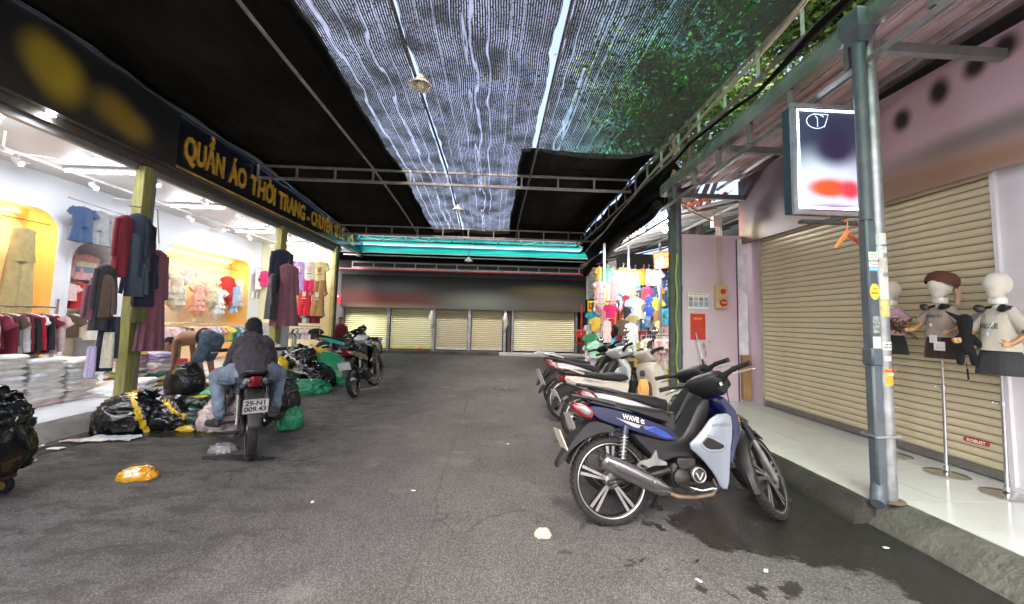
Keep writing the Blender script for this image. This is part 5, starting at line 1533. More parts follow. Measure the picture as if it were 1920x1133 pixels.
# ================================================================ PEOPLE AND MANNEQUINS
def caps(mb, p0, p1, r0, r1, n=12, fy=1.0, side=None):
    """tapered capsule; side = direction along which the section is widened by fy"""
    p0, p1 = Vector(p0), Vector(p1)
    d = (p1 - p0); L_ = d.length; d.normalize()
    a = Vector(side) if side else d.orthogonal()
    a = (a - d * a.dot(d)).normalized(); b = d.cross(a)
    rings = []
    for k in range(5):
        t = -math.pi / 2 + math.pi / 2 * k / 4
        rings.append((p0 + d * r0 * math.sin(t), max(r0 * math.cos(t), .001)))
    for k in range(5):
        t = math.pi / 2 * k / 4
        rings.append((p1 + d * r1 * math.sin(t), max(r1 * math.cos(t), .001)))
    mb.rings([[c + a * r * fy * math.cos(2 * math.pi * j / n) + b * r * math.sin(2 * math.pi * j / n) for j in range(n)] for c, r in rings])
    return mb
def hand(mb, wrist, palm_dir, side, s=1.0, curl=.6, finger_axis=None):
    """palm and five fingers; palm_dir from the wrist, side towards the thumb"""
    w = Vector(wrist); d = Vector(palm_dir).normalized(); sd_ = Vector(side); sd_ = (sd_ - d * sd_.dot(d)).normalized(); nrm = d.cross(sd_)
    caps(mb, w, w + d * .055 * s, .024 * s, .030 * s, 10, 1.35, sd_)
    for k, (off, ln) in enumerate(((.028, .062), (.010, .072), (-.009, .066), (-.027, .05))):
        p = w + d * .075 * s + sd_ * off * s
        q = p + (d * math.cos(curl * .6) + nrm * math.sin(curl * .6)) * ln * .5 * s
        r_ = q + (d * math.cos(curl * 1.6) + nrm * math.sin(curl * 1.6)) * ln * .5 * s
        caps(mb, p - d * .02 * s, q, .0098 * s, .0088 * s, 8); caps(mb, q, r_, .0088 * s, .007 * s, 8)
    p = w + d * .02 * s + sd_ * .028 * s
    q = p + (d * .6 + sd_ * .8 + nrm * .25).normalized() * .035 * s
    caps(mb, p, q, .012 * s, .010 * s, 8); caps(mb, q, q + (d * .85 + sd_ * .3 + nrm * .5).normalized() * .03 * s, .010 * s, .008 * s, 8)
def wrinkle(o, amp=.006, f=(9, 9, 22), seed=0):
    me = o.data
    no = [v.normal.copy() for v in me.vertices]
    for v, n_ in zip(me.vertices, no):
        p = v.co
        q = (p.x * f[0] + seed, p.y * f[1], p.z * f[2] + 1.5 * noise.noise(p * 5))
        h_ = 1 - abs(noise.noise(q)) * 2.2
        v.co = p + n_ * amp * (h_ - .4 + .5 * noise.noise(p * 12))
    me.update()
skin = M('warm_skin', (.34, .17, .09), .5, var=.12, scale=8, bump=.08, bscale=90)
skin.node_tree.nodes['Principled BSDF'].inputs['Subsurface Weight'].default_value = .12
skin.node_tree.nodes['Principled BSDF'].inputs['Subsurface Radius'].default_value = (.02, .008, .004)
hair_m = M('black_hair', (.004, .0035, .0035), .55, var=.4, scale=60, bump=.8, bscale=180, stretch=(1, 1, .25))
denim = M('light_blue_denim', (.14, .185, .24), .85, var=.3, scale=9, bump=.3, bscale=220, dirt=(.24, .285, .34), dscale=6, damt=.7)
denim_d = M('mid_blue_denim', (.07, .11, .155), .85, var=.3, scale=9, bump=.3, bscale=220, dirt=(.18, .235, .30), dscale=6, damt=.7)
jack = M('purple_grey_jacket', (.030, .026, .034), .8, var=.3, scale=7, bump=.7, bscale=22, dirt=(.055, .047, .060), dscale=3, damt=.5)
eye_w = M('eye_white', (.75, .72, .68), .2); eye_d = M('eye_dark', (.02, .012, .01), .1)
lip = M('lip', (.35, .13, .10), .5)
def head(mb, c, f, up, s=1.0):
    """skull, jaw, nose, ears; f = facing, up = crown"""
    c = Vector(c); f = Vector(f).normalized(); up = Vector(up); up = (up - f * up.dot(f)).normalized(); sd_ = f.cross(up)
    caps(mb, c - f * .025 * s + up * .03 * s, c + f * .02 * s + up * .03 * s, .078 * s, .075 * s, 16, .97, sd_)
    caps(mb, c + f * .02 * s - up * .01 * s, c + f * .045 * s - up * .065 * s, .062 * s, .036 * s, 14, 1.05, sd_)
    caps(mb, c + f * .085 * s + up * .015 * s, c + f * .112 * s - up * .018 * s, .008 * s, .013 * s, 8)
    for k in (-1, 1):
        e = c + sd_ * k * .077 * s - f * .005 * s
        caps(mb, e + up * .02 * s, e - up * .018 * s, .014 * s, .010 * s, 8, .5, sd_)
        caps(mb, c + f * .075 * s + up * .038 * s + sd_ * k * .015 * s, c + f * .066 * s + up * .040 * s + sd_ * k * .045 * s, .009 * s, .007 * s, 8)
    return c, f, up, sd_
def face_bits(par, c, f, up, sd_, s=1.0):
    for k in (-1, 1):
        e = c + f * .076 * s + up * .016 * s + sd_ * k * .030 * s
        o = MB().ball(tuple(e), .012 * s, 10, 8).build('eye', eye_w, par)
        MB().ball(tuple(e + f * .008 * s), .0065 * s, 8, 6).build('iris', eye_d, o)
        MB().tube([e + up * .022 * s - sd_ * .016 * s + f * .006 * s, e + up * .026 * s + f * .008 * s, e + up * .021 * s + sd_ * .016 * s + f * .004 * s], .0035 * s, 6).build('eyebrow', hair_m, par)
    m_ = c + f * .088 * s - up * .046 * s
    MB().tube([m_ - sd_ * .022 * s - f * .006 * s, m_, m_ + sd_ * .022 * s - f * .006 * s], .005 * s, 6).build('mouth', lip, par)
def hair_cap(name, c, f, up, sd_, s, par, mat=hair_m, back=.05, n=900, seed=1):
    rnd = random.Random(seed)
    o = MB()
    caps(o, c - f * .032 * s + up * .048 * s, c + f * .012 * s + up * .052 * s, .078 * s, .070 * s, 16, 1.0, sd_)
    caps(o, c - f * .05 * s + up * .02 * s, c - f * .05 * s - up * back * s, .066 * s, .045 * s, 16, 1.1, sd_)
    h_ = remesh(name, o, .008, mat, par, 3)
    # short tufts
    vs, fs = [], []
    me = h_.data
    nv = len(me.vertices)
    for _ in range(n):
        v = me.vertices[rnd.randrange(nv)]
        nn = v.normal
        d = (nn + Vector((rnd.gauss(0, .5), rnd.gauss(0, .5), rnd.gauss(0, .5)))).normalized()
        a = d.orthogonal().normalized() * .003 * s
        p = v.co - nn * .002
        k = len(vs); vs += [p - a, p + a, p + d * rnd.uniform(.010, .022) * s]; fs.append((k, k + 1, k + 2))
    m2 = bpy.data.meshes.new('hair_tufts'); m2.from_pydata([tuple(v) for v in vs], [], fs)
    link('hair_tufts', m2, mat, h_, kind='stuff')
    return h_
def shoe(par, ankle, dirv, mat, s=1.0, name='shoe'):
    a = Vector(ankle); d = Vector(dirv).normalized()
    mb = MB(); up = Vector((0, 0, 1)); sd_ = d.cross(up)
    caps(mb, a - up * .05 * s - d * .03 * s, a - up * .055 * s + d * .13 * s, .038 * s, .034 * s, 14, 1.15, sd_)
    caps(mb, a - up * .02 * s, a - up * .05 * s + d * .08 * s, .040 * s, .034 * s, 14, 1.1, sd_)
    return remesh(name, mb, .009, mat, par, 3)

# ---- rider seen from behind (local frame = his motorbike's frame)
rd = thing('person', 'man in dark jacket and light jeans sitting on the worn black motorbike', 'person', (-2.30, 4.0, 0), (0, 0, R(124)))
rd.scale = (1, .80, 1)
UP = Vector((0, 0, 1))
b = MB()
caps(b, (.30, 0, .80), (.40, 0, .98), .14, .15, 16, 1.15, (0, 1, 0))
caps(b, (.40, 0, .95), (.50, 0, 1.07), .15, .11, 16, 1.25, (0, 1, 0))
caps(b, (.52, 0, 1.05), (.58, 0, 1.17), .06, .055)
hc, hf, hu, hs_ = head(b, (.60, 0, 1.175), (.85, .05, -.5), (.5, 0, .85), 1.2)
for s in (-1, 1):
    caps(b, (.50, s * .19, 1.05), (.58, s * .27, .84), .055, .045)
    caps(b, (.58, s * .27, .84), (.78, s * .13, .80), .042, .03)
    hand(b, (.79, s * .12, .80), (.8, -s * .4, -.1), (0, 0, 1), 1, 1.0)
    caps(b, (.34, s * .11, .79), (.70, s * .34, .68), .085, .06)
    caps(b, (.70, s * .34, .68), (.50, s * .30, .34), .055, .04)
    caps(b, (.50, s * .30, .33), (.60, s * .33, .27), .036, .03, 12, 1.2, (0, 1, 0))
bo = remesh('body', b, .012, skin, rd, 5)
face_bits(bo, hc, hf, hu, hs_, 1.2)
hair_cap('hair', hc, hf, hu, hs_, 1.24, rd, n=1400)
j = MB()
caps(j, (.24, 0, .78), (.34, 0, .93), .165, .185, 20, 1.32, (0, 1, 0))
caps(j, (.34, 0, .93), (.46, 0, 1.07), .185, .115, 20, 1.38, (0, 1, 0))
caps(j, (.42, -.15, 1.07), (.42, .15, 1.07), .085, .085, 14)
caps(j, (.49, 0, 1.10), (.55, 0, 1.165), .088, .076, 16, 1.1, (0, 1, 0))
for s in (-1, 1):
    caps(j, (.45, s * .20, 1.05), (.50, s * .285, .86), .078, .070, 14)
    caps(j, (.50, s * .285, .86), (.72, s * .20, .80), .068, .045, 14)
jo = remesh('jacket', j, .008, jack, rd, 5)
wrinkle(jo, .011, (9, 6, 24))
jo.data.transform(Matrix.Diagonal((1, .88, 1, 1)))
mb = MB()
for k in range(3):
    mb.tube([(.525 + .075 * math.cos(a) + .012 * k, .102 * math.sin(a), 1.125 + .024 * k + .015 * math.cos(a * 2 + k)) for a in [i * math.pi / 9 for i in range(19)]], .015, 8)
co = remesh('collar', mb, .006, jack, rd, 4)
p = MB()
caps(p, (.24, 0, .80), (.34, 0, .78), .15, .14, 16, 1.25, (0, 1, 0))
for s in (-1, 1):
    caps(p, (.28, s * .11, .80), (.68, s * .355, .70), .120, .095, 16)
    caps(p, (.68, s * .355, .70), (.50, s * .31, .40), .090, .072, 16)
    caps(p, (.50, s * .31, .42), (.50, s * .305, .37), .074, .072, 16)
po = remesh('jeans', p, .010, denim, rd, 5)
wrinkle(po, .011, (11, 11, 14), 3)
for s in (-1, 1):
    shoe(rd, (.54, s * .33, .30), (.8, s * .75, 0), M('worn_black_shoe', (.02, .018, .018), .7), 1.0)

# ---- bare-backed man bending over the black sack
bd = thing('person', 'shirtless man in denim shorts bending over the black sack at the shop edge', 'person', (-4.72, 6.80, .15), (0, 0, R(180)))
bd.scale = (.90, 1, .97)
b = MB()   # local +x is the way he faces (towards the shop, image left)
FEET = ((-.02, -.14), (-.10, .10))
caps(b, (-.10, 0, .80), (.02, 0, .86), .125, .12, 16, 1.2, (0, 1, 0))
caps(b, (.02, 0, .86), (.36, 0, .83), .105, .125, 16, 1.25, (0, 1, 0))
caps(b, (.30, 0, .82), (.42, 0, .78), .12, .10, 16, 1.35, (0, 1, 0))
caps(b, (.44, 0, .78), (.56, 0, .74), .055, .052)
hc, hf, hu, hs_ = head(b, (.63, 0, .71), (.45, .1, -.9), (.9, 0, .35), 1.0)
for s, hx in ((-1, .34), (1, .44)):
    caps(b, (.40, s * .17, .78), (.38, s * .20, .52), .050, .040)
    caps(b, (.38, s * .20, .52), (hx, s * .13, .30), .040, .028)
    hand(b, (hx, s * .13, .29), (0.1, -s * .2, -1), (1, 0, 0), 1, .9)
for (fx, fy), kx in zip(FEET, (.05, .02)):
    caps(b, (-.08, fy, .78), (kx, fy * 1.25, .46), .085, .060)
    caps(b, (kx, fy * 1.25, .46), (fx - .02, fy * 1.3, .08), .056, .036)
    caps(b, (fx - .03, fy * 1.3, .04), (fx + .13, fy * 1.35, .028), .036, .028, 12, 1.25, (0, 1, 0))
    for q in range(5):
        caps(b, (fx + .13, fy * 1.35 - .036 + q * .018, .020), (fx + .172 - abs(q - 1) * .006, fy * 1.35 - .038 + q * .019, .016), .010, .009, 6)
bo = remesh('body', b, .011, skin, bd, 5)
# spine hollow and shoulder blades
for v in bo.data.vertices:
    if .05 < v.co.x < .45 and v.co.z > .86:
        v.co.z -= .012 * math.exp(-(v.co.y / .025) ** 2)
        v.co.z += .008 * math.exp(-((abs(v.co.y) - .09) / .04) ** 2 - ((v.co.x - .34) / .07) ** 2)
face_bits(bo, hc, hf, hu, hs_)
hair_cap('hair', hc, hf, hu, hs_, 1.0, bd, seed=4)
p = MB()
caps(p, (-.10, 0, .80), (.0, 0, .85), .14, .132, 16, 1.25, (0, 1, 0))
for (fx, fy), kx in zip(FEET, (.05, .02)):
    caps(p, (-.08, fy, .78), (kx, fy * 1.25, .50), .112, .092, 14)
po = remesh('shorts', p, .010, denim_d, bd, 4)
wrinkle(po, .009, (12, 12, 14), 5)
MB().tube([(.06 + .0, .145 * math.sin(a) * 1.12, .865 + .128 * math.cos(a)) for a in [i * math.pi / 8 for i in range(17)]], .016, 6).build('belt', M('black_belt', (.02, .02, .022), .5), bd)

# ---- far figure at the left end of the lane, dark red top, seated on a low stool
fp_ = thing('person', 'small far figure in a dark red top by the crimson T sign', 'person', (-5.25, 13.9, 0), (0, 0, R(-70)))
b = MB()
caps(b, (0, 0, .55), (.05, 0, .95), .13, .14, 12, 1.2, (0, 1, 0)); caps(b, (.05, 0, 1.0), (.08, 0, 1.12), .05, .05)
hc, hf, hu, hs_ = head(b, (.11, 0, 1.19), (1, 0, -.1), (0, 0, 1))
for s in (-1, 1):
    caps(b, (.04, s * .18, .95), (.1, s * .24, .70), .05, .04); caps(b, (.1, s * .24, .70), (.3, s * .16, .66), .04, .03)
    hand(b, (.31, s * .15, .66), (1, 0, 0), (0, 0, 1))
    caps(b, (0, s * .1, .52), (.42, s * .14, .50), .08, .06); caps(b, (.42, s * .14, .50), (.40, s * .14, .08), .055, .04)
    caps(b, (.40, s * .14, .05), (.54, s * .14, .04), .036, .03)
remesh('body', b, .014, skin, fp_, 4)
hair_cap('hair', hc, hf, hu, hs_, 1.0, fp_, n=300)
j = MB()
caps(j, (0, 0, .55), (.05, 0, .95), .15, .15, 12, 1.25, (0, 1, 0))
for s in (-1, 1): caps(j, (.04, s * .17, .97), (.1, s * .24, .72), .065, .055)
remesh('jacket', j, .014, cloth('dark_red', (.16, .015, .02)), fp_, 4)
j = MB()
for s in (-1, 1):
    caps(j, (0, s * .1, .52), (.42, s * .14, .50), .095, .075); caps(j, (.42, s * .14, .50), (.40, s * .14, .14), .07, .06)
remesh('trousers', j, .014, cloth('black', (.018, .018, .02)), fp_, 4)
st = thing('stool', 'low plastic stool under the far figure in dark red', 'stool', (-5.25, 13.9, 0))
MB().box(-.14, .14, -.14, .14, .36, .40, ch=.01).build('seat', M('red_plastic', (.4, .03, .03), .4), st)
for sx in (-1, 1):
    for sy in (-1, 1): MB().tube([(sx * .12, sy * .12, 0), (sx * .10, sy * .10, .36)], .015, 6).build('leg', M('red_plastic'), st)

# ---- child mannequins on chrome stands
wood_arm = M('varnished_wood', (.45, .20, .07), .3, var=.2, scale=12, coat=.4, stretch=(1, 1, .2))
linen = M('mannequin_linen', (.60, .56, .48), .75, var=.05, bump=.15, bscale=300)
chrome_s = M('chrome_stand', (.62, .62, .63), .16, 1, var=.08)
def mannequin(label, x, y, rot, shirt, bottom, base_z=.16, cap_=False, phones=True, z_hip=1.20, txt=None, skirt=True, kt=.6, kw=.85, tags=(), headm=None, lean_pole=0):
    t = thing('mannequin', label, 'mannequin', (x, y, base_z), (0, 0, rot), 'child mannequins in front of the shutter')
    zh = z_hip - base_z
    SX = Matrix.Diagonal((.70, .82, 1, 1))
    MB().lathe([(.0, 0), (.140, .0), (.143, .008), (.13, .014), (.04, .022), (.022, .034), (.020, .07), (.0, .07)], n=40).build('stand_base', chrome_s, t, smooth=.5)
    po = MB().cyl((0, 0, .03), (0, 0, zh * .62), .0125, 14); po.build('pole', chrome_s, t)
    MB().cyl((0, 0, zh * .6), (0, 0, zh + .05), .0095, 14).build('pole', chrome_s, t)
    k = MB().cyl((0, 0, zh * .60), (0, 0, zh * .60 + .035), .018, 14); k.tube([(-.015, 0, zh * .6 + .018), (-.05, 0, zh * .6 + .018)], .006, 8); k.ball((-.055, 0, zh * .6 + .018), .009, 8, 6)
    k.build('clamp_knob', chrome, t)
    # torso + head as one linen form
    b = MB()
    caps(b, (0, 0, zh + .0), (0, 0, zh + .16), .095, .085, 14, 1.15, (1, 0, 0))
    caps(b, (0, 0, zh + .16), (0, 0, zh + .34), .085, .080, 14, 1.25, (1, 0, 0))
    caps(b, (0, 0, zh + .38), (0, 0, zh + .49), .042, .042, 14)
    tor = remesh('torso', b, .012, linen, t, 4); tor.data.transform(SX)
    b = MB()
    caps(b, (0, .018, zh + .60), (0, -.02, zh + .60), .100, .090, 18, .92, (1, 0, 0)); caps(b, (0, -.02, zh + .57), (0, -.03, zh + .525), .075, .055, 16)
    remesh('head', b, .010, headm or linen, t, 10)
    MB().lathe([(.050, zh + .44), (.052, zh + .45), (.052, zh + .485), (.046, zh + .49)], n=20).build('neck_tape', M('silver_tape', (.7, .68, .6), .35, .2), t)
    # arms
    for s in (-1, 1):
        b = MB()
        if s < 0:   # viewer's left: hand held forward
            sh_, el, wr = (s * .135, 0, zh + .33), (s * .20, -.03, zh + .17), (s * .235, -.13, zh + .07)
            pd, sdv = (-.6, -.8, -.15), (0, 0, 1)
        else:       # hand on the hip
            sh_, el, wr = (s * .135, 0, zh + .33), (s * .235, -.0, zh + .16), (s * .135, -.10, zh + .045)
            pd, sdv = (-.9, -.25, -.25), (0, -.3, 1)
        caps(b, sh_, el, .036, .030, 12); 
        o = b.build('arm', wood_arm, t, T=SX)
        b = MB(); b.ball(el, .032, 12, 10); b.build('elbow_joint', wood_arm, o, T=SX)
        b = MB(); caps(b, el, wr, .031, .022, 12); b.build('forearm', wood_arm, o, T=SX)
        b = MB(); hand(b, wr, pd, sdv, .85, .8); remesh('hand', b, .005, M('pale_wood', (.55, .32, .14), .35), o, 2).data.transform(SX)
    # shirt
    b = MB()
    n = 40
    rings = []
    for i, (z, rx, ry) in enumerate(((.40, .055, .05), (.405, .07, .06), (.385, .125, .082), (.35, .150, .092), (.28, .152, .105), (.18, .158, .115), (.08, .168, .125), (.0, .180, .135), (-.02, .182, .137), (-.018, .176, .131), (.05, .162, .118))):
        ring = []
        for q in range(n):
            a = 2 * math.pi * q / n
            fo = 1 + (.05 * max(0, (.3 - z) / .3)) * math.sin(a * 6 + z * 5 + i * .2) + .03 * noise.noise((math.cos(a) * 2, math.sin(a) * 2, z * 9))
            ring.append((rx * fo * math.cos(a), ry * fo * math.sin(a), zh + z))
        rings.append(ring)
    b.rings(rings, False, False)
    so = b.build('shirt', shirt, t, smooth=1.5, T=SX)
    for s in (-1, 1):
        b = MB()
        rr_ = []
        for (u, r) in ((-.2, .070), (.1, .070), (.5, .068), (.85, .068), (1.0, .072), (1.0, .064), (.6, .06)):
            c = Vector((s * .10, 0, zh + .345)) + Vector((s * .125, -.01, -.145)) * u
            d = Vector((s * .125, -.01, -.145)).normalized(); a1 = Vector((0, 1, 0)); a2 = d.cross(a1)
            rr_.append([c + a1 * r * math.cos(2 * math.pi * q / 20) + a2 * r * (1 + .06 * math.sin(q * 1.9)) * math.sin(2 * math.pi * q / 20) for q in range(20)])
        b.rings(rr_, False, False)
        b.build('sleeve', shirt, so, smooth=1.5, T=SX)
    # bottom
    b = MB(); rings = []
    fl = .215 if skirt else .19
    for z, rx in ((.06, .13), (.0, .15), (-.08, .16 + (fl - .16) * .5), (-.20, fl), (-.205, fl - .006), (-.1, .165)):
        rings.append([(rx * (1 + .05 * math.sin(a * 5 + 1)) * math.cos(a), rx * .68 * (1 + .05 * math.sin(a * 5 + 1)) * math.sin(a), zh + z) for a in [2 * math.pi * q / 36 for q in range(36)]])
    b.rings(rings, False, False)
    bo_ = b.build('skirt' if skirt else 'shorts', bottom, t, smooth=1.5, T=SX)
    MB().tube([(0, -fl * .68 * .98, zh - .2), (0.005, -.125, zh - .02)], .0022, 5).build('seam', bottom, bo_)
    if phones:
        for s in (-1, 1):
            b = MB(); b.lathe([(0, -.028), (.030, -.028), (.043, -.018), (.045, .0), (.036, .014), (0, .014)], (0, 0, 0), 'y', 22)
            T_ = Matrix.Translation((s * .068, -.105, zh + .395)) @ Matrix.Rotation(R(s * -25), 4, 'Z') @ Matrix.Rotation(R(-15), 4, 'X')
            b.build('headphone_cup', black_plastic, t, T=T_ @ Matrix.Scale(.8, 4))
        MB().tube([(s_ * .078 if abs(s_) == 1 else .0, 0, 0) for s_ in ()] or [(.078 * math.cos(a), -.02 + .085 * math.sin(a) - .0, zh + .405 + .02 * math.sin(a)) for a in [math.pi * (-.25 + 1.5 * q / 18) for q in range(19)]], .012, 8).build('headphone_band', black_plastic, t)
    # necklace
    MB().tube([(-.05, -.085, zh + .38), (-.03, -.117, zh + .25), (-.012, -.128, zh + .17), (.01, -.120, zh + .25), (.045, -.085, zh + .38)], .0018, 5).build('necklace', chrome, t)
    MB().prism([(-.012, -.02), (.0, -.03), (.012, -.02), (.008, 0), (.014, .008), (0, .022), (-.014, .008), (-.008, 0)], -.004, .004, T=Matrix.Translation((-.012, -.135, zh + .145))).build('pendant', chrome, t, smooth=0)
    if cap_:
        bm_c = M('brown_felt', (.10, .032, .018), .85, bump=.2, bscale=120)
        b = MB()
        b.lathe([(.107, 0), (.112, .015), (.112, .05), (.10, .085), (.07, .112), (.03, .122), (0, .123)], (0, 0, 0), 'z', 28)
        b.prism(smooth_poly([(-.085, .07), (-.06, .14), (0, .165), (.06, .14), (.085, .07)], 2), -.004, .004, plane='xy')
        T_ = Matrix.Translation((.0, .015, zh + .605)) @ Matrix.Rotation(R(-14), 4, 'X') @ Matrix.Rotation(R(10), 4, 'Y')
        co_ = b.build('cap', bm_c, t, T=T_)
        MB().tube([(.06, .09, zh + .60), (.075, .10, zh + .50), (.07, .09, zh + .43)], [.02, .028, .012], 8).build('neck_flap', M('tan_suede', (.42, .27, .18), .8), co_)
    if txt:
        me = text_mesh(txt[0], txt[1], .001, .85, .0006)
        for v in me.vertices:
            c = v.co.copy(); a = -math.pi / 2 + c.x / .15 + txt[3]
            z_ = txt[2] + c.y
            v.co = ((.166) * math.cos(a), .1265 * math.sin(a) - c.z, zh + z_)
        me.transform(SX); me.name = 'print'
        link('print', me, M('black_fabric_print', (.02, .02, .02), .8), so)
    for (tx, ty, tz, tw, th_) in tags:
        o = MB().box(-tw / 2, tw / 2, -.001, .001, -th_, 0).build('price_tag', M('pale_tag_card', (.6, .54, .57), .6), t, smooth=0, T=Matrix.Translation((tx, ty, zh + tz)))
        for q in range(5):
            MB().box(-tw * .3, -tw * .3 + tw * random.uniform(.25, .6), -.0022, -.0011, -th_ * (.3 + q * .12), -th_ * (.27 + q * .12)).build('text_line', M('grey_ink', (.25, .24, .26), .6), o, smooth=0, T=Matrix.Translation((tx, ty, zh + tz)))
        MB().tube([(tx, ty, zh + tz), (tx - .005, ty + .03, zh + tz + .04)], .0012, 4).build('tag_string', M('grey_ink'), o)
    done = set()
    def squash(o):
        for c in o.children:
            if c.type == 'MESH' and c.name.split('.')[0] not in ('stand_base', 'pole', 'clamp_knob') and c.data.name not in done:
                done.add(c.data.name)
                for v in c.data.vertices:
                    z = v.co.z - zh
                    if z < .46:
                        f = kw if z < .38 else kw + (1 - kw) * (z - .38) / .08
                        v.co.x *= f; v.co.y *= f
                    elif c.name.split('.')[0] == 'head': v.co.x *= .84; v.co.y *= .9
                    if z > 0: v.co.z = zh + (z * kt if z < .40 else .40 * kt + z - .40)
            squash(c)
    squash(t)
    t.rotation_euler = (R(-2.0), 0, rot)
    return t
sh1_m = M('taupe_cotton', (.32, .26, .22), .85, var=.06, bump=.2, bscale=120)
sh2_m = M('cream_cotton', (.46, .43, .35), .85, var=.06, bump=.2, bscale=120, dirt=(.4, .38, .32), dscale=25, damt=.3)
pinkc = M('pink_print_cotton', (.45, .28, .34), .85, var=.3, scale=18)
mannequin('mannequin in taupe tee and brown shorts wearing a brown cap, middle of three', 3.91, 3.31, R(-76), sh1_m, cloth('dark_brown', (.035, .016, .012)), cap_=True, z_hip=1.345, kt=.60, kw=.86, txt=("BVPO'71", .06, .27, -.1), skirt=False, tags=((.02, -.17, -.005, .06, .065), (.08, -.20, -.06, .085, .075)))
mannequin('mannequin in cream HELLE tee and grey skirt, nearest and rightmost', 3.90, 2.90, R(-74), sh2_m, M('charcoal_corduroy', (.035, .035, .037), .9, var=.15, bump=.3, bscale=150), z_hip=1.26, kt=.76, kw=.92, txt=('HELLE', .07, .22, -.25))
m1 = mannequin('mannequin in pink print tee half hidden behind the downpipe', 3.94, 3.79, R(-70), pinkc, cloth('black', (.018, .018, .02)), z_hip=1.345, kt=.6, kw=.85, phones=False, tags=((-.02, -.20, -.0, .07, .13),))
m1.rotation_euler = (R(-3.2), 0, R(-70))
# ribbed knit bag held by the mannequins
mb = MB()
for k in range(70):
    a = random.uniform(0, 6.28); d = random.uniform(.02, .10)
    p0 = Vector((random.uniform(-.06, .06), random.uniform(-.05, .05), random.uniform(-.06, .06)))
    mb.tube([p0, p0 + Vector((math.cos(a) * d, math.sin(a) * d, random.uniform(-.06, .03)))], [.008, .003], 5)
mb.tube([(0, 0, 0), (.12, -.1, -.13)], [.02, .008], 8)
mb.build('dried_bouquet', M('brown_dried_leaves', (.10, .055, .03), .9, var=.6, scale=20), None, label='brown dried bouquet held between the pink print and taupe tee mannequins', cat='bouquet', loc=(3.74, 3.53, 1.43))
# black plush hung from the cream-tee mannequin's hand
fur = M('black_plush', (.006, .006, .007), .95, var=.4, scale=40, bump=.6, bscale=140)
pd_ = thing('plush_bag', 'black plush animal bag with charms dangling from the rightmost mannequin hand', 'plush bag', (3.80, 3.02, 1.45), (0, 0, R(-20)))
pd_.scale = (.62, .7, .9)
b = MB(); caps(b, (0, 0, .02), (0, 0, -.06), .065, .055, 14, 1.1, (.7, -.7, 0)); caps(b, (0, 0, -.12), (0, 0, -.22), .052, .060, 14)
for s in (-1, 1):
    caps(b, (s * .05, -s * .03, -.12), (s * .09, -s * .06, -.19), .026, .030); caps(b, (s * .035, -s * .02, -.24), (s * .05, -s * .03, -.34), .034, .038)
remesh('body', b, .008, fur, pd_, 3)
gr = M('grey_velvet', (.09, .085, .10), .85)
for s in (-1, 1):
    MB().rings([[(s * .02, 0, .06), (s * .075, .02, .035), (s * .05, -.02, -.01)], [(s * .13, -s * .09, .11), (s * .135, -s * .09, .105), (s * .13, -s * .092, .10)]]).build('ear', fur if s < 0 else gr, pd_)
for x, l in ((-.02, .16), (.07, .10)):
    o = MB().tube([(x, -.01, -.34), (x + .005, -.012, -.34 - l * .4)], .0035, 5).build('charm_cord', fur, pd_)
    MB().tube([(x + .005, -.012, -.34 - l * .4), (x + .01, -.012, -.34 - l)], [.010, .008], 8).build('charm', fur, o)
    MB().tube([(x + .01, -.012, -.34 - l), (x + .012, -.012, -.36 - l)], .004, 6).build('charm_tip', alu, o)
# ================================================================ GARMENTS
wood_h = M('pale_wood_hanger', (.55, .36, .16), .5)
white_h = M('white_plastic_hanger', (.7, .7, .68), .4)
_HM = {}
def hang(par, w=.34, mat=None):
    k = round(w, 2)
    if k not in _HM:
        _HM[k] = hanger_mb(w, .005, .07).mesh('hanger', .9)
    return link('hanger', _HM[k], mat or wood_h, par)
def body_rings(prof, n=22, fold=.05, nf=5, seed=0.0, zf=None):
    """prof: (z, half width, half depth); folds grow downward"""
    rings = []
    z0 = prof[0][0]; z1 = prof[-1][0]
    for z, rx, ry in prof:
        t = (z0 - z) / max(1e-6, z0 - z1)
        ring = []
        for q in range(n):
            a = 2 * math.pi * q / n
            f = 1 + fold * t * math.sin(nf * a + seed + 2 * t) + .03 * noise.noise((math.cos(a) * 2 + seed, math.sin(a) * 2, z * 6))
            ring.append((rx * (1 + .3 * fold * t * math.sin(nf * a + seed)) * math.cos(a), ry * f * math.sin(a) + (fold * .35 * t * rx * math.sin(nf * a * 1.0 + seed) if fold > .12 else 0), z))
        rings.append(ring)
    return rings
def sleeve(mb, s, x0, z0, dx, dz, r0, r1, k=5, n=10):
    rings = []
    for i in range(k + 1):
        u = i / k
        c = Vector((s * (x0 + dx * u), .01 * math.sin(u * 5), z0 + dz * u))
        r = r0 + (r1 - r0) * u
        d = Vector((s * dx, 0, dz)).normalized(); a2 = d.cross(Vector((0, 1, 0)))
        rings.append([c + Vector((0, 1, 0)) * r * .6 * math.cos(2 * math.pi * q / n) + a2 * r * (1 + .1 * math.sin(q * 2 + i * 2)) * math.sin(2 * math.pi * q / n) for q in range(n)])
    mb.rings(rings, False, True)
_GM = {}
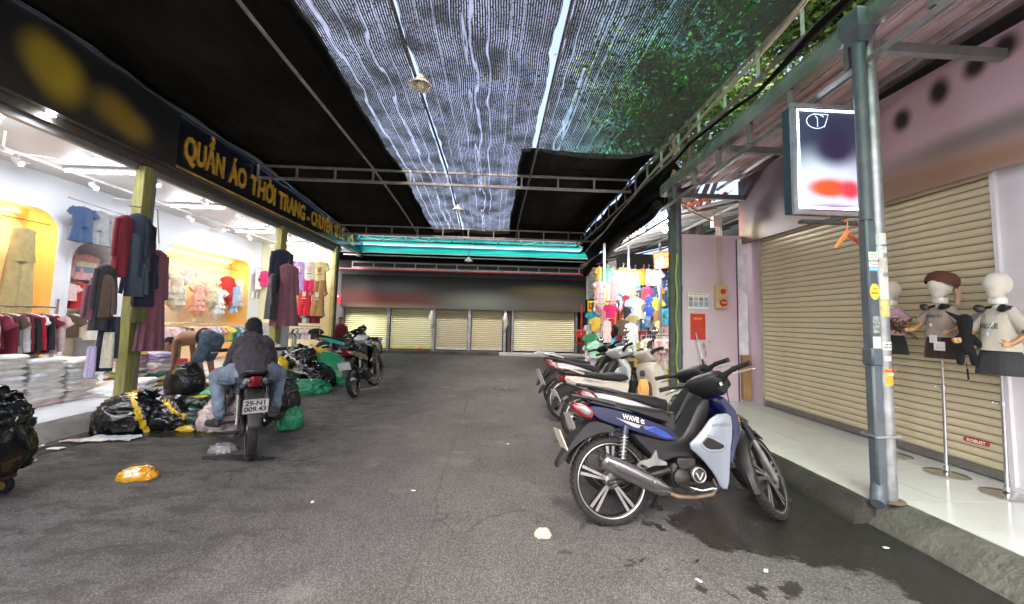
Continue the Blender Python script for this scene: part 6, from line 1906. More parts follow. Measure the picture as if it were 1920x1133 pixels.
def gmesh(kind, v=0):
    key = (kind, v)
    if key in _GM: return _GM[key]
    mb = MB(); sd_ = v * 1.7
    if kind == 'tee':
        mb.rings(body_rings([(-.015, .05, .02), (-.035, .13, .035), (-.07, .175, .045), (-.16, .17, .055), (-.30, .175, .06), (-.46, .185, .065)], fold=.2, seed=sd_), True, False)
        for s in (-1, 1): sleeve(mb, s, .14, -.075, .10, -.13, .07, .065)
    elif kind == 'long':
        mb.rings(body_rings([(-.015, .05, .02), (-.035, .13, .035), (-.07, .19, .045), (-.2, .19, .055), (-.4, .195, .06), (-.62, .20, .065)], fold=.2, seed=sd_), True, False)
        for s in (-1, 1): sleeve(mb, s, .17, -.08, .08, -.50, .065, .042, 7)
    elif kind == 'dress':
        mb.rings(body_rings([(-.01, .05, .03), (-.03, .10, .04), (-.06, .17, .05), (-.14, .175, .06), (-.30, .165, .065), (-.44, .145, .06), (-.47, .15, .065), (-.55, .175, .07), (-.8, .21, .085), (-1.05, .24, .095), (-1.28, .265, .105)], n=48, fold=.28, nf=9, seed=sd_), True, False)
        for s in (-1, 1): sleeve(mb, s, .145, -.085, .07, -.56, .062, .04, 8)
        mb.tube([(-.045, -.03, -.01), (-.03, -.058, -.09), (0, -.062, -.16), (.03, -.058, -.09), (.045, -.03, -.01)], .010, 6)
        mb.tube([(0, -.066, -.16), (0, -.072, -.40)], .006, 6)
    elif kind == 'coat':
        mb.rings(body_rings([(-.01, .05, .03), (-.03, .12, .04), (-.07, .2, .06), (-.3, .2, .08), (-.6, .21, .09), (-.95, .23, .10)], n=26, fold=.22, nf=6, seed=sd_), True, False)
        for s in (-1, 1): sleeve(mb, s, .18, -.09, .06, -.56, .07, .05, 7)
    elif kind == 'vest':
        mb.rings(body_rings([(-.02, .10, .03), (-.05, .16, .04), (-.10, .14, .05), (-.18, .155, .055), (-.34, .16, .06), (-.50, .185, .06)], n=24, fold=.12, seed=sd_), True, False)
        for k in range(4): mb.ball((.0, -.06, -.22 - k * .06), .009, 8, 6)
    elif kind == 'wide_trousers':
        for s in (-1, 1):
            r_ = body_rings([(0, .09, .05), (-.2, .105, .06), (-.5, .12, .065), (-.9, .135, .07)], n=20, fold=.2, seed=sd_ + s)
            mb.rings([[(x + s * .08, y, z) for x, y, z in q] for q in r_], True, False)
    elif kind == 'shorts':
        for s in (-1, 1):
            r_ = body_rings([(0, .085, .05), (-.06, .095, .055), (-.14, .105, .06), (-.22, .12, .065)], n=16, fold=.25, seed=sd_ + s)
            mb.rings([[(x + s * .075 - s * .12 * z * .2, y, z) for x, y, z in q] for q in r_], True, False)
    elif kind == 'frilly':
        mb.rings(body_rings([(-.02, .06, .03), (-.05, .12, .045), (-.12, .115, .06), (-.26, .11, .06)], n=20, fold=.1, seed=sd_), True, False)
        for k, (z, w) in enumerate(((-.24, .16), (-.36, .18), (-.48, .17))):
            mb.rings(body_rings([(z, w * .65, .055), (z - .05, w * .85, .075), (z - .14, w, .09)], n=32, fold=.35, nf=8, seed=sd_ + k), False, False)
        for s in (-1, 1): sleeve(mb, s, .09, -.08, .10, -.09, .06, .075, 3)
        mb.rings(body_rings([(-.6, .14, .07), (-.66, .13, .06), (-.74, .06, .04)], n=20, fold=.3, nf=6, seed=sd_), False, True)
    elif kind == 'romper':
        mb.rings(body_rings([(-.02, .06, .03), (-.05, .12, .045), (-.25, .125, .06), (-.45, .13, .07), (-.6, .12, .07)], n=20, fold=.2, seed=sd_), True, False)
        for s in (-1, 1):
            sleeve(mb, s, .10, -.08, .07, -.2, .055, .05, 4); sleeve(mb, s, .05, -.56, .02, -.2, .075, .06, 4)
    elif kind == 'small_tee':
        mb.rings(body_rings([(-.01, .04, .02), (-.03, .10, .03), (-.06, .125, .035), (-.2, .12, .045), (-.33, .125, .05)], n=14, fold=.2, seed=sd_), True, False)
        for s in (-1, 1): sleeve(mb, s, .10, -.06, .07, -.10, .05, .048, 3, 8)
    me = mb.mesh(kind, 1.2)
    _GM[key] = me
    return me
KN = dict(tee='shirt', long='shirt', dress='dress', coat='coat', vest='waistcoat', wide_trousers='trousers', shorts='shorts', frilly='baby_dress', romper='romper', small_tee='shirt')
def garment(kind, col, loc, rz, label, group=None, s=1.0, v=None, cat=None, hmat=None, hw=None, tilt=0.0):
    o = link(KN[kind], gmesh(kind, random.randrange(3) if v is None else v), col, None, label, cat or {'long': 'shirt', 'tee': 'shirt', 'small_tee': 'shirt', 'wide_trousers': 'trousers', 'frilly': 'dress'}.get(kind, kind), group, loc=loc, rot=(0, tilt, rz))
    o.scale = (s, s, s)
    if hmat != 0:
        hang(o, hw or (.24 if kind in ('frilly', 'romper', 'small_tee') else .34), hmat)
    return o
C = {k: cloth(k, v) for k, v in dict(plum=(.20, .075, .10), mauve=(.24, .10, .13), navy=(.015, .02, .045), black=(.013, .013, .015), charcoal=(.04, .04, .045), wine=(.20, .012, .03), slate=(.05, .065, .085), denimblue=(.03, .065, .15), grey=(.24, .25, .26), khaki=(.20, .17, .09), brown=(.09, .055, .035), cream=(.68, .62, .46), beige=(.50, .42, .26), sand=(.38, .31, .14), white=(.72, .72, .70), ivory=(.66, .64, .55), pink=(.68, .36, .36), peach=(.78, .40, .32), red=(.45, .02, .025), crimson=(.55, .01, .04), magenta=(.62, .015, .13), lilac=(.40, .27, .60), lavender=(.5, .42, .62), yellow=(.75, .62, .28), mustard=(.55, .36, .05), tan=(.36, .20, .07), skyblue=(.32, .48, .72), teal=(.02, .26, .32), green=(.04, .22, .10), mint=(.35, .60, .45), orange=(.80, .20, .02), lime=(.55, .65, .05), olive=(.12, .11, .04), hotpink=(.75, .04, .22), blue=(.03, .08, .38), palepink=(.72, .50, .50), cyan=(.05, .38, .60), steel_blue=(.20, .28, .40)).items()}
CN = {v.name: k for k, v in C.items()}
EAST = math.pi / 2       # garments whose front (-y) turns towards +x
def rail(label, pts, r=.011, mat=chrome, legs=(), name='clothes_rail', feet=0):
    t = thing(name, label, 'clothes rail', pts[0])
    o = Vector(pts[0])
    MB().tube([Vector(p) - o for p in pts], r, 10).build('bar', mat, t)
    for p in legs:
        MB().tube([Vector((p[0], p[1], p[2])) - o, Vector((p[0], p[1], p[3])) - o], r * 1.5, 12).build('leg', mat, t)
    return t
# top rail with blue and grey outfits
rail('thin wall rail holding the blue and grey outfits', [(-7.25, 6.9, 3.27), (-7.25, 8.35, 3.22)], .010, steel)
for y, c, lab in ((7.12, 'denimblue', 'denim blue short outfit, leftmost on the high wall rail'), (7.42, 'grey', 'light grey two piece outfit, middle of the high wall rail'), (7.72, 'grey', 'pale grey two piece outfit beside the khaki shirt on the high rail'), (8.0, 'khaki', 'khaki shirt at the right end of the high wall rail')):
    g = garment('tee', C[c], (-7.2, y, 3.18), EAST - .2, lab, None, .82)
    o = link('shorts', gmesh('shorts', 1), C[c], g, loc=(0, 0, -.44)); o.scale = (1.1, 1, 1.5)
# arch: beige suit
g = garment('vest', C['sand'], (-7.55, 6.60, 2.68), EAST - .35, 'beige button waistcoat over wide trousers hung in the first glowing niche', None, 1.12)
g.scale = (.9, 1, 1.12)
o = link('trousers', gmesh('wide_trousers', 1), C['sand'], g, loc=(0, .01, -.46))
garment('coat', C['sand'], (-7.75, 6.15, 2.62), EAST - .2, 'long beige coat hung left of the button waistcoat in the first niche', None, 1.1)
rail('dark zigzag rail across the first glowing niche', [(-7.6, 4.7, 2.6), (-7.6, 5.6, 2.62), (-7.6, 5.9, 2.80), (-7.6, 7.0, 2.80)], .008, dark_steel)
# alcove
for z, y, c, lab in ((2.42, 7.68, ('pink', 'cream', 'steel_blue', 'pink'), 'striped pastel jumper'), (1.88, 7.62, ('red',), 'red cardigan with white trim')):
    o = garment('long', C[c[0]], (-7.62, y, z), EAST - .3, lab + ' hung in the narrow alcove', None, .8)
    for k, cc in enumerate(c[1:]):
        mb = MB(); mb.rings(body_rings([(-.20 - k * .13, .198, .066), (-.32 - k * .13, .204, .070)], n=22, fold=.1), False, False)
        mb.build('stripe', C[cc], o)
garment('long', C['wine'], (-7.62, 7.95, 1.9), EAST - .3, 'wine red knit shirt beside the red cardigan in the alcove', None, .7)
garment('tee', C['palepink'], (-7.62, 7.42, 1.85), EAST - .3, 'pale pink top left of the red cardigan in the alcove', None, .7)
rail('low rail across the narrow alcove', [(-7.6, 7.3, 1.36), (-7.6, 8.0, 1.36)], .009, steel)
for k, c in enumerate(('brown', 'cream', 'ivory', 'cream', 'beige')):
    garment('small_tee', C[c], (-7.55, 7.38 + k * .14, 1.3), EAST - .9, '%s baby top, number %d along the low alcove rail from the left' % (CN[C[c].name], k + 1), 'baby tops on the low alcove rail', 1.3)
mb = MB().rings([[(r * math.cos(a), r * .35 * math.sin(a) , z) for a in [q * math.pi / 8 for q in range(16)]] for z, r in ((0, .14), (-.1, .17), (-.25, .19), (-.4, .17))])
mb.build('romper', C['ivory'], None, label='plump ivory baby sleepsuit hanging from the low alcove rail', cat='romper', loc=(-7.45, 7.75, 1.22), rot=(0, 0, EAST))
# front rack with dark shirts
rail('chrome clothes rack with dark and red shirts behind the white piles', [(-6.0, 3.9, 1.40), (-6.0, 5.71, 1.40)], .014, chrome, legs=((-6.0, 5.72, 1.52, .15), (-6.0, 3.9, 1.52, .15)))
seq = ['black', 'charcoal', 'black', 'white', 'wine', 'black', 'black', 'white', 'wine', 'white', 'wine', 'brown', 'white', 'wine', 'black', 'crimson', 'white', 'black', 'wine', 'palepink', 'palepink']
for k, c in enumerate(seq):
    garment(random.choice(['tee', 'long', 'tee']), C[c], (-6.0 + random.uniform(-.01, .01), 4.48 + k * .058, 1.33), EAST * .25 + random.uniform(-.15, .15), '%s shirt, number %d from the left on the chrome rack behind the white piles' % (CN[C[c].name], k + 1), 'shirts on the chrome rack behind the white piles', random.uniform(.8, .95), hmat=wood_h)
# niche rail and baby clothes
rail('dark zigzag rail across the wide glowing niche', [(-7.85, 9.3, 2.72), (-7.85, 10.15, 2.70), (-7.85, 10.45, 2.56), (-7.85, 11.5, 2.52), (-7.85, 11.7, 2.66), (-7.85, 12.38, 2.66)], .009, dark_steel)
for y, z, k_, c, lab, s_ in ((9.55, 2.35, 'frilly', 'ivory', 'ivory frilly baby dress at the left of the wide niche', 1.05), (9.98, 2.28, 'frilly', 'ivory', 'greenish ivory frilly dress second in the wide niche', 1.2), (10.35, 2.5, 'small_tee', 'ivory', 'ivory baby top high in the wide niche', 1.2), (10.72, 2.15, 'frilly', 'peach', 'peach pink ruffled baby dress in the wide niche', 1.2), (11.12, 2.35, 'frilly', 'cream', 'cream baby dress right of the peach one', 1.1), (11.45, 2.06, 'frilly', 'white', 'white ruffled baby dress low in the wide niche', 1.15), (11.78, 2.45, 'romper', 'red', 'bright red romper in the wide niche', 1.15), (12.08, 2.25, 'romper', 'skyblue', 'sky blue romper beside the red one', 1.15), (12.32, 2.4, 'romper', 'ivory', 'ivory romper at the right end of the wide niche', 1.1)):
    garment(k_, C[c], (-7.74, y, z), EAST - .35 + random.uniform(-.2, .2), lab, None, s_, tilt=random.uniform(-.06, .06))
# rack below the wide niche
rail('long chrome rack of colourful tops below the wide niche', [(-7.1, 8.75, 1.12), (-7.1, 12.4, 1.06)], .012, chrome, legs=((-7.1, 8.75, 1.3, .15), (-7.1, 12.4, 1.06, .15)))
seq = ['palepink', 'white', 'palepink', 'white', 'brown', 'tan', 'brown', 'yellow', 'cream', 'yellow', 'pink', 'palepink', 'pink', 'pink', 'white', 'skyblue', 'white', 'steel_blue', 'peach', 'orange', 'cream', 'lime', 'yellow', 'lime', 'green', 'blue', 'skyblue', 'teal', 'grey', 'lilac', 'pink', 'lilac', 'white', 'grey', 'charcoal', 'white', 'black', 'navy']
for k, c in enumerate(seq):
    garment('tee', C[c], (-7.1, 8.9 + k * .088, 1.05 - k * .0012), EAST * .35 + random.uniform(-.12, .12), '%s top, number %d from the left on the long rack below the wide niche' % (CN[C[c].name].replace('_', ' '), k + 1), 'colourful tops on the long rack', random.uniform(.8, .95), hmat=wood_h)
# small items beyond the niche
rail('short wall rail with printed towels right of the wide niche', [(-7.38, 12.5, 2.78), (-7.38, 12.9, 2.78)], .008, steel)
o = MB().box(-.01, .01, -.19, .19, -.62, 0, ch=.004).build('towel', C['white'], None, 0, label='white printed towel hung right of the wide niche', cat='towel', loc=(-7.36, 12.68, 2.74))
for k in range(7):
    MB().prism(smooth_poly([(-.10 + k * .025, -.3 - .05 * (k % 3)), (-.05 + k * .03, -.22 - .04 * (k % 2)), (-.02 + k * .02, -.40)], 1), .0105, .0125, plane='yz').build('print', C['charcoal'] if k % 3 else C['wine'], o, smooth=0)
garment('small_tee', C['magenta'], (-7.3, 12.88, 2.74), EAST - .4, 'magenta top beside the white printed towel', None, 1.5)
for k in range(4):
    MB().rings([[(r * math.cos(a), r * math.sin(a), z) for a in [q * math.pi / 6 for q in range(12)]] for z, r in ((0, .02), (-.12, .028), (-.18, .022))]).build('sock', C['grey'] if k % 2 else C['white'], None, label='small sock on the wall pegs below the white printed towel', cat='sock', group='socks on the wall pegs', loc=(-7.42, 12.5 + k * .1, 2.02))
# display of short sets in the third bay
bar = rail('upper chrome bar holding the four sets in the far bay', [(-6.4, 11.8, 3.02), (-4.98, 11.8, 3.02)], .012, chrome, legs=((-5.75, 11.8, 3.02, 3.6),))
rail('middle chrome bar holding the three lower sets in the far bay', [(-6.4, 11.8, 2.30), (-4.98, 11.8, 2.30)], .010, chrome)
def kidset(x, z, c1, c2, lab, art=None):
    o = garment('tee', C[c1], (x, 11.76, z), 0, lab, None, .86, v=1, cat='outfit')
    o.scale = (.98, .95, 1.3)
    q = link('shorts', gmesh('shorts', 1), C[c2], o, loc=(0, .0, -.43)); q.scale = (1.15, 1.1, 1.15)
    if art:
        # plain round animal face print
        p = MB().prism([(.055 * math.cos(a), -.22 + .05 * math.sin(a)) for a in [i * math.pi / 8 for i in range(16)]], -.072, -.068).build('print', C[art], o, smooth=0)
        for s in (-1, 1):
            MB().prism([(s * .035 + .022 * math.cos(a), -.165 + .022 * math.sin(a)) for a in [i * math.pi / 5 for i in range(10)]], -.072, -.068).build('print', C[art], o, smooth=0)
        MB().box(-.07, .07, -.0725, -.0685, -.315, -.30).build('print', C['charcoal'] if c1 not in ('crimson', 'tan') else C['cream'], o, smooth=0)
    return o
kidset(-6.0, 2.97, 'magenta', 'magenta', 'magenta tee and shorts set, leftmost of the upper row in the far bay')
kidset(-5.70, 2.95, 'lilac', 'lilac', 'lilac tee and shorts set with yellow print in the far bay', 'yellow')
kidset(-5.40, 2.96, 'ivory', 'magenta', 'ivory tee with pink animal print over magenta shorts', 'pink')
kidset(-5.11, 2.95, 'yellow', 'tan', 'pale yellow tee with brown animal print over tan shorts', 'tan')
kidset(-5.86, 2.24, 'yellow', 'yellow', 'cream yellow tee and shorts set, lower left in the far bay', 'peach')
kidset(-5.50, 2.24, 'crimson', 'crimson', 'bright red tee and shorts set in the lower row of the far bay', 'cream')
kidset(-5.13, 2.22, 'tan', 'tan', 'brown tee and shorts set, lower right in the far bay', 'ivory')
for zz, n_, sq in ((1.50, 12, ['cream', 'wine', 'wine', 'white', 'white', 'charcoal', 'wine', 'white', 'ivory', 'grey', 'black', 'wine']), (1.03, 13, ['cream', 'cream', 'ivory', 'cream', 'charcoal', 'white', 'grey', 'white', 'palepink', 'palepink', 'white', 'black', 'black'])):
    rail('%s small rail with children tops below the sets in the far bay' % ('upper' if zz > 1.2 else 'lower'), [(-6.2, 11.95, zz), (-5.1, 11.95, zz)], .010, chrome, legs=((-5.1, 11.95, zz, .15),) if zz < 1.2 else ())
    for k in range(n_):
        garment('small_tee', C[sq[k]], (-6.0 + k * .07, 11.95, zz - .05), EAST * .55 + random.uniform(-.1, .1), '%s child top, number %d from the left on the %s rail of the far bay' % (sq[k], k + 1, 'upper' if zz > 1.2 else 'lower'), 'child tops on the small rails of the far bay', 1.0)
cb = thing('metal_cabinet', 'pale grey metal cabinet standing in the far bay below the child sets', 'cabinet', (-5.95, 11.2, .15))
MB().box(-.22, .22, -.25, .25, 0, .98, ch=.01).build('body', M('pale_grey_enamel', (.42, .46, .50), .4), cb)
MB().box(-.19, .19, -.262, -.252, .05, .93, ch=.004).build('door', M('pale_grey_enamel'), cb)
MB().box(.13, .15, -.275, -.262, .45, .55).build('handle', dark_steel, cb)
MB().cyl((-5.55, 11.4, .15), (-5.55, 11.4, .78), .06, 16).build('fabric_roll', M('grey_tube', (.35, .37, .33), .6), None, label='short grey tube standing beside the pale cabinet', cat='tube')
# cluster on the first post
def cl(kind, c, dx, y, z, rz, lab, s=1.0, **k):
    o = garment(kind, C[c], (-5.02 + dx, y, z), rz, lab, None, s, **k)
    o.scale = (s * .62, s * .8, s)
    return o
cl('coat', 'wine', .02, 5.50, 2.68, EAST * .95, 'wine red long coat hung high on the nearest post, leftmost', .9)
cl('coat', 'navy', .06, 5.62, 2.74, EAST * .2, 'navy long coat next to the wine red one on the nearest post', .95)
cl('coat', 'charcoal', .02, 5.30, 1.98, EAST * .95, 'dark charcoal coat low on the left of the nearest post', .9)
cl('long', 'mauve', -.02, 5.22, 1.75, EAST * .95, 'dusty mauve shirt low on the left of the nearest post', .8)
cl('long', 'brown', .04, 5.26, 1.85, EAST * .2, 'brown long sleeved shirt low on the left of the nearest post', .9)
cl('wide_trousers', 'navy', .04, 5.36, 1.25, .3, 'navy trousers hanging lowest on the nearest post', .72)
cl('wide_trousers', 'slate', .08, 5.40, 1.30, .4, 'slate blue trousers behind the navy pair on the nearest post', .6)
cl('wide_trousers', 'cream', .10, 5.34, 1.10, .35, 'beige trousers hanging low between the navy pairs', .5)
cl('wide_trousers', 'lavender', .0, 5.24, .92, .3, 'lavender trousers hanging lowest left of the nearest post', .42)
cl('coat', 'black', .06, 5.74, 2.66, EAST * .6, 'black coat at the top of the bunch on the nearest post', .85)
cl('long', 'slate', .10, 5.60, 2.46, EAST * .5, 'slate grey shirt in the bunch on the nearest post', .9)
cl('coat', 'charcoal', .10, 5.72, 2.42, EAST * .6, 'charcoal coat in the bunch on the nearest post', .8)
cl('long', 'slate', .12, 5.60, 2.10, EAST * .5, 'dull slate shirt under the bunch on the nearest post', .85)
cl('coat', 'olive', .10, 5.78, 1.98, EAST * .7, 'olive coat hanging behind the plum dress', .8)
cl('coat', 'navy', .12, 5.76, 2.25, EAST * .6, 'dark navy coat hanging just behind the plum dress', .85)
o = cl('dress', 'plum', .16, 5.88, 2.27, EAST * .55, 'long plum velvet dress in front of the bunch on the nearest post', 1.13, v=0)
o.scale = (.62, .8, 1.13)
MB().tube([(-4.98, 5.5, 2.8), (-4.86, 5.8, 2.84), (-4.86, 5.88, 2.36)], .008, 6).build('hook', steel, None, label='bent steel hook arm carrying the bunch on the nearest post', cat='hook')
# second post
garment('coat', C['navy'], (-4.97, 9.40, 2.90), EAST * .7, 'navy coat hung on the second post behind the plum shirt dress', None, 1.1)
garment('coat', C['charcoal'], (-5.05, 9.20, 2.3), EAST * 1.35, 'charcoal coat hung low left of the second post', None, 1.1)
garment('dress', C['mauve'], (-4.84, 9.42, 2.56), EAST * .5, 'mauve shirt dress with pointed collar hung on the second post', None, 1.14, v=1)
# folded heaps
def folded_mesh(seed, w=.42, d=.36, h=.092):
    rnd = random.Random(seed)
    mb = MB()
    def fn(top):
        def g(u, v):
            u = .5 - .5 * math.cos(math.pi * u); v = .5 - .5 * math.cos(math.pi * v)
            x = (u - .5) * w; y = (v - .5) * d
            e = max(0.0, 1 - (2 * abs(u - .5)) ** 6) * max(0.0, 1 - (2 * abs(v - .5)) ** 6)
            z = (h * .5) * (e ** .5) * (1 if top else -.8) + .010 * noise.noise((u * 4 + seed, v * 4, 1 if top else 0))
            return (x + .03 * noise.noise((v * 3, seed, 5)), y + .025 * noise.noise((u * 3, seed, 9)), z)
        return g
    mb.grid(fn(True), 10, 8); mb.grid(fn(False), 10, 8)
    return mb.mesh('folded_garment', 2)
FM = [folded_mesh(i) for i in range(6)]
plastic_w = M('bagged_white_cloth', (.80, .78, .72), .6, var=.10, scale=8, coat=.0, bump=.35, bscale=30)
plastic_p = M('bagged_pink_cloth', (.76, .60, .59), .6, var=.12, scale=8, coat=.0, bump=.35, bscale=30)
plastic_g = M('bagged_grey_white_cloth', (.74, .74, .76), .55, var=.12, scale=8, coat=.05, bump=.35, bscale=30)
for cx in (-5.82, -6.18):
    for j in range(6):
        cy = 3.60 + j * .445
        n = (14, 16, 15, 16, 14, 15)[j]
        if cx < -6: n += 2
        for k in range(n):
            if j == 5 and k > 12: continue
            low = k < 6 and random.random() < .45
            mt_ = plastic_p if low else random.choice([plastic_w, plastic_w, plastic_g])
            g_ = 'bagged folded clothes piled on the shop floor'
            wh = 'layer %d up, %s %s stack of the wide pile' % (k + 1, ('first', 'second', 'third', 'fourth', 'fifth', 'last')[j], 'front' if cx > -6 else 'rear')
            o = link('folded_garment', random.choice(FM), mt_, None, ('pinkish' if low else 'white') + ' folded garment, ' + wh, 'folded clothes', g_, loc=(cx + random.uniform(-.02, .02), cy + random.uniform(-.02, .02), .172 + k * .041 + random.uniform(-.005, .005)), rot=(random.uniform(-.08, .08), random.uniform(-.08, .08), random.uniform(-.12, .12) + math.pi / 2))
for k in range(9):
    link('folded_garment', random.choice(FM), random.choice([plastic_w, plastic_g]), None, 'loose white folded garment in the low heap right of the wide pile', 'folded clothes', 'low heap of white folded clothes', loc=(-5.65 + (k % 3) * .12, 6.12 + (k // 5) * .25, .17 + (k // 2) * .035), rot=(0, 0, random.uniform(-.6, .6)))
cols = ['lilac', 'olive', 'white', 'mustard', 'palepink', 'lavender', 'ivory', 'brown', 'green', 'pink', 'charcoal', 'white']
for sx, sy, n, sn in ((-5.78, 6.62, 19, 'left'), (-5.62, 6.98, 17, 'right'), (-6.1, 6.9, 18, 'rear')):
    for k in range(n):
        c = random.choice(cols)
        o = link('folded_garment', random.choice(FM), C[c], None, '%s folded top, layer %d up, %s multicoloured stack by the nearest post' % (c, k + 1, sn), 'folded clothes', 'multicoloured folded tops', loc=(sx + random.uniform(-.02, .02), sy + random.uniform(-.02, .02), .165 + k * .031), rot=(0, 0, random.uniform(-.2, .2) + math.pi / 2))
        o.scale = (.85, .85, .78)
for k in range(14):
    c = random.choice(['white', 'palepink', 'peach', 'ivory', 'grey', 'red', 'yellow'])
    link('folded_garment', random.choice(FM), C[c], None, '%s garment lying in the loose heap behind the bending man' % c, 'folded clothes', 'loose heap behind the bending man (%s)' % c, loc=(-5.6 + random.uniform(-.4, .5), 8.0 + random.uniform(-.7, 1.2), .175 + random.uniform(0, .08)), rot=(random.uniform(-.2, .2), random.uniform(-.2, .2), random.uniform(0, 3)))
for (y, z, c, lab) in ((7.9, .15, 'yellow', 'yellow toy storage box standing behind the bending man'), (8.25, .15, 'crimson', 'red storage box standing behind the bending man'), (8.05, .45, 'olive', 'green storage box stacked on the yellow and red boxes')):
    MB().box(-.14, .14, -.15, .15, 0, .29, ch=.01).build('storage_box', C[c], None, label=lab, cat='box', loc=(-6.3, y, z))

# ---- shop ceiling fittings
tube_e = emis('fluorescent_tube', (.92, .95, 1.0), 14)
def tube_lamp(cx, cy, z, L_, lab, power=60, rot=0.0, vis=True):
    t = thing('tube_lamp', lab, 'ceiling light', (cx, cy, z), (0, 0, rot))
    MB().box(-L_ / 2, L_ / 2, -.03, .03, .0, .035).build('housing', M('white_enamel', (.75, .75, .75), .4), t, smooth=0)
    MB().cyl((-L_ / 2 + .02, 0, -.018), (L_ / 2 - .02, 0, -.018), .016, 10).build('tube', tube_e, t)
    l = bpy.data.lights.new('tube_light', 'AREA'); l.shape = 'RECTANGLE'; l.size = L_; l.size_y = .06; l.energy = power; l.color = (.93, .96, 1)
    lo = bpy.data.objects.new('tube_light', l); COL.objects.link(lo); lo.parent = t; lo.location = (0, 0, -.045)
    return t
for (x, y, lab) in ((-6.24, 6.36, 'ceiling tube light above the white piles, left of the nearest post'), (-6.16, 8.3, 'ceiling tube light in front of the wide niche, nearer one'), (-6.48, 10.7, 'ceiling tube light in front of the wide niche, farther one'), (-6.1, 12.3, 'ceiling tube light over the child sets in the far bay'), (-5.5, 4.5, 'added ceiling tube light brightening the white piles in the nearest part of the shop'), (-5.5, 2.4, 'added unseen ceiling tube light brightening the near end of the shop')):
    tube_lamp(x, y, 3.56, 1.1, lab, SHOPW * (1.7 if y < 5 else 1))  # the two nearest tubes are added, and stronger, to brighten the white piles
white_e = M('white_enamel')
def spot(x, y, z, yaw, lab, lit=True):
    t = thing('spotlight', lab, 'spotlight', (x, y, z), (0, 0, yaw), 'track spotlights under the shop ceiling')
    MB().cyl((0, 0, 0), (0, 0, -.06), .008, 8).build('arm', white_e, t)
    T_ = Matrix.Translation((0, 0, -.10)) @ Matrix.Rotation(R(50), 4, 'Y')
    MB().lathe([(0, .07), (.038, .07), (.042, .06), (.042, -.06), (.036, -.062), (.034, -.03), (0, -.03)], n=18).build('housing', white_e, t, T=T_)
    MB().lathe([(0, -.045), (.033, -.045), (0, -.046)], n=16).build('lens', emis('spot_lens', (.95, .97, 1), 10), t, T=T_)
i = 0
for (tx, ya, yb) in ((-6.9, 1.5, 12.7), (-5.62, 1.5, 12.7)):
    tr = MB().box(tx - .018, tx + .018, ya, yb, 3.585, 3.62).build('light_track', white_e, None, 0, label='%s ceiling track carrying spotlights' % ('rear' if tx < -6 else 'front'), cat='light track')
    for k in range(9):
        y = 3.4 + k * 1.08 + (.3 if tx < -6 else 0)
        spot(tx, y, 3.585, math.pi + random.uniform(-.5, .5), '%s ceiling spotlight, number %d from the camera on the %s track' % ('white', k + 1, 'rear' if tx < -6 else 'front'))
def ceiling_fan(x, y, lab):
    t = thing('ceiling_fan', lab, 'fan', (x, y, 3.60), (0, 0, random.uniform(0, 2)))
    MB().cyl((0, 0, 0), (0, 0, -.22), .012, 8).build('rod', white_e, t)
    MB().lathe([(0, -.20), (.05, -.21), (.085, -.25), (.08, -.29), (0, -.31)], n=20).build('motor', white_e, t)
    for k in range(4):
        T_ = Matrix.Rotation(k * math.pi / 2, 4, 'Z') @ Matrix.Rotation(R(12), 4, 'X')
        MB().prism(smooth_poly([(.07, -.02), (.16, -.05), (.44, -.06), (.47, 0), (.44, .06), (.16, .05), (.07, .02)], 1), -.262, -.256, plane='xy').build('blade', white_e, t, T=T_)
ceiling_fan(-6.2, 5.1, 'white ceiling fan over the white piles')
ceiling_fan(-6.4, 7.4, 'white ceiling fan between the nearest post and the wide niche')
ceiling_fan(-6.3, 9.6, 'white ceiling fan in front of the far end of the wide niche')
wf_ = thing('wall_fan', 'white caged fan beside the nearest post', 'fan', (-6.6, 7.55, 3.1), (0, 0, EAST))
mb = MB()
for k in range(24):
    a = 2 * math.pi * k / 24
    mb.tube([(.02 * math.cos(a), -.10, .02 * math.sin(a)), (.13 * math.cos(a), -.09, .13 * math.sin(a)), (.20 * math.cos(a), -.02, .20 * math.sin(a)), (.12 * math.cos(a), .05, .12 * math.sin(a))], .0025, 4)
for r_, y_ in ((.2, -.02), (.13, -.09), (.07, -.098)):
    mb.tube([(r_ * math.cos(a), y_, r_ * math.sin(a)) for a in [q * math.pi / 14 for q in range(29)]], .004, 5)
mb.build('cage', white_e, wf_)
for k in range(3):
    MB().prism(smooth_poly([(.02, -.02), (.15, -.06), (.17, .03), (.03, .03)], 1), -.045, -.03, T=Matrix.Rotation(k * 2.094, 4, 'Y')).build('blade', M('pale_blue_plastic', (.5, .6, .65), .3), wf_)
MB().tube([(0, .04, 0), (0, .12, 0), (0, .12, .5)], [.05, .03, .015], 10).build('motor', white_e, wf_)
# warm light strips inside the niches
for (ya, yb, zt, lab) in ((4.9, 6.85, 2.98, 'warm light strip under the top of the first niche'), (9.5, 12.2, 2.89, 'warm light strip under the top of the wide niche')):
    t = thing('light_strip', lab, 'light strip', (-7.95, (ya + yb) / 2, zt))
    MB().box(-.012, .012, -(yb - ya) / 2, (yb - ya) / 2, -.012, 0).build('led_strip', emis('warm_led', (1, .62, .25), 6), t, smooth=0)
    l = bpy.data.lights.new('strip_light', 'AREA'); l.shape = 'RECTANGLE'; l.size = .1; l.size_y = yb - ya; l.energy = NICHEW; l.color = (1, .66, .32)
    lo = bpy.data.objects.new('strip_light', l); COL.objects.link(lo); lo.parent = t; lo.location = (.12, 0, -.03); lo.rotation_euler = (0, R(-25), 0)
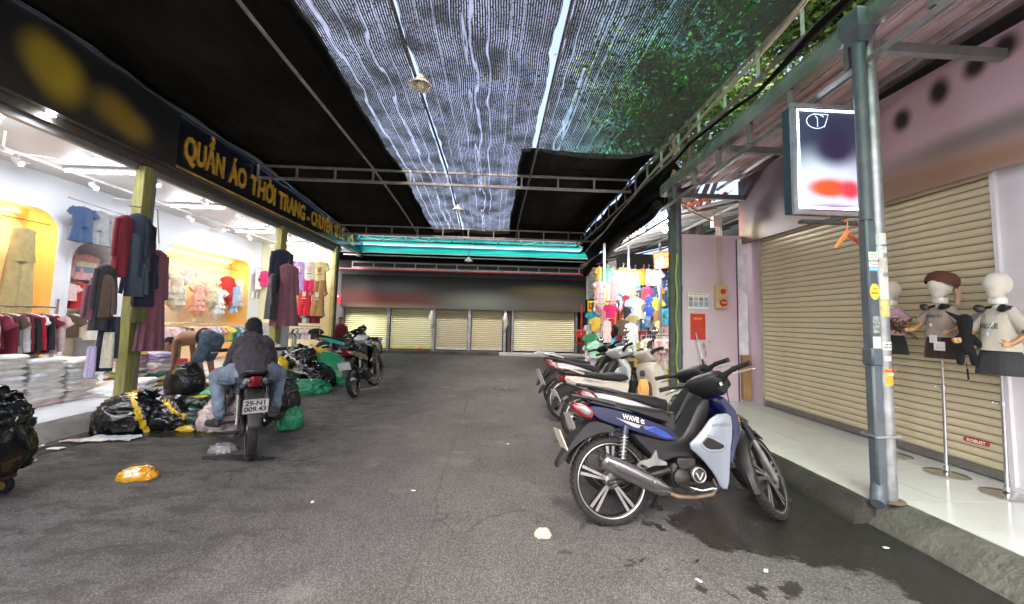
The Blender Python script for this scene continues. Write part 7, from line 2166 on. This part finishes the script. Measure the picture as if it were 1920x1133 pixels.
# ================================================================ BAGS, SACKS, LITTER
bag_blk = M('black_bin_liner', (.003, .003, .0035), .17, var=.3, bump=.5, bscale=18, coat=.3)
bag_blk2 = M('matt_black_liner', (.007, .007, .0075), .30, var=.3, bump=.6, bscale=14)
bag_dgreen = M('dark_green_liner', (.008, .030, .018), .22, var=.5, scale=3, bump=.5, bscale=16)
bag_green = M('green_plastic_sack', (.02, .22, .10), .28, var=.25, scale=4, bump=.5, bscale=14)
bag_clear = M('clear_plastic', (.55, .56, .56), .12, var=.3, scale=9, bump=.8, bscale=22)
bag_clear.node_tree.nodes['Principled BSDF'].inputs['Transmission Weight'].default_value = .65
bag_grey = M('translucent_grey_liner', (.07, .065, .055), .25, var=.5, scale=3, bump=.5, bscale=14)
tape_y = M('yellow_tape', (.62, .42, .02), .22, var=.15, scale=12, coat=.4)
def bag(label, loc, size, mat, seed=0, crumple=.10, rz=0, sub=5, power=1.0, knot=None, group=None, tapes=(), pinch=0, cat='bag', name='plastic_bag', flat=.35):
    bm = bmesh.new()
    bmesh.ops.create_icosphere(bm, subdivisions=sub, radius=1)
    sx, sy, sz = size
    sv = Vector((seed * 3.1, seed * 1.7, seed))
    for v in bm.verts:
        p = v.co.copy()
        d = p.normalized()
        # squarish bulge
        q = Vector([math.copysign(abs(c) ** (1 / (1 + .5 * power)), c) for c in d])
        q = q / max(q.length, 1e-6) * (1 + .12 * power)
        r1 = 1 - abs(noise.noise(d * 1.6 + sv)) * 2
        r2 = 1 - abs(noise.noise(d * 3.7 + sv * 2 + Vector((noise.noise(d * 2 + sv), 0, 0)) * 2)) * 2
        r3 = 1 - abs(noise.noise(d * 8.5 + sv * 1.3)) * 2
        r4 = 1 - abs(noise.noise(d * 18 + sv)) * 2
        f = 1 + crumple * (.7 * r1 + .7 * r2 + .42 * r3 + .2 * r4 - .8)
        if pinch and d.z > .5:
            f *= 1 - pinch * (d.z - .5)
        q = q * f
        z = q.z
        if z < -flat * 1.0: z = -flat - (z + flat) * -.06
        v.co = Vector((q.x * sx, q.y * sy, (z + flat) * sz / (1 + flat)))
    me = bpy.data.meshes.new(name)
    bm.to_mesh(me)
    me.polygons.foreach_set('use_smooth', [True] * len(me.polygons))
    bm.free()
    o = link(name, me, mat, None, label, cat, group, loc=loc, rot=(0, 0, rz))
    for (nx_, ny, nz2, off, w, mt_, rag) in tapes:
        n_ = Vector((nx_, ny, nz2)).normalized()
        vs, fs, mp = [], [], {}
        for p in me.polygons:
            c = Vector(p.center)
            if abs(c.dot(n_) - off + rag * noise.noise(c * 20)) < w and c.z > .02 * sz:
                f = []
                for vi in p.vertices:
                    if vi not in mp:
                        mp[vi] = len(vs); vs.append(tuple(me.vertices[vi].co + me.vertices[vi].normal * .004))
                    f.append(mp[vi])
                fs.append(f)
        if fs:
            m2 = bpy.data.meshes.new('tape'); m2.from_pydata(vs, [], fs)
            m2.polygons.foreach_set('use_smooth', [True] * len(fs))
            link('tape', m2, mt_, o)
    if knot:
        mb = MB()
        kx, ky, kz, kr = knot
        for k in range(5):
            a = k * 1.3 + seed
            mb.tube([(kx, ky, kz - .03), (kx + kr * .3 * math.cos(a), ky + kr * .3 * math.sin(a), kz + kr * .4), (kx + kr * math.cos(a), ky + kr * math.sin(a), kz + kr * (.7 + .3 * math.sin(k)))], [.03, .022, .004], 6, flat=.4)
        mb.build('knot', mat, o)
    return o
def sheet_litter(label, loc, w, d, mat, seed, amp=.03, rz=0, name='litter', cat='litter', group=None, nu=14, nv=10, lift=.0):
    mb = MB()
    def fn(u, v):
        x, y = (u - .5) * w, (v - .5) * d
        z = .012 + amp * abs(noise.noise((u * 3 + seed, v * 3, 0))) + amp * .4 * abs(noise.noise((u * 8, v * 8 + seed, 1))) + lift * u * v
        return (x + .15 * w * noise.noise((v * 2.5, seed, 1)), y + .15 * d * noise.noise((u * 2.5, seed, 7)), z)
    mb.grid(fn, nu, nv)
    return mb.build(name, mat, None, 2, False, label=label, cat=cat, group=group, loc=loc, rot=(0, 0, rz))
# foreground bag riding on a small trolley, left edge of the frame
bag('big black bag with yellow tape standing at the left edge of the picture', (-3.78, 3.10, .20), (.30, .28, .56), bag_blk, 1, .13, knot=(.16, .03, .50, .09), tapes=((.9, -.1, .35, .10, .035, tape_y, .02),))
tr = thing('trolley', 'low two wheeled trolley under the big black bag at the left edge', 'trolley', (-3.80, 3.10, 0))
MB().box(-.22, .24, -.16, .16, .12, .155, ch=.008).build('platform', M('dark_wood', (.07, .045, .03), .8), tr, smooth=0)
for s in (-1, 1):
    MB().lathe([(.02, -.018), (.055, -.02), (.062, -.012), (.062, .012), (.055, .02), (.02, .018)], (.16, s * .15, .062), 'y', 20).build('wheel', rubber, tr)
    MB().lathe([(0, -.022), (.03, -.021), (.03, .021), (0, .022)], (.16, s * .15, .062), 'y', 16).build('wheel', M('brass_hub', (.45, .30, .10), .35, .8), tr)
    MB().box(.13, .18, s * .15 - .012, s * .15 + .012, .06, .13).build('bracket', steel, tr, smooth=0)
MB().lathe([(.02, -.018), (.055, -.02), (.062, -.012), (.062, .012), (.055, .02), (.02, .018)], (-.18, 0, .062), 'y', 20).build('wheel', rubber, tr)
# bags by the nearest post
bag('black bin bag with a band of yellow tape in front of the nearest post', (-4.22, 4.98, 0), (.30, .26, .38), bag_blk, 3, .15, rz=.3, tapes=((1, .25, .45, .16, .028, tape_y, .015),), knot=(.18, -.05, .38, .10))
bag('low black bag squeezed beside the taped bin bag', (-3.86, 5.12, 0), (.26, .24, .30), bag_blk, 5, .18, tapes=((.5, .2, .9, .22, .022, tape_y, .02),))
bag('dark green black bag slumped behind the rider foot', (-3.62, 5.25, 0), (.36, .25, .30), bag_dgreen, 8, .20, rz=-.1, tapes=((.2, -1, .25, .17, .020, tape_y, .04),))
bag('small crumpled yellow and black wrapper in front of the dark green bag', (-3.46, 4.92, 0), (.15, .06, .06), tape_y, 9, .28, rz=.15, tapes=((1, .3, .2, .02, .03, bag_blk, .04),), sub=4, cat='wrapper', name='wrapper')
bag('bright green plastic bag tucked behind the dark green bag', (-3.72, 5.68, 0), (.22, .20, .34), M('mint_plastic', (.08, .42, .20), .25, var=.2, bump=.5, bscale=15), 11, .22, sub=4)
bag('black sack full of clothes in front of the bending man', (-4.74, 6.44, .15), (.21, .19, .40), bag_blk2, 13, .07, power=1.6, knot=(-.08, 0, .36, .07))
# load carried low on the rider's motorbike
bag('clear and pink plastic bag hanging low left of the rider motorbike', (-2.88, 4.62, .14), (.24, .19, .30), M('pinkish_clear_plastic', (.45, .38, .36), .2, var=.5, scale=6, bump=.6, bscale=18), 15, .18, rz=.7)
bag('black bag squeezed between the rider motorbike and the clear bag', (-2.72, 4.90, .20), (.20, .17, .38), bag_blk, 16, .15)
bag('black bag hanging right of the rider motorbike', (-2.50, 5.05, .18), (.12, .16, .38), bag_blk2, 17, .12)
bag('green bag under the black bag on the right of the rider motorbike', (-2.42, 5.0, .04), (.12, .15, .22), bag_green, 18, .2)
bag('crumpled clear plastic bag lying on the road left of the rear wheel', (-2.68, 4.20, 0), (.10, .075, .07), bag_clear, 19, .35, sub=4)
# sacks heaped beyond the rider
bag('bulging grey translucent sack at the back of the heap by the second post', (-4.15, 8.45, 0), (.52, .36, .55), bag_grey, 21, .12, rz=.2)
bag('shiny black sack lying in front of the grey sack', (-3.62, 8.05, 0), (.50, .34, .42), bag_blk, 22, .10, rz=-.25)
bag('black and white bag draped on top of the sack heap', (-3.85, 8.15, .36), (.30, .24, .34), bag_blk, 23, .25, tapes=((.6, .1, .8, .12, .016, M('white_stripe', (.6, .6, .6), .4), .02), (-.6, .3, .7, .15, .016, MATS['white_stripe'], .02)))
gs = bag('fat green sack with yellow tape round its raised end, leaning on the heap', (-3.35, 8.45, .02), (.70, .27, .46), bag_green, 24, .06, rz=-.18, power=.4, flat=.8, tapes=((-1, .1, .1, .44, .17, tape_y, .10),))
gs.rotation_euler = (0, R(27), R(-14)); gs.location = (-3.42, 8.40, .12)
bag('flattened green and black bag on the road in front of the sack heap', (-3.30, 7.30, 0), (.34, .24, .20), bag_green, 26, .25, rz=.2, tapes=((-1, 0, .2, .24, .10, bag_dgreen, .1),))
bag('black bag beside the flattened green bag near the rider', (-3.72, 7.35, 0), (.28, .22, .32), bag_dgreen, 27, .2)
bag('white and pink plastic bag on the step by the second post', (-4.35, 8.0, .35), (.22, .2, .42), M('milky_pink_plastic', (.62, .50, .47), .3, var=.3, scale=5, bump=.5, bscale=14), 28, .2)
bag('torn yellow taped parcel in the sack heap', (-4.15, 7.9, .25), (.22, .18, .26), tape_y, 29, .28, sub=4, cat='parcel', name='parcel')
bag('red checked bag beside the second post near the heap', (-4.5, 7.75, .12), (.16, .16, .42), M('red_white_check', (.40, .05, .07), .5, var=.5, scale=25, dirt=(.5, .45, .42), dscale=20, damt=.8), 30, .12, sub=4)
# litter on the road
pk = bag('orange plastic parcel with a white label lying on the road', (-2.92, 3.54, 0), (.115, .065, .080), M('orange_mailer', (.50, .24, .012), .22, var=.25, scale=10, coat=.4, bump=.5, bscale=20), 31, .13, power=2.2, rz=.25, sub=4, cat='parcel', name='parcel', flat=.2)
lbq = sheet_litter('x', (0, 0, 0), .13, .07, wp, 3, .02); lbq.name = 'label'; lbq.parent = pk; lbq.location = (-.01, -.05, .058); lbq.scale = (.75, .75, 1); lbq.rotation_euler = (R(48), R(-8), .1)
for k_ in ('label', 'category'):
    if k_ in lbq: del lbq[k_]
fl_ = MB().rings([[(.05, .01, .04), (.12, -.01, .075), (.115, .03, .01)], [(.052, .018, .042), (.122, 0, .078), (.117, .038, .012)]]).build('torn_flap', M('brown_kraft', (.22, .12, .05), .6), pk)
pale_sheet = M('pale_plastic_sheet', (.50, .55, .58), .35, var=.1)
sheet_litter('pale blue white plastic sheet lying by the left kerb', (-4.05, 4.56, 0), .46, .20, pale_sheet, 5, .035, .1, 'plastic_sheet', 'sheet')
sheet_litter('pink paper strip beside the pale sheet at the left kerb', (-4.33, 4.50, 0), .28, .09, M('pink_paper', (.60, .36, .40), .6), 6, .02, .35, 'paper', 'paper')
sheet_litter('orange paper strip beside the pale sheet at the left kerb', (-4.2, 4.46, 0), .26, .07, M('orange_paper', (.6, .40, .22), .6), 7, .02, .15, 'paper', 'paper')
for k, (x, y, s_) in enumerate(((-4.28, 4.22, .12), (-4.15, 3.88, .07), (-3.5, 2.9, .06), (-4.5, 4.3, .06))):
    sheet_litter('small scrap of white paper on the road near the left kerb', (x, y, 0), s_, s_ * .55, wp, 11 + k, .012, k * .7, 'paper_scrap', 'paper', 'white paper scraps near the left kerb', 5, 4)
cbx = bag('small crushed cream box lying on the road in the foreground', (.36, 2.66, 0), (.042, .032, .04), M('cream_card', (.62, .56, .36), .5, var=.2, scale=40, dirt=(.4, .3, .2), dscale=50), 41, .3, sub=4, cat='box', name='crushed_box', flat=.3)
for k, (x, y) in enumerate(((2.52, 2.50), (1.58, 2.28), (1.15, 2.2), (-.6, 3.3), (.2, 4.5), (-1.3, 3.1), (1.3, 1.95))):
    sheet_litter('tiny white scrap on the asphalt', (x, y, 0), .035, .02, wp, 60 + k, .008, k, 'paper_scrap', 'paper', 'tiny white scraps on the asphalt', 3, 3)
# yellow strap and green twig on the far side
MB().tube([(-2.6, 7.4, .01), (-2.2, 7.9, .012)], .006, 5).build('stick', wood_h, None, label='thin stick lying on the road past the parked black and white motorbike', cat='stick')

# ================================================================ RIGHT HAND STALLS BEYOND THE PINK WALL
corr = M('corrugated_zinc', (.45, .46, .47), .4, .6, var=.2, scale=4, dirt=(.2, .19, .18), dscale=3, damt=.5)
rt = thing('stall_roof', 'grey corrugated sheet roof over the clothes stalls on the right', 'roof', (2.9, 6.5, 3.25))
mb = MB()
n = 200
mb.grid(lambda u, v: (0 + 4.2 * v, 6.8 * u, 4.2 * v * .26 + .02 * math.sin(u * n * 1.1)), n * 2, 2)
mb.build('corrugated_sheet', corr, rt, 2, False)
for k in range(8):
    MB().box(0, 4.2, k * .95 - .02, k * .95 + .02, -.09, -.05, T=Matrix.Rotation(-math.atan(.26), 4, 'Y')).build('rafter', grey_steel, rt, smooth=0)
for x in (.05, 1.4, 2.8):
    MB().box(x - .02, x + .02, 0, 6.8, x * .26 - .12, x * .26 - .08).build('beam', grey_steel, rt, smooth=0)
for (x, y, lab) in ((2.68, 9.5, 'slim steel post at the left corner of the clothes stalls'), (3.35, 9.7, 'second steel post among the hanging clothes'), (3.95, 9.2, 'third steel post among the hanging clothes'), (4.25, 8.8, 'right steel post of the clothes stalls')):
    MB().box(x - .025, x + .025, y - .025, y + .025, 0, 3.3).build('stall_post', alu, None, 0, label=lab, cat='post')
# dark double pipe post with green chain
t = thing('corner_post', 'dark corner post with grey pipe beside the pink wall', 'post', (3.0, 6.28, 0))
MB().tube([(0, 0, 0), (.0, .0, 3.9)], .055, 18).build('pipe', pvc, t)
for z in (.9, 1.9, 2.9): MB().tube([(0, 0, z), (0, 0, z + .09)], .062, 18).build('coupling', pvc, t)
MB().box(-.15, -.07, -.03, .04, 0, 3.7).build('steel_post', dark_steel, t, smooth=0)
MB().tube([(0, 0, 3.55), (.2, .0, 3.62), (.42, .02, 3.75)], .05, 14).build('pipe_branch', pvc, t)
ch = thing('chain', 'yellow green chain hanging down the dark corner post', 'chain', (2.93, 6.2, 0))
chm = M('yellow_green_chain', (.40, .50, .05), .4)
lk = MB().tube([(.011 * math.cos(a), 0, .02 * math.sin(a)) for a in [q * math.pi / 6 for q in range(13)]], .0045, 5).mesh('link', 1)
for k in range(70):
    link('link', lk, chm, ch, loc=(.01 * math.sin(k * .3), 0, .35 + k * .031), rot=(0, 0, (k % 2) * math.pi / 2))
# orange tarp edge and wires near the pipe head
MB().grid(lambda u, v: (3.1 + .8 * u, 6.2 + .2 * v, 3.35 + .25 * u - .05 * v + .02 * math.sin(u * 40)), 40, 2).build('orange_sheet', M('orange_tarp', (.55, .10, .03), .5), None, 2, False, label='orange ribbed sheet edge above the pink wall', cat='sheet')
for k, (a, b_, c_) in enumerate((((2.95, 6.2, 3.4), (3.3, 6.2, 3.22), (3.65, 6.25, 3.3)), ((2.9, 6.2, 3.9), (2.82, 6.2, 3.65), (2.98, 6.2, 3.3)), ((3.05, 6.15, 3.25), (3.4, 6.2, 3.12), (3.6, 6.25, 3.08)))):
    MB().tube([a, b_, c_], .012 if k != 1 else .022, 6).build('cable', M('brown_cable', (.20, .11, .07), .6), None, label=('looped brown cable above the pink wall, upper one', 'thick brown cable curling round the dark corner post', 'looped brown cable above the pink wall, lower one')[k], cat='cable')
bulb_e = emis('bright_bulb', (1, .98, .95), 40)
for (x, y, z, lab) in ((3.36, 9.9, 2.52, 'glowing white bulb hanging among the stall clothes'), (3.72, 8.6, 2.74, 'glowing white bulb beside the red stall sign'), (3.05, 6.9, 3.08, 'glowing lamp under the near edge of the corrugated roof')):
    t = thing('light_bulb', lab, 'bulb', (x, y, z))
    MB().ball((0, 0, 0), (.05, .05, .065), 16, 10).build('bulb', bulb_e, t)
    MB().cyl((0, 0, .06), (0, 0, .14), .022, 12).build('socket', white_e, t)
    MB().cyl((0, 0, .14), (0, 0, .6), .004, 5).build('cord', black_plastic, t)
    l = bpy.data.lights.new('bulb_light', 'POINT'); l.energy = BULBW; l.shadow_soft_size = .08
    lo = bpy.data.objects.new('bulb_light', l); COL.objects.link(lo); lo.parent = t; lo.location = (0, -.02, -.09)
rsn = MB().box(-.22, .22, -.03, .03, -.2, .2, ch=.004).build('stall_sign', M('red_sign_face', (.55, .05, .02), .4), None, 0, label='small red sign with yellow letters above the stalls, beside a glowing bulb', cat='sign', loc=(3.95, 9.0, 2.86), rot=(0, R(-6), R(-12)))
for k, w_ in enumerate(('QUẦN ÁO', 'TRẺ EM', 'SỈ - LẺ')):
    text(w_, yel, rsn, frame((0, -.0325, .11 - k * .11), (1, 0, 0), (0, 0, 1)), .085, .002)
bk = thing('rear_wall', 'pale back wall of the clothes stalls with dark louvres above', 'wall', (4.2, 11.4, 0))
MB().box(-1.3, 2.0, 0, .05, .06, 1.75).build('panel', M('pale_yellow_wall', (.55, .54, .40), .7), bk, smooth=0)
MB().box(-.6, 1.6, -.04, -.005, 1.62, 2.0).build('sign_band', M('red_sign_face'), bk, smooth=0)
text('HAN', yel, bk, frame((.1, -.045, 1.8), (1, 0, 0), (0, 0, 1)), .34, .012)
MB().box(-.6, 2.0, 0, .05, 2.0, 3.4).build('upper_panel', M('dark_shop_wall'), bk, smooth=0)
MB().box(2.0, 2.1, -5, .05, .06, 3.6).build('side_panel', M('pale_yellow_wall'), bk, smooth=0)
# display bars
rail('black display bar crossing the left stall clothes', [(2.35, 9.35, 1.82), (3.6, 9.5, 1.95)], .015, dark_steel, legs=((2.36, 9.35, 1.82, .05), (3.02, 9.42, 1.88, .05), (3.6, 9.5, 1.95, .05)))
rail('chrome rail with pale pink baby tops at the right of the stalls', [(3.3, 8.7, 1.10), (4.35, 8.7, 1.10)], .012, chrome, legs=((3.3, 8.7, 1.1, .06), (4.33, 8.7, 1.1, .06)))
items = [(125, 140, 'frilly', 'palepink', 235), (275, 108, 'dress', 'pink', 225), (122, 300, 'frilly', 'pink', 150), (240, 380, 'small_tee', 'magenta', 120), (300, 420, 'small_tee', 'orange', 150), (50, 460, 'small_tee', 'teal', 110), (90, 520, 'small_tee', 'mustard', 120), (122, 450, 'small_tee', 'white', 120), (165, 440, 'small_tee', 'pink', 110), (112, 560, 'romper', 'white', 180), (203, 550, 'dress', 'palepink', 180), (262, 520, 'small_tee', 'red', 150), (305, 580, 'small_tee', 'black', 90), (365, 530, 'small_tee', 'brown', 140), (268, 650, 'shorts', 'denimblue', 90), (370, 655, 'shorts', 'denimblue', 110), (315, 710, 'small_tee', 'cyan', 140), (395, 280, 'romper', 'crimson', 150), (455, 320, 'small_tee', 'skyblue', 150), (460, 480, 'small_tee', 'sand', 110), (440, 570, 'coat', 'white', 240), (520, 310, 'small_tee', 'cream', 180), (630, 285, 'small_tee', 'blue', 90), (632, 390, 'small_tee', 'blue', 90), (705, 300, 'small_tee', 'lime', 150), (712, 430, 'small_tee', 'tan', 120), (725, 540, 'romper', 'yellow', 150), (575, 560, 'small_tee', 'cyan', 90), (630, 480, 'small_tee', 'skyblue', 110), (45, 680, 'small_tee', 'green', 140), (90, 760, 'small_tee', 'mint', 140), (25, 790, 'small_tee', 'white', 120), (45, 920, 'small_tee', 'cream', 140), (130, 850, 'romper', 'orange', 190), (165, 930, 'small_tee', 'ivory', 150), (203, 975, 'small_tee', 'hotpink', 110), (220, 750, 'small_tee', 'black', 120), (162, 720, 'small_tee', 'cream', 150), (350, 850, 'small_tee', 'red', 100), (465, 760, 'small_tee', 'beige', 160), (520, 760, 'romper', 'mustard', 210), (30, 590, 'small_tee', 'white', 110), (400, 400, 'romper', 'black', 160), (330, 690, 'small_tee', 'wine', 80), (285, 800, 'small_tee', 'navy', 120), (410, 780, 'small_tee', 'white', 140), (80, 880, 'small_tee', 'lavender', 120), (500, 600, 'small_tee', 'palepink', 150), (345, 600, 'small_tee', 'steel_blue', 90), (245, 900, 'small_tee', 'teal', 100), (560, 640, 'small_tee', 'wine', 80), (600, 640, 'small_tee', 'orange', 80), (645, 640, 'small_tee', 'navy', 90)]
HT = dict(frilly=.78, dress=1.30, small_tee=.34, romper=.80, coat=.97, shorts=.24)
for k, (zx, zy, kd, c, hh) in enumerate(items):
    px, py = 1100 + zx / 5.39, 500 + zy / 5.39
    Yv = 9.1 + .5 * ((k * 37) % 10) / 10
    X = 2.40 + (px - 1110) * .01305; Z = 1.4 - (py - 603) * .0128
    X *= Yv / 9.5; Z = 1.4 + (Z - 1.4) * Yv / 9.5
    h_m = hh / 5.39 * .0128
    s_ = h_m / HT[kd]
    names = {'small_tee': 'child top', 'romper': 'child romper', 'frilly': 'frilly child dress', 'dress': 'long child dress', 'coat': 'hooded child coat', 'shorts': 'pair of child shorts'}
    row = 'top' if zy < 350 else ('upper middle' if zy < 560 else ('lower middle' if zy < 740 else 'bottom'))
    g = garment(kd, C[c], (X, Yv, Z), random.uniform(-.3, .5), '%s %s, %s row of right stall display, %d percent across' % (c.replace('palepink', 'pale pink').replace('_', ' '), names[kd], row, int(zx / 8)), 'children clothes on the right stall display', s_, hmat=white_h)
    g.scale = (min(max(s_, .5) * 1.1, s_ * 1.7), s_, s_ * 1.22)
rnd2 = random.Random(5)
cc = ['white', 'palepink', 'skyblue', 'cream', 'red', 'denimblue', 'yellow', 'mint', 'orange', 'pink', 'ivory', 'lavender', 'cyan', 'hotpink', 'tan', 'navy', 'green']
for r_ in range(5):
    for k in range(15):
        c = rnd2.choice(cc); kd = rnd2.choice(['small_tee', 'small_tee', 'romper', 'frilly'])
        sc_ = {'small_tee': 1.25, 'romper': .62, 'frilly': .62}[kd]
        g = garment(kd, C[c], (2.75 + k * .135 + rnd2.uniform(-.03, .03), 10.25, 2.78 - r_ * .48 + rnd2.uniform(-.06, .06)), rnd2.uniform(-.4, .4), '%s child garment, row %d down in the rear stall layer, %s' % (c.replace('palepink', 'pale pink').replace('denimblue', 'denim blue'), r_ + 1, 'left part' if k < 5 else ('middle' if k < 10 else 'right part')), 'children clothes in the rear layer of the stalls', sc_, hmat=white_h)
        g.scale = (sc_ * 1.15, sc_, sc_ * 1.1)
seq = ['cream', 'ivory', 'cream', 'black', 'palepink', 'palepink', 'pink', 'palepink', 'ivory', 'palepink', 'pink', 'palepink', 'palepink', 'white', 'palepink', 'palepink']
for k, c in enumerate(seq):
    garment('romper' if k % 3 else 'small_tee', C[c], (3.42 + k * .058, 8.7, 1.04), EAST * .45 + random.uniform(-.2, .2), '%s baby suit, number %d along the stall chrome rail' % (c.replace('palepink', 'pale pink'), k + 1), 'baby suits on the chrome rail of the right stall', 1.15 if k % 3 else 1.5, hmat=white_h)
MB().box(-.3, .3, -.2, .2, 0, .24, ch=.01).build('bin', M('yellow_bin_plastic', (.65, .42, .03), .4), None, label='yellow plastic bin under the pale pink baby suits', cat='bin', loc=(4.0, 8.5, .06))
# broom, mop and red bucket at the pink wall
mp_ = thing('mop', 'white mop handle with black grip leaning on the pink wall', 'mop', (3.45, 6.1, .16))
MB().tube([(0, 0, 0), (-.19, .14, 1.08)], .011, 10).build('handle', M('white_tube', (.72, .70, .74), .3), mp_)
MB().tube([(-.085, .063, .48), (-.118, .087, .67)], .014, 10).build('grip', black_plastic, mp_)
MB().tube([(-.165, .122, .94), (-.19, .14, 1.08)], .013, 10).build('handle_tip', M('lilac_plastic', (.42, .32, .6), .3), mp_)
MB().lathe([(.10, 0), (.09, .05), (.03, .10), (.012, .14)], n=18, c0=True).build('mop_head', M('grey_mop_yarn', (.3, .3, .3), .9, bump=.8, bscale=60), mp_)
MB().tube([(3.33, 6.12, .16), (3.26, 6.2, .72)], .012, 8).build('broom', M('green_handle', (.04, .35, .08), .35), None, label='short green broom handle beside the mop', cat='broom')
bk_ = thing('bucket', 'red plastic bucket on the tiles beside the mop', 'bucket', (3.32, 5.95, .16))
MB().lathe([(.0, .0), (.10, .0), (.135, .25), (.145, .25), (.145, .265), (.13, .265), (.095, .02), (0, .02)], n=28).build('body', M('red_plastic'), bk_)
MB().tube([(.14 * math.cos(a), .02, .25 + .13 * math.sin(a)) for a in [q * math.pi / 12 for q in range(13)]], .004, 6).build('handle', steel, bk_)
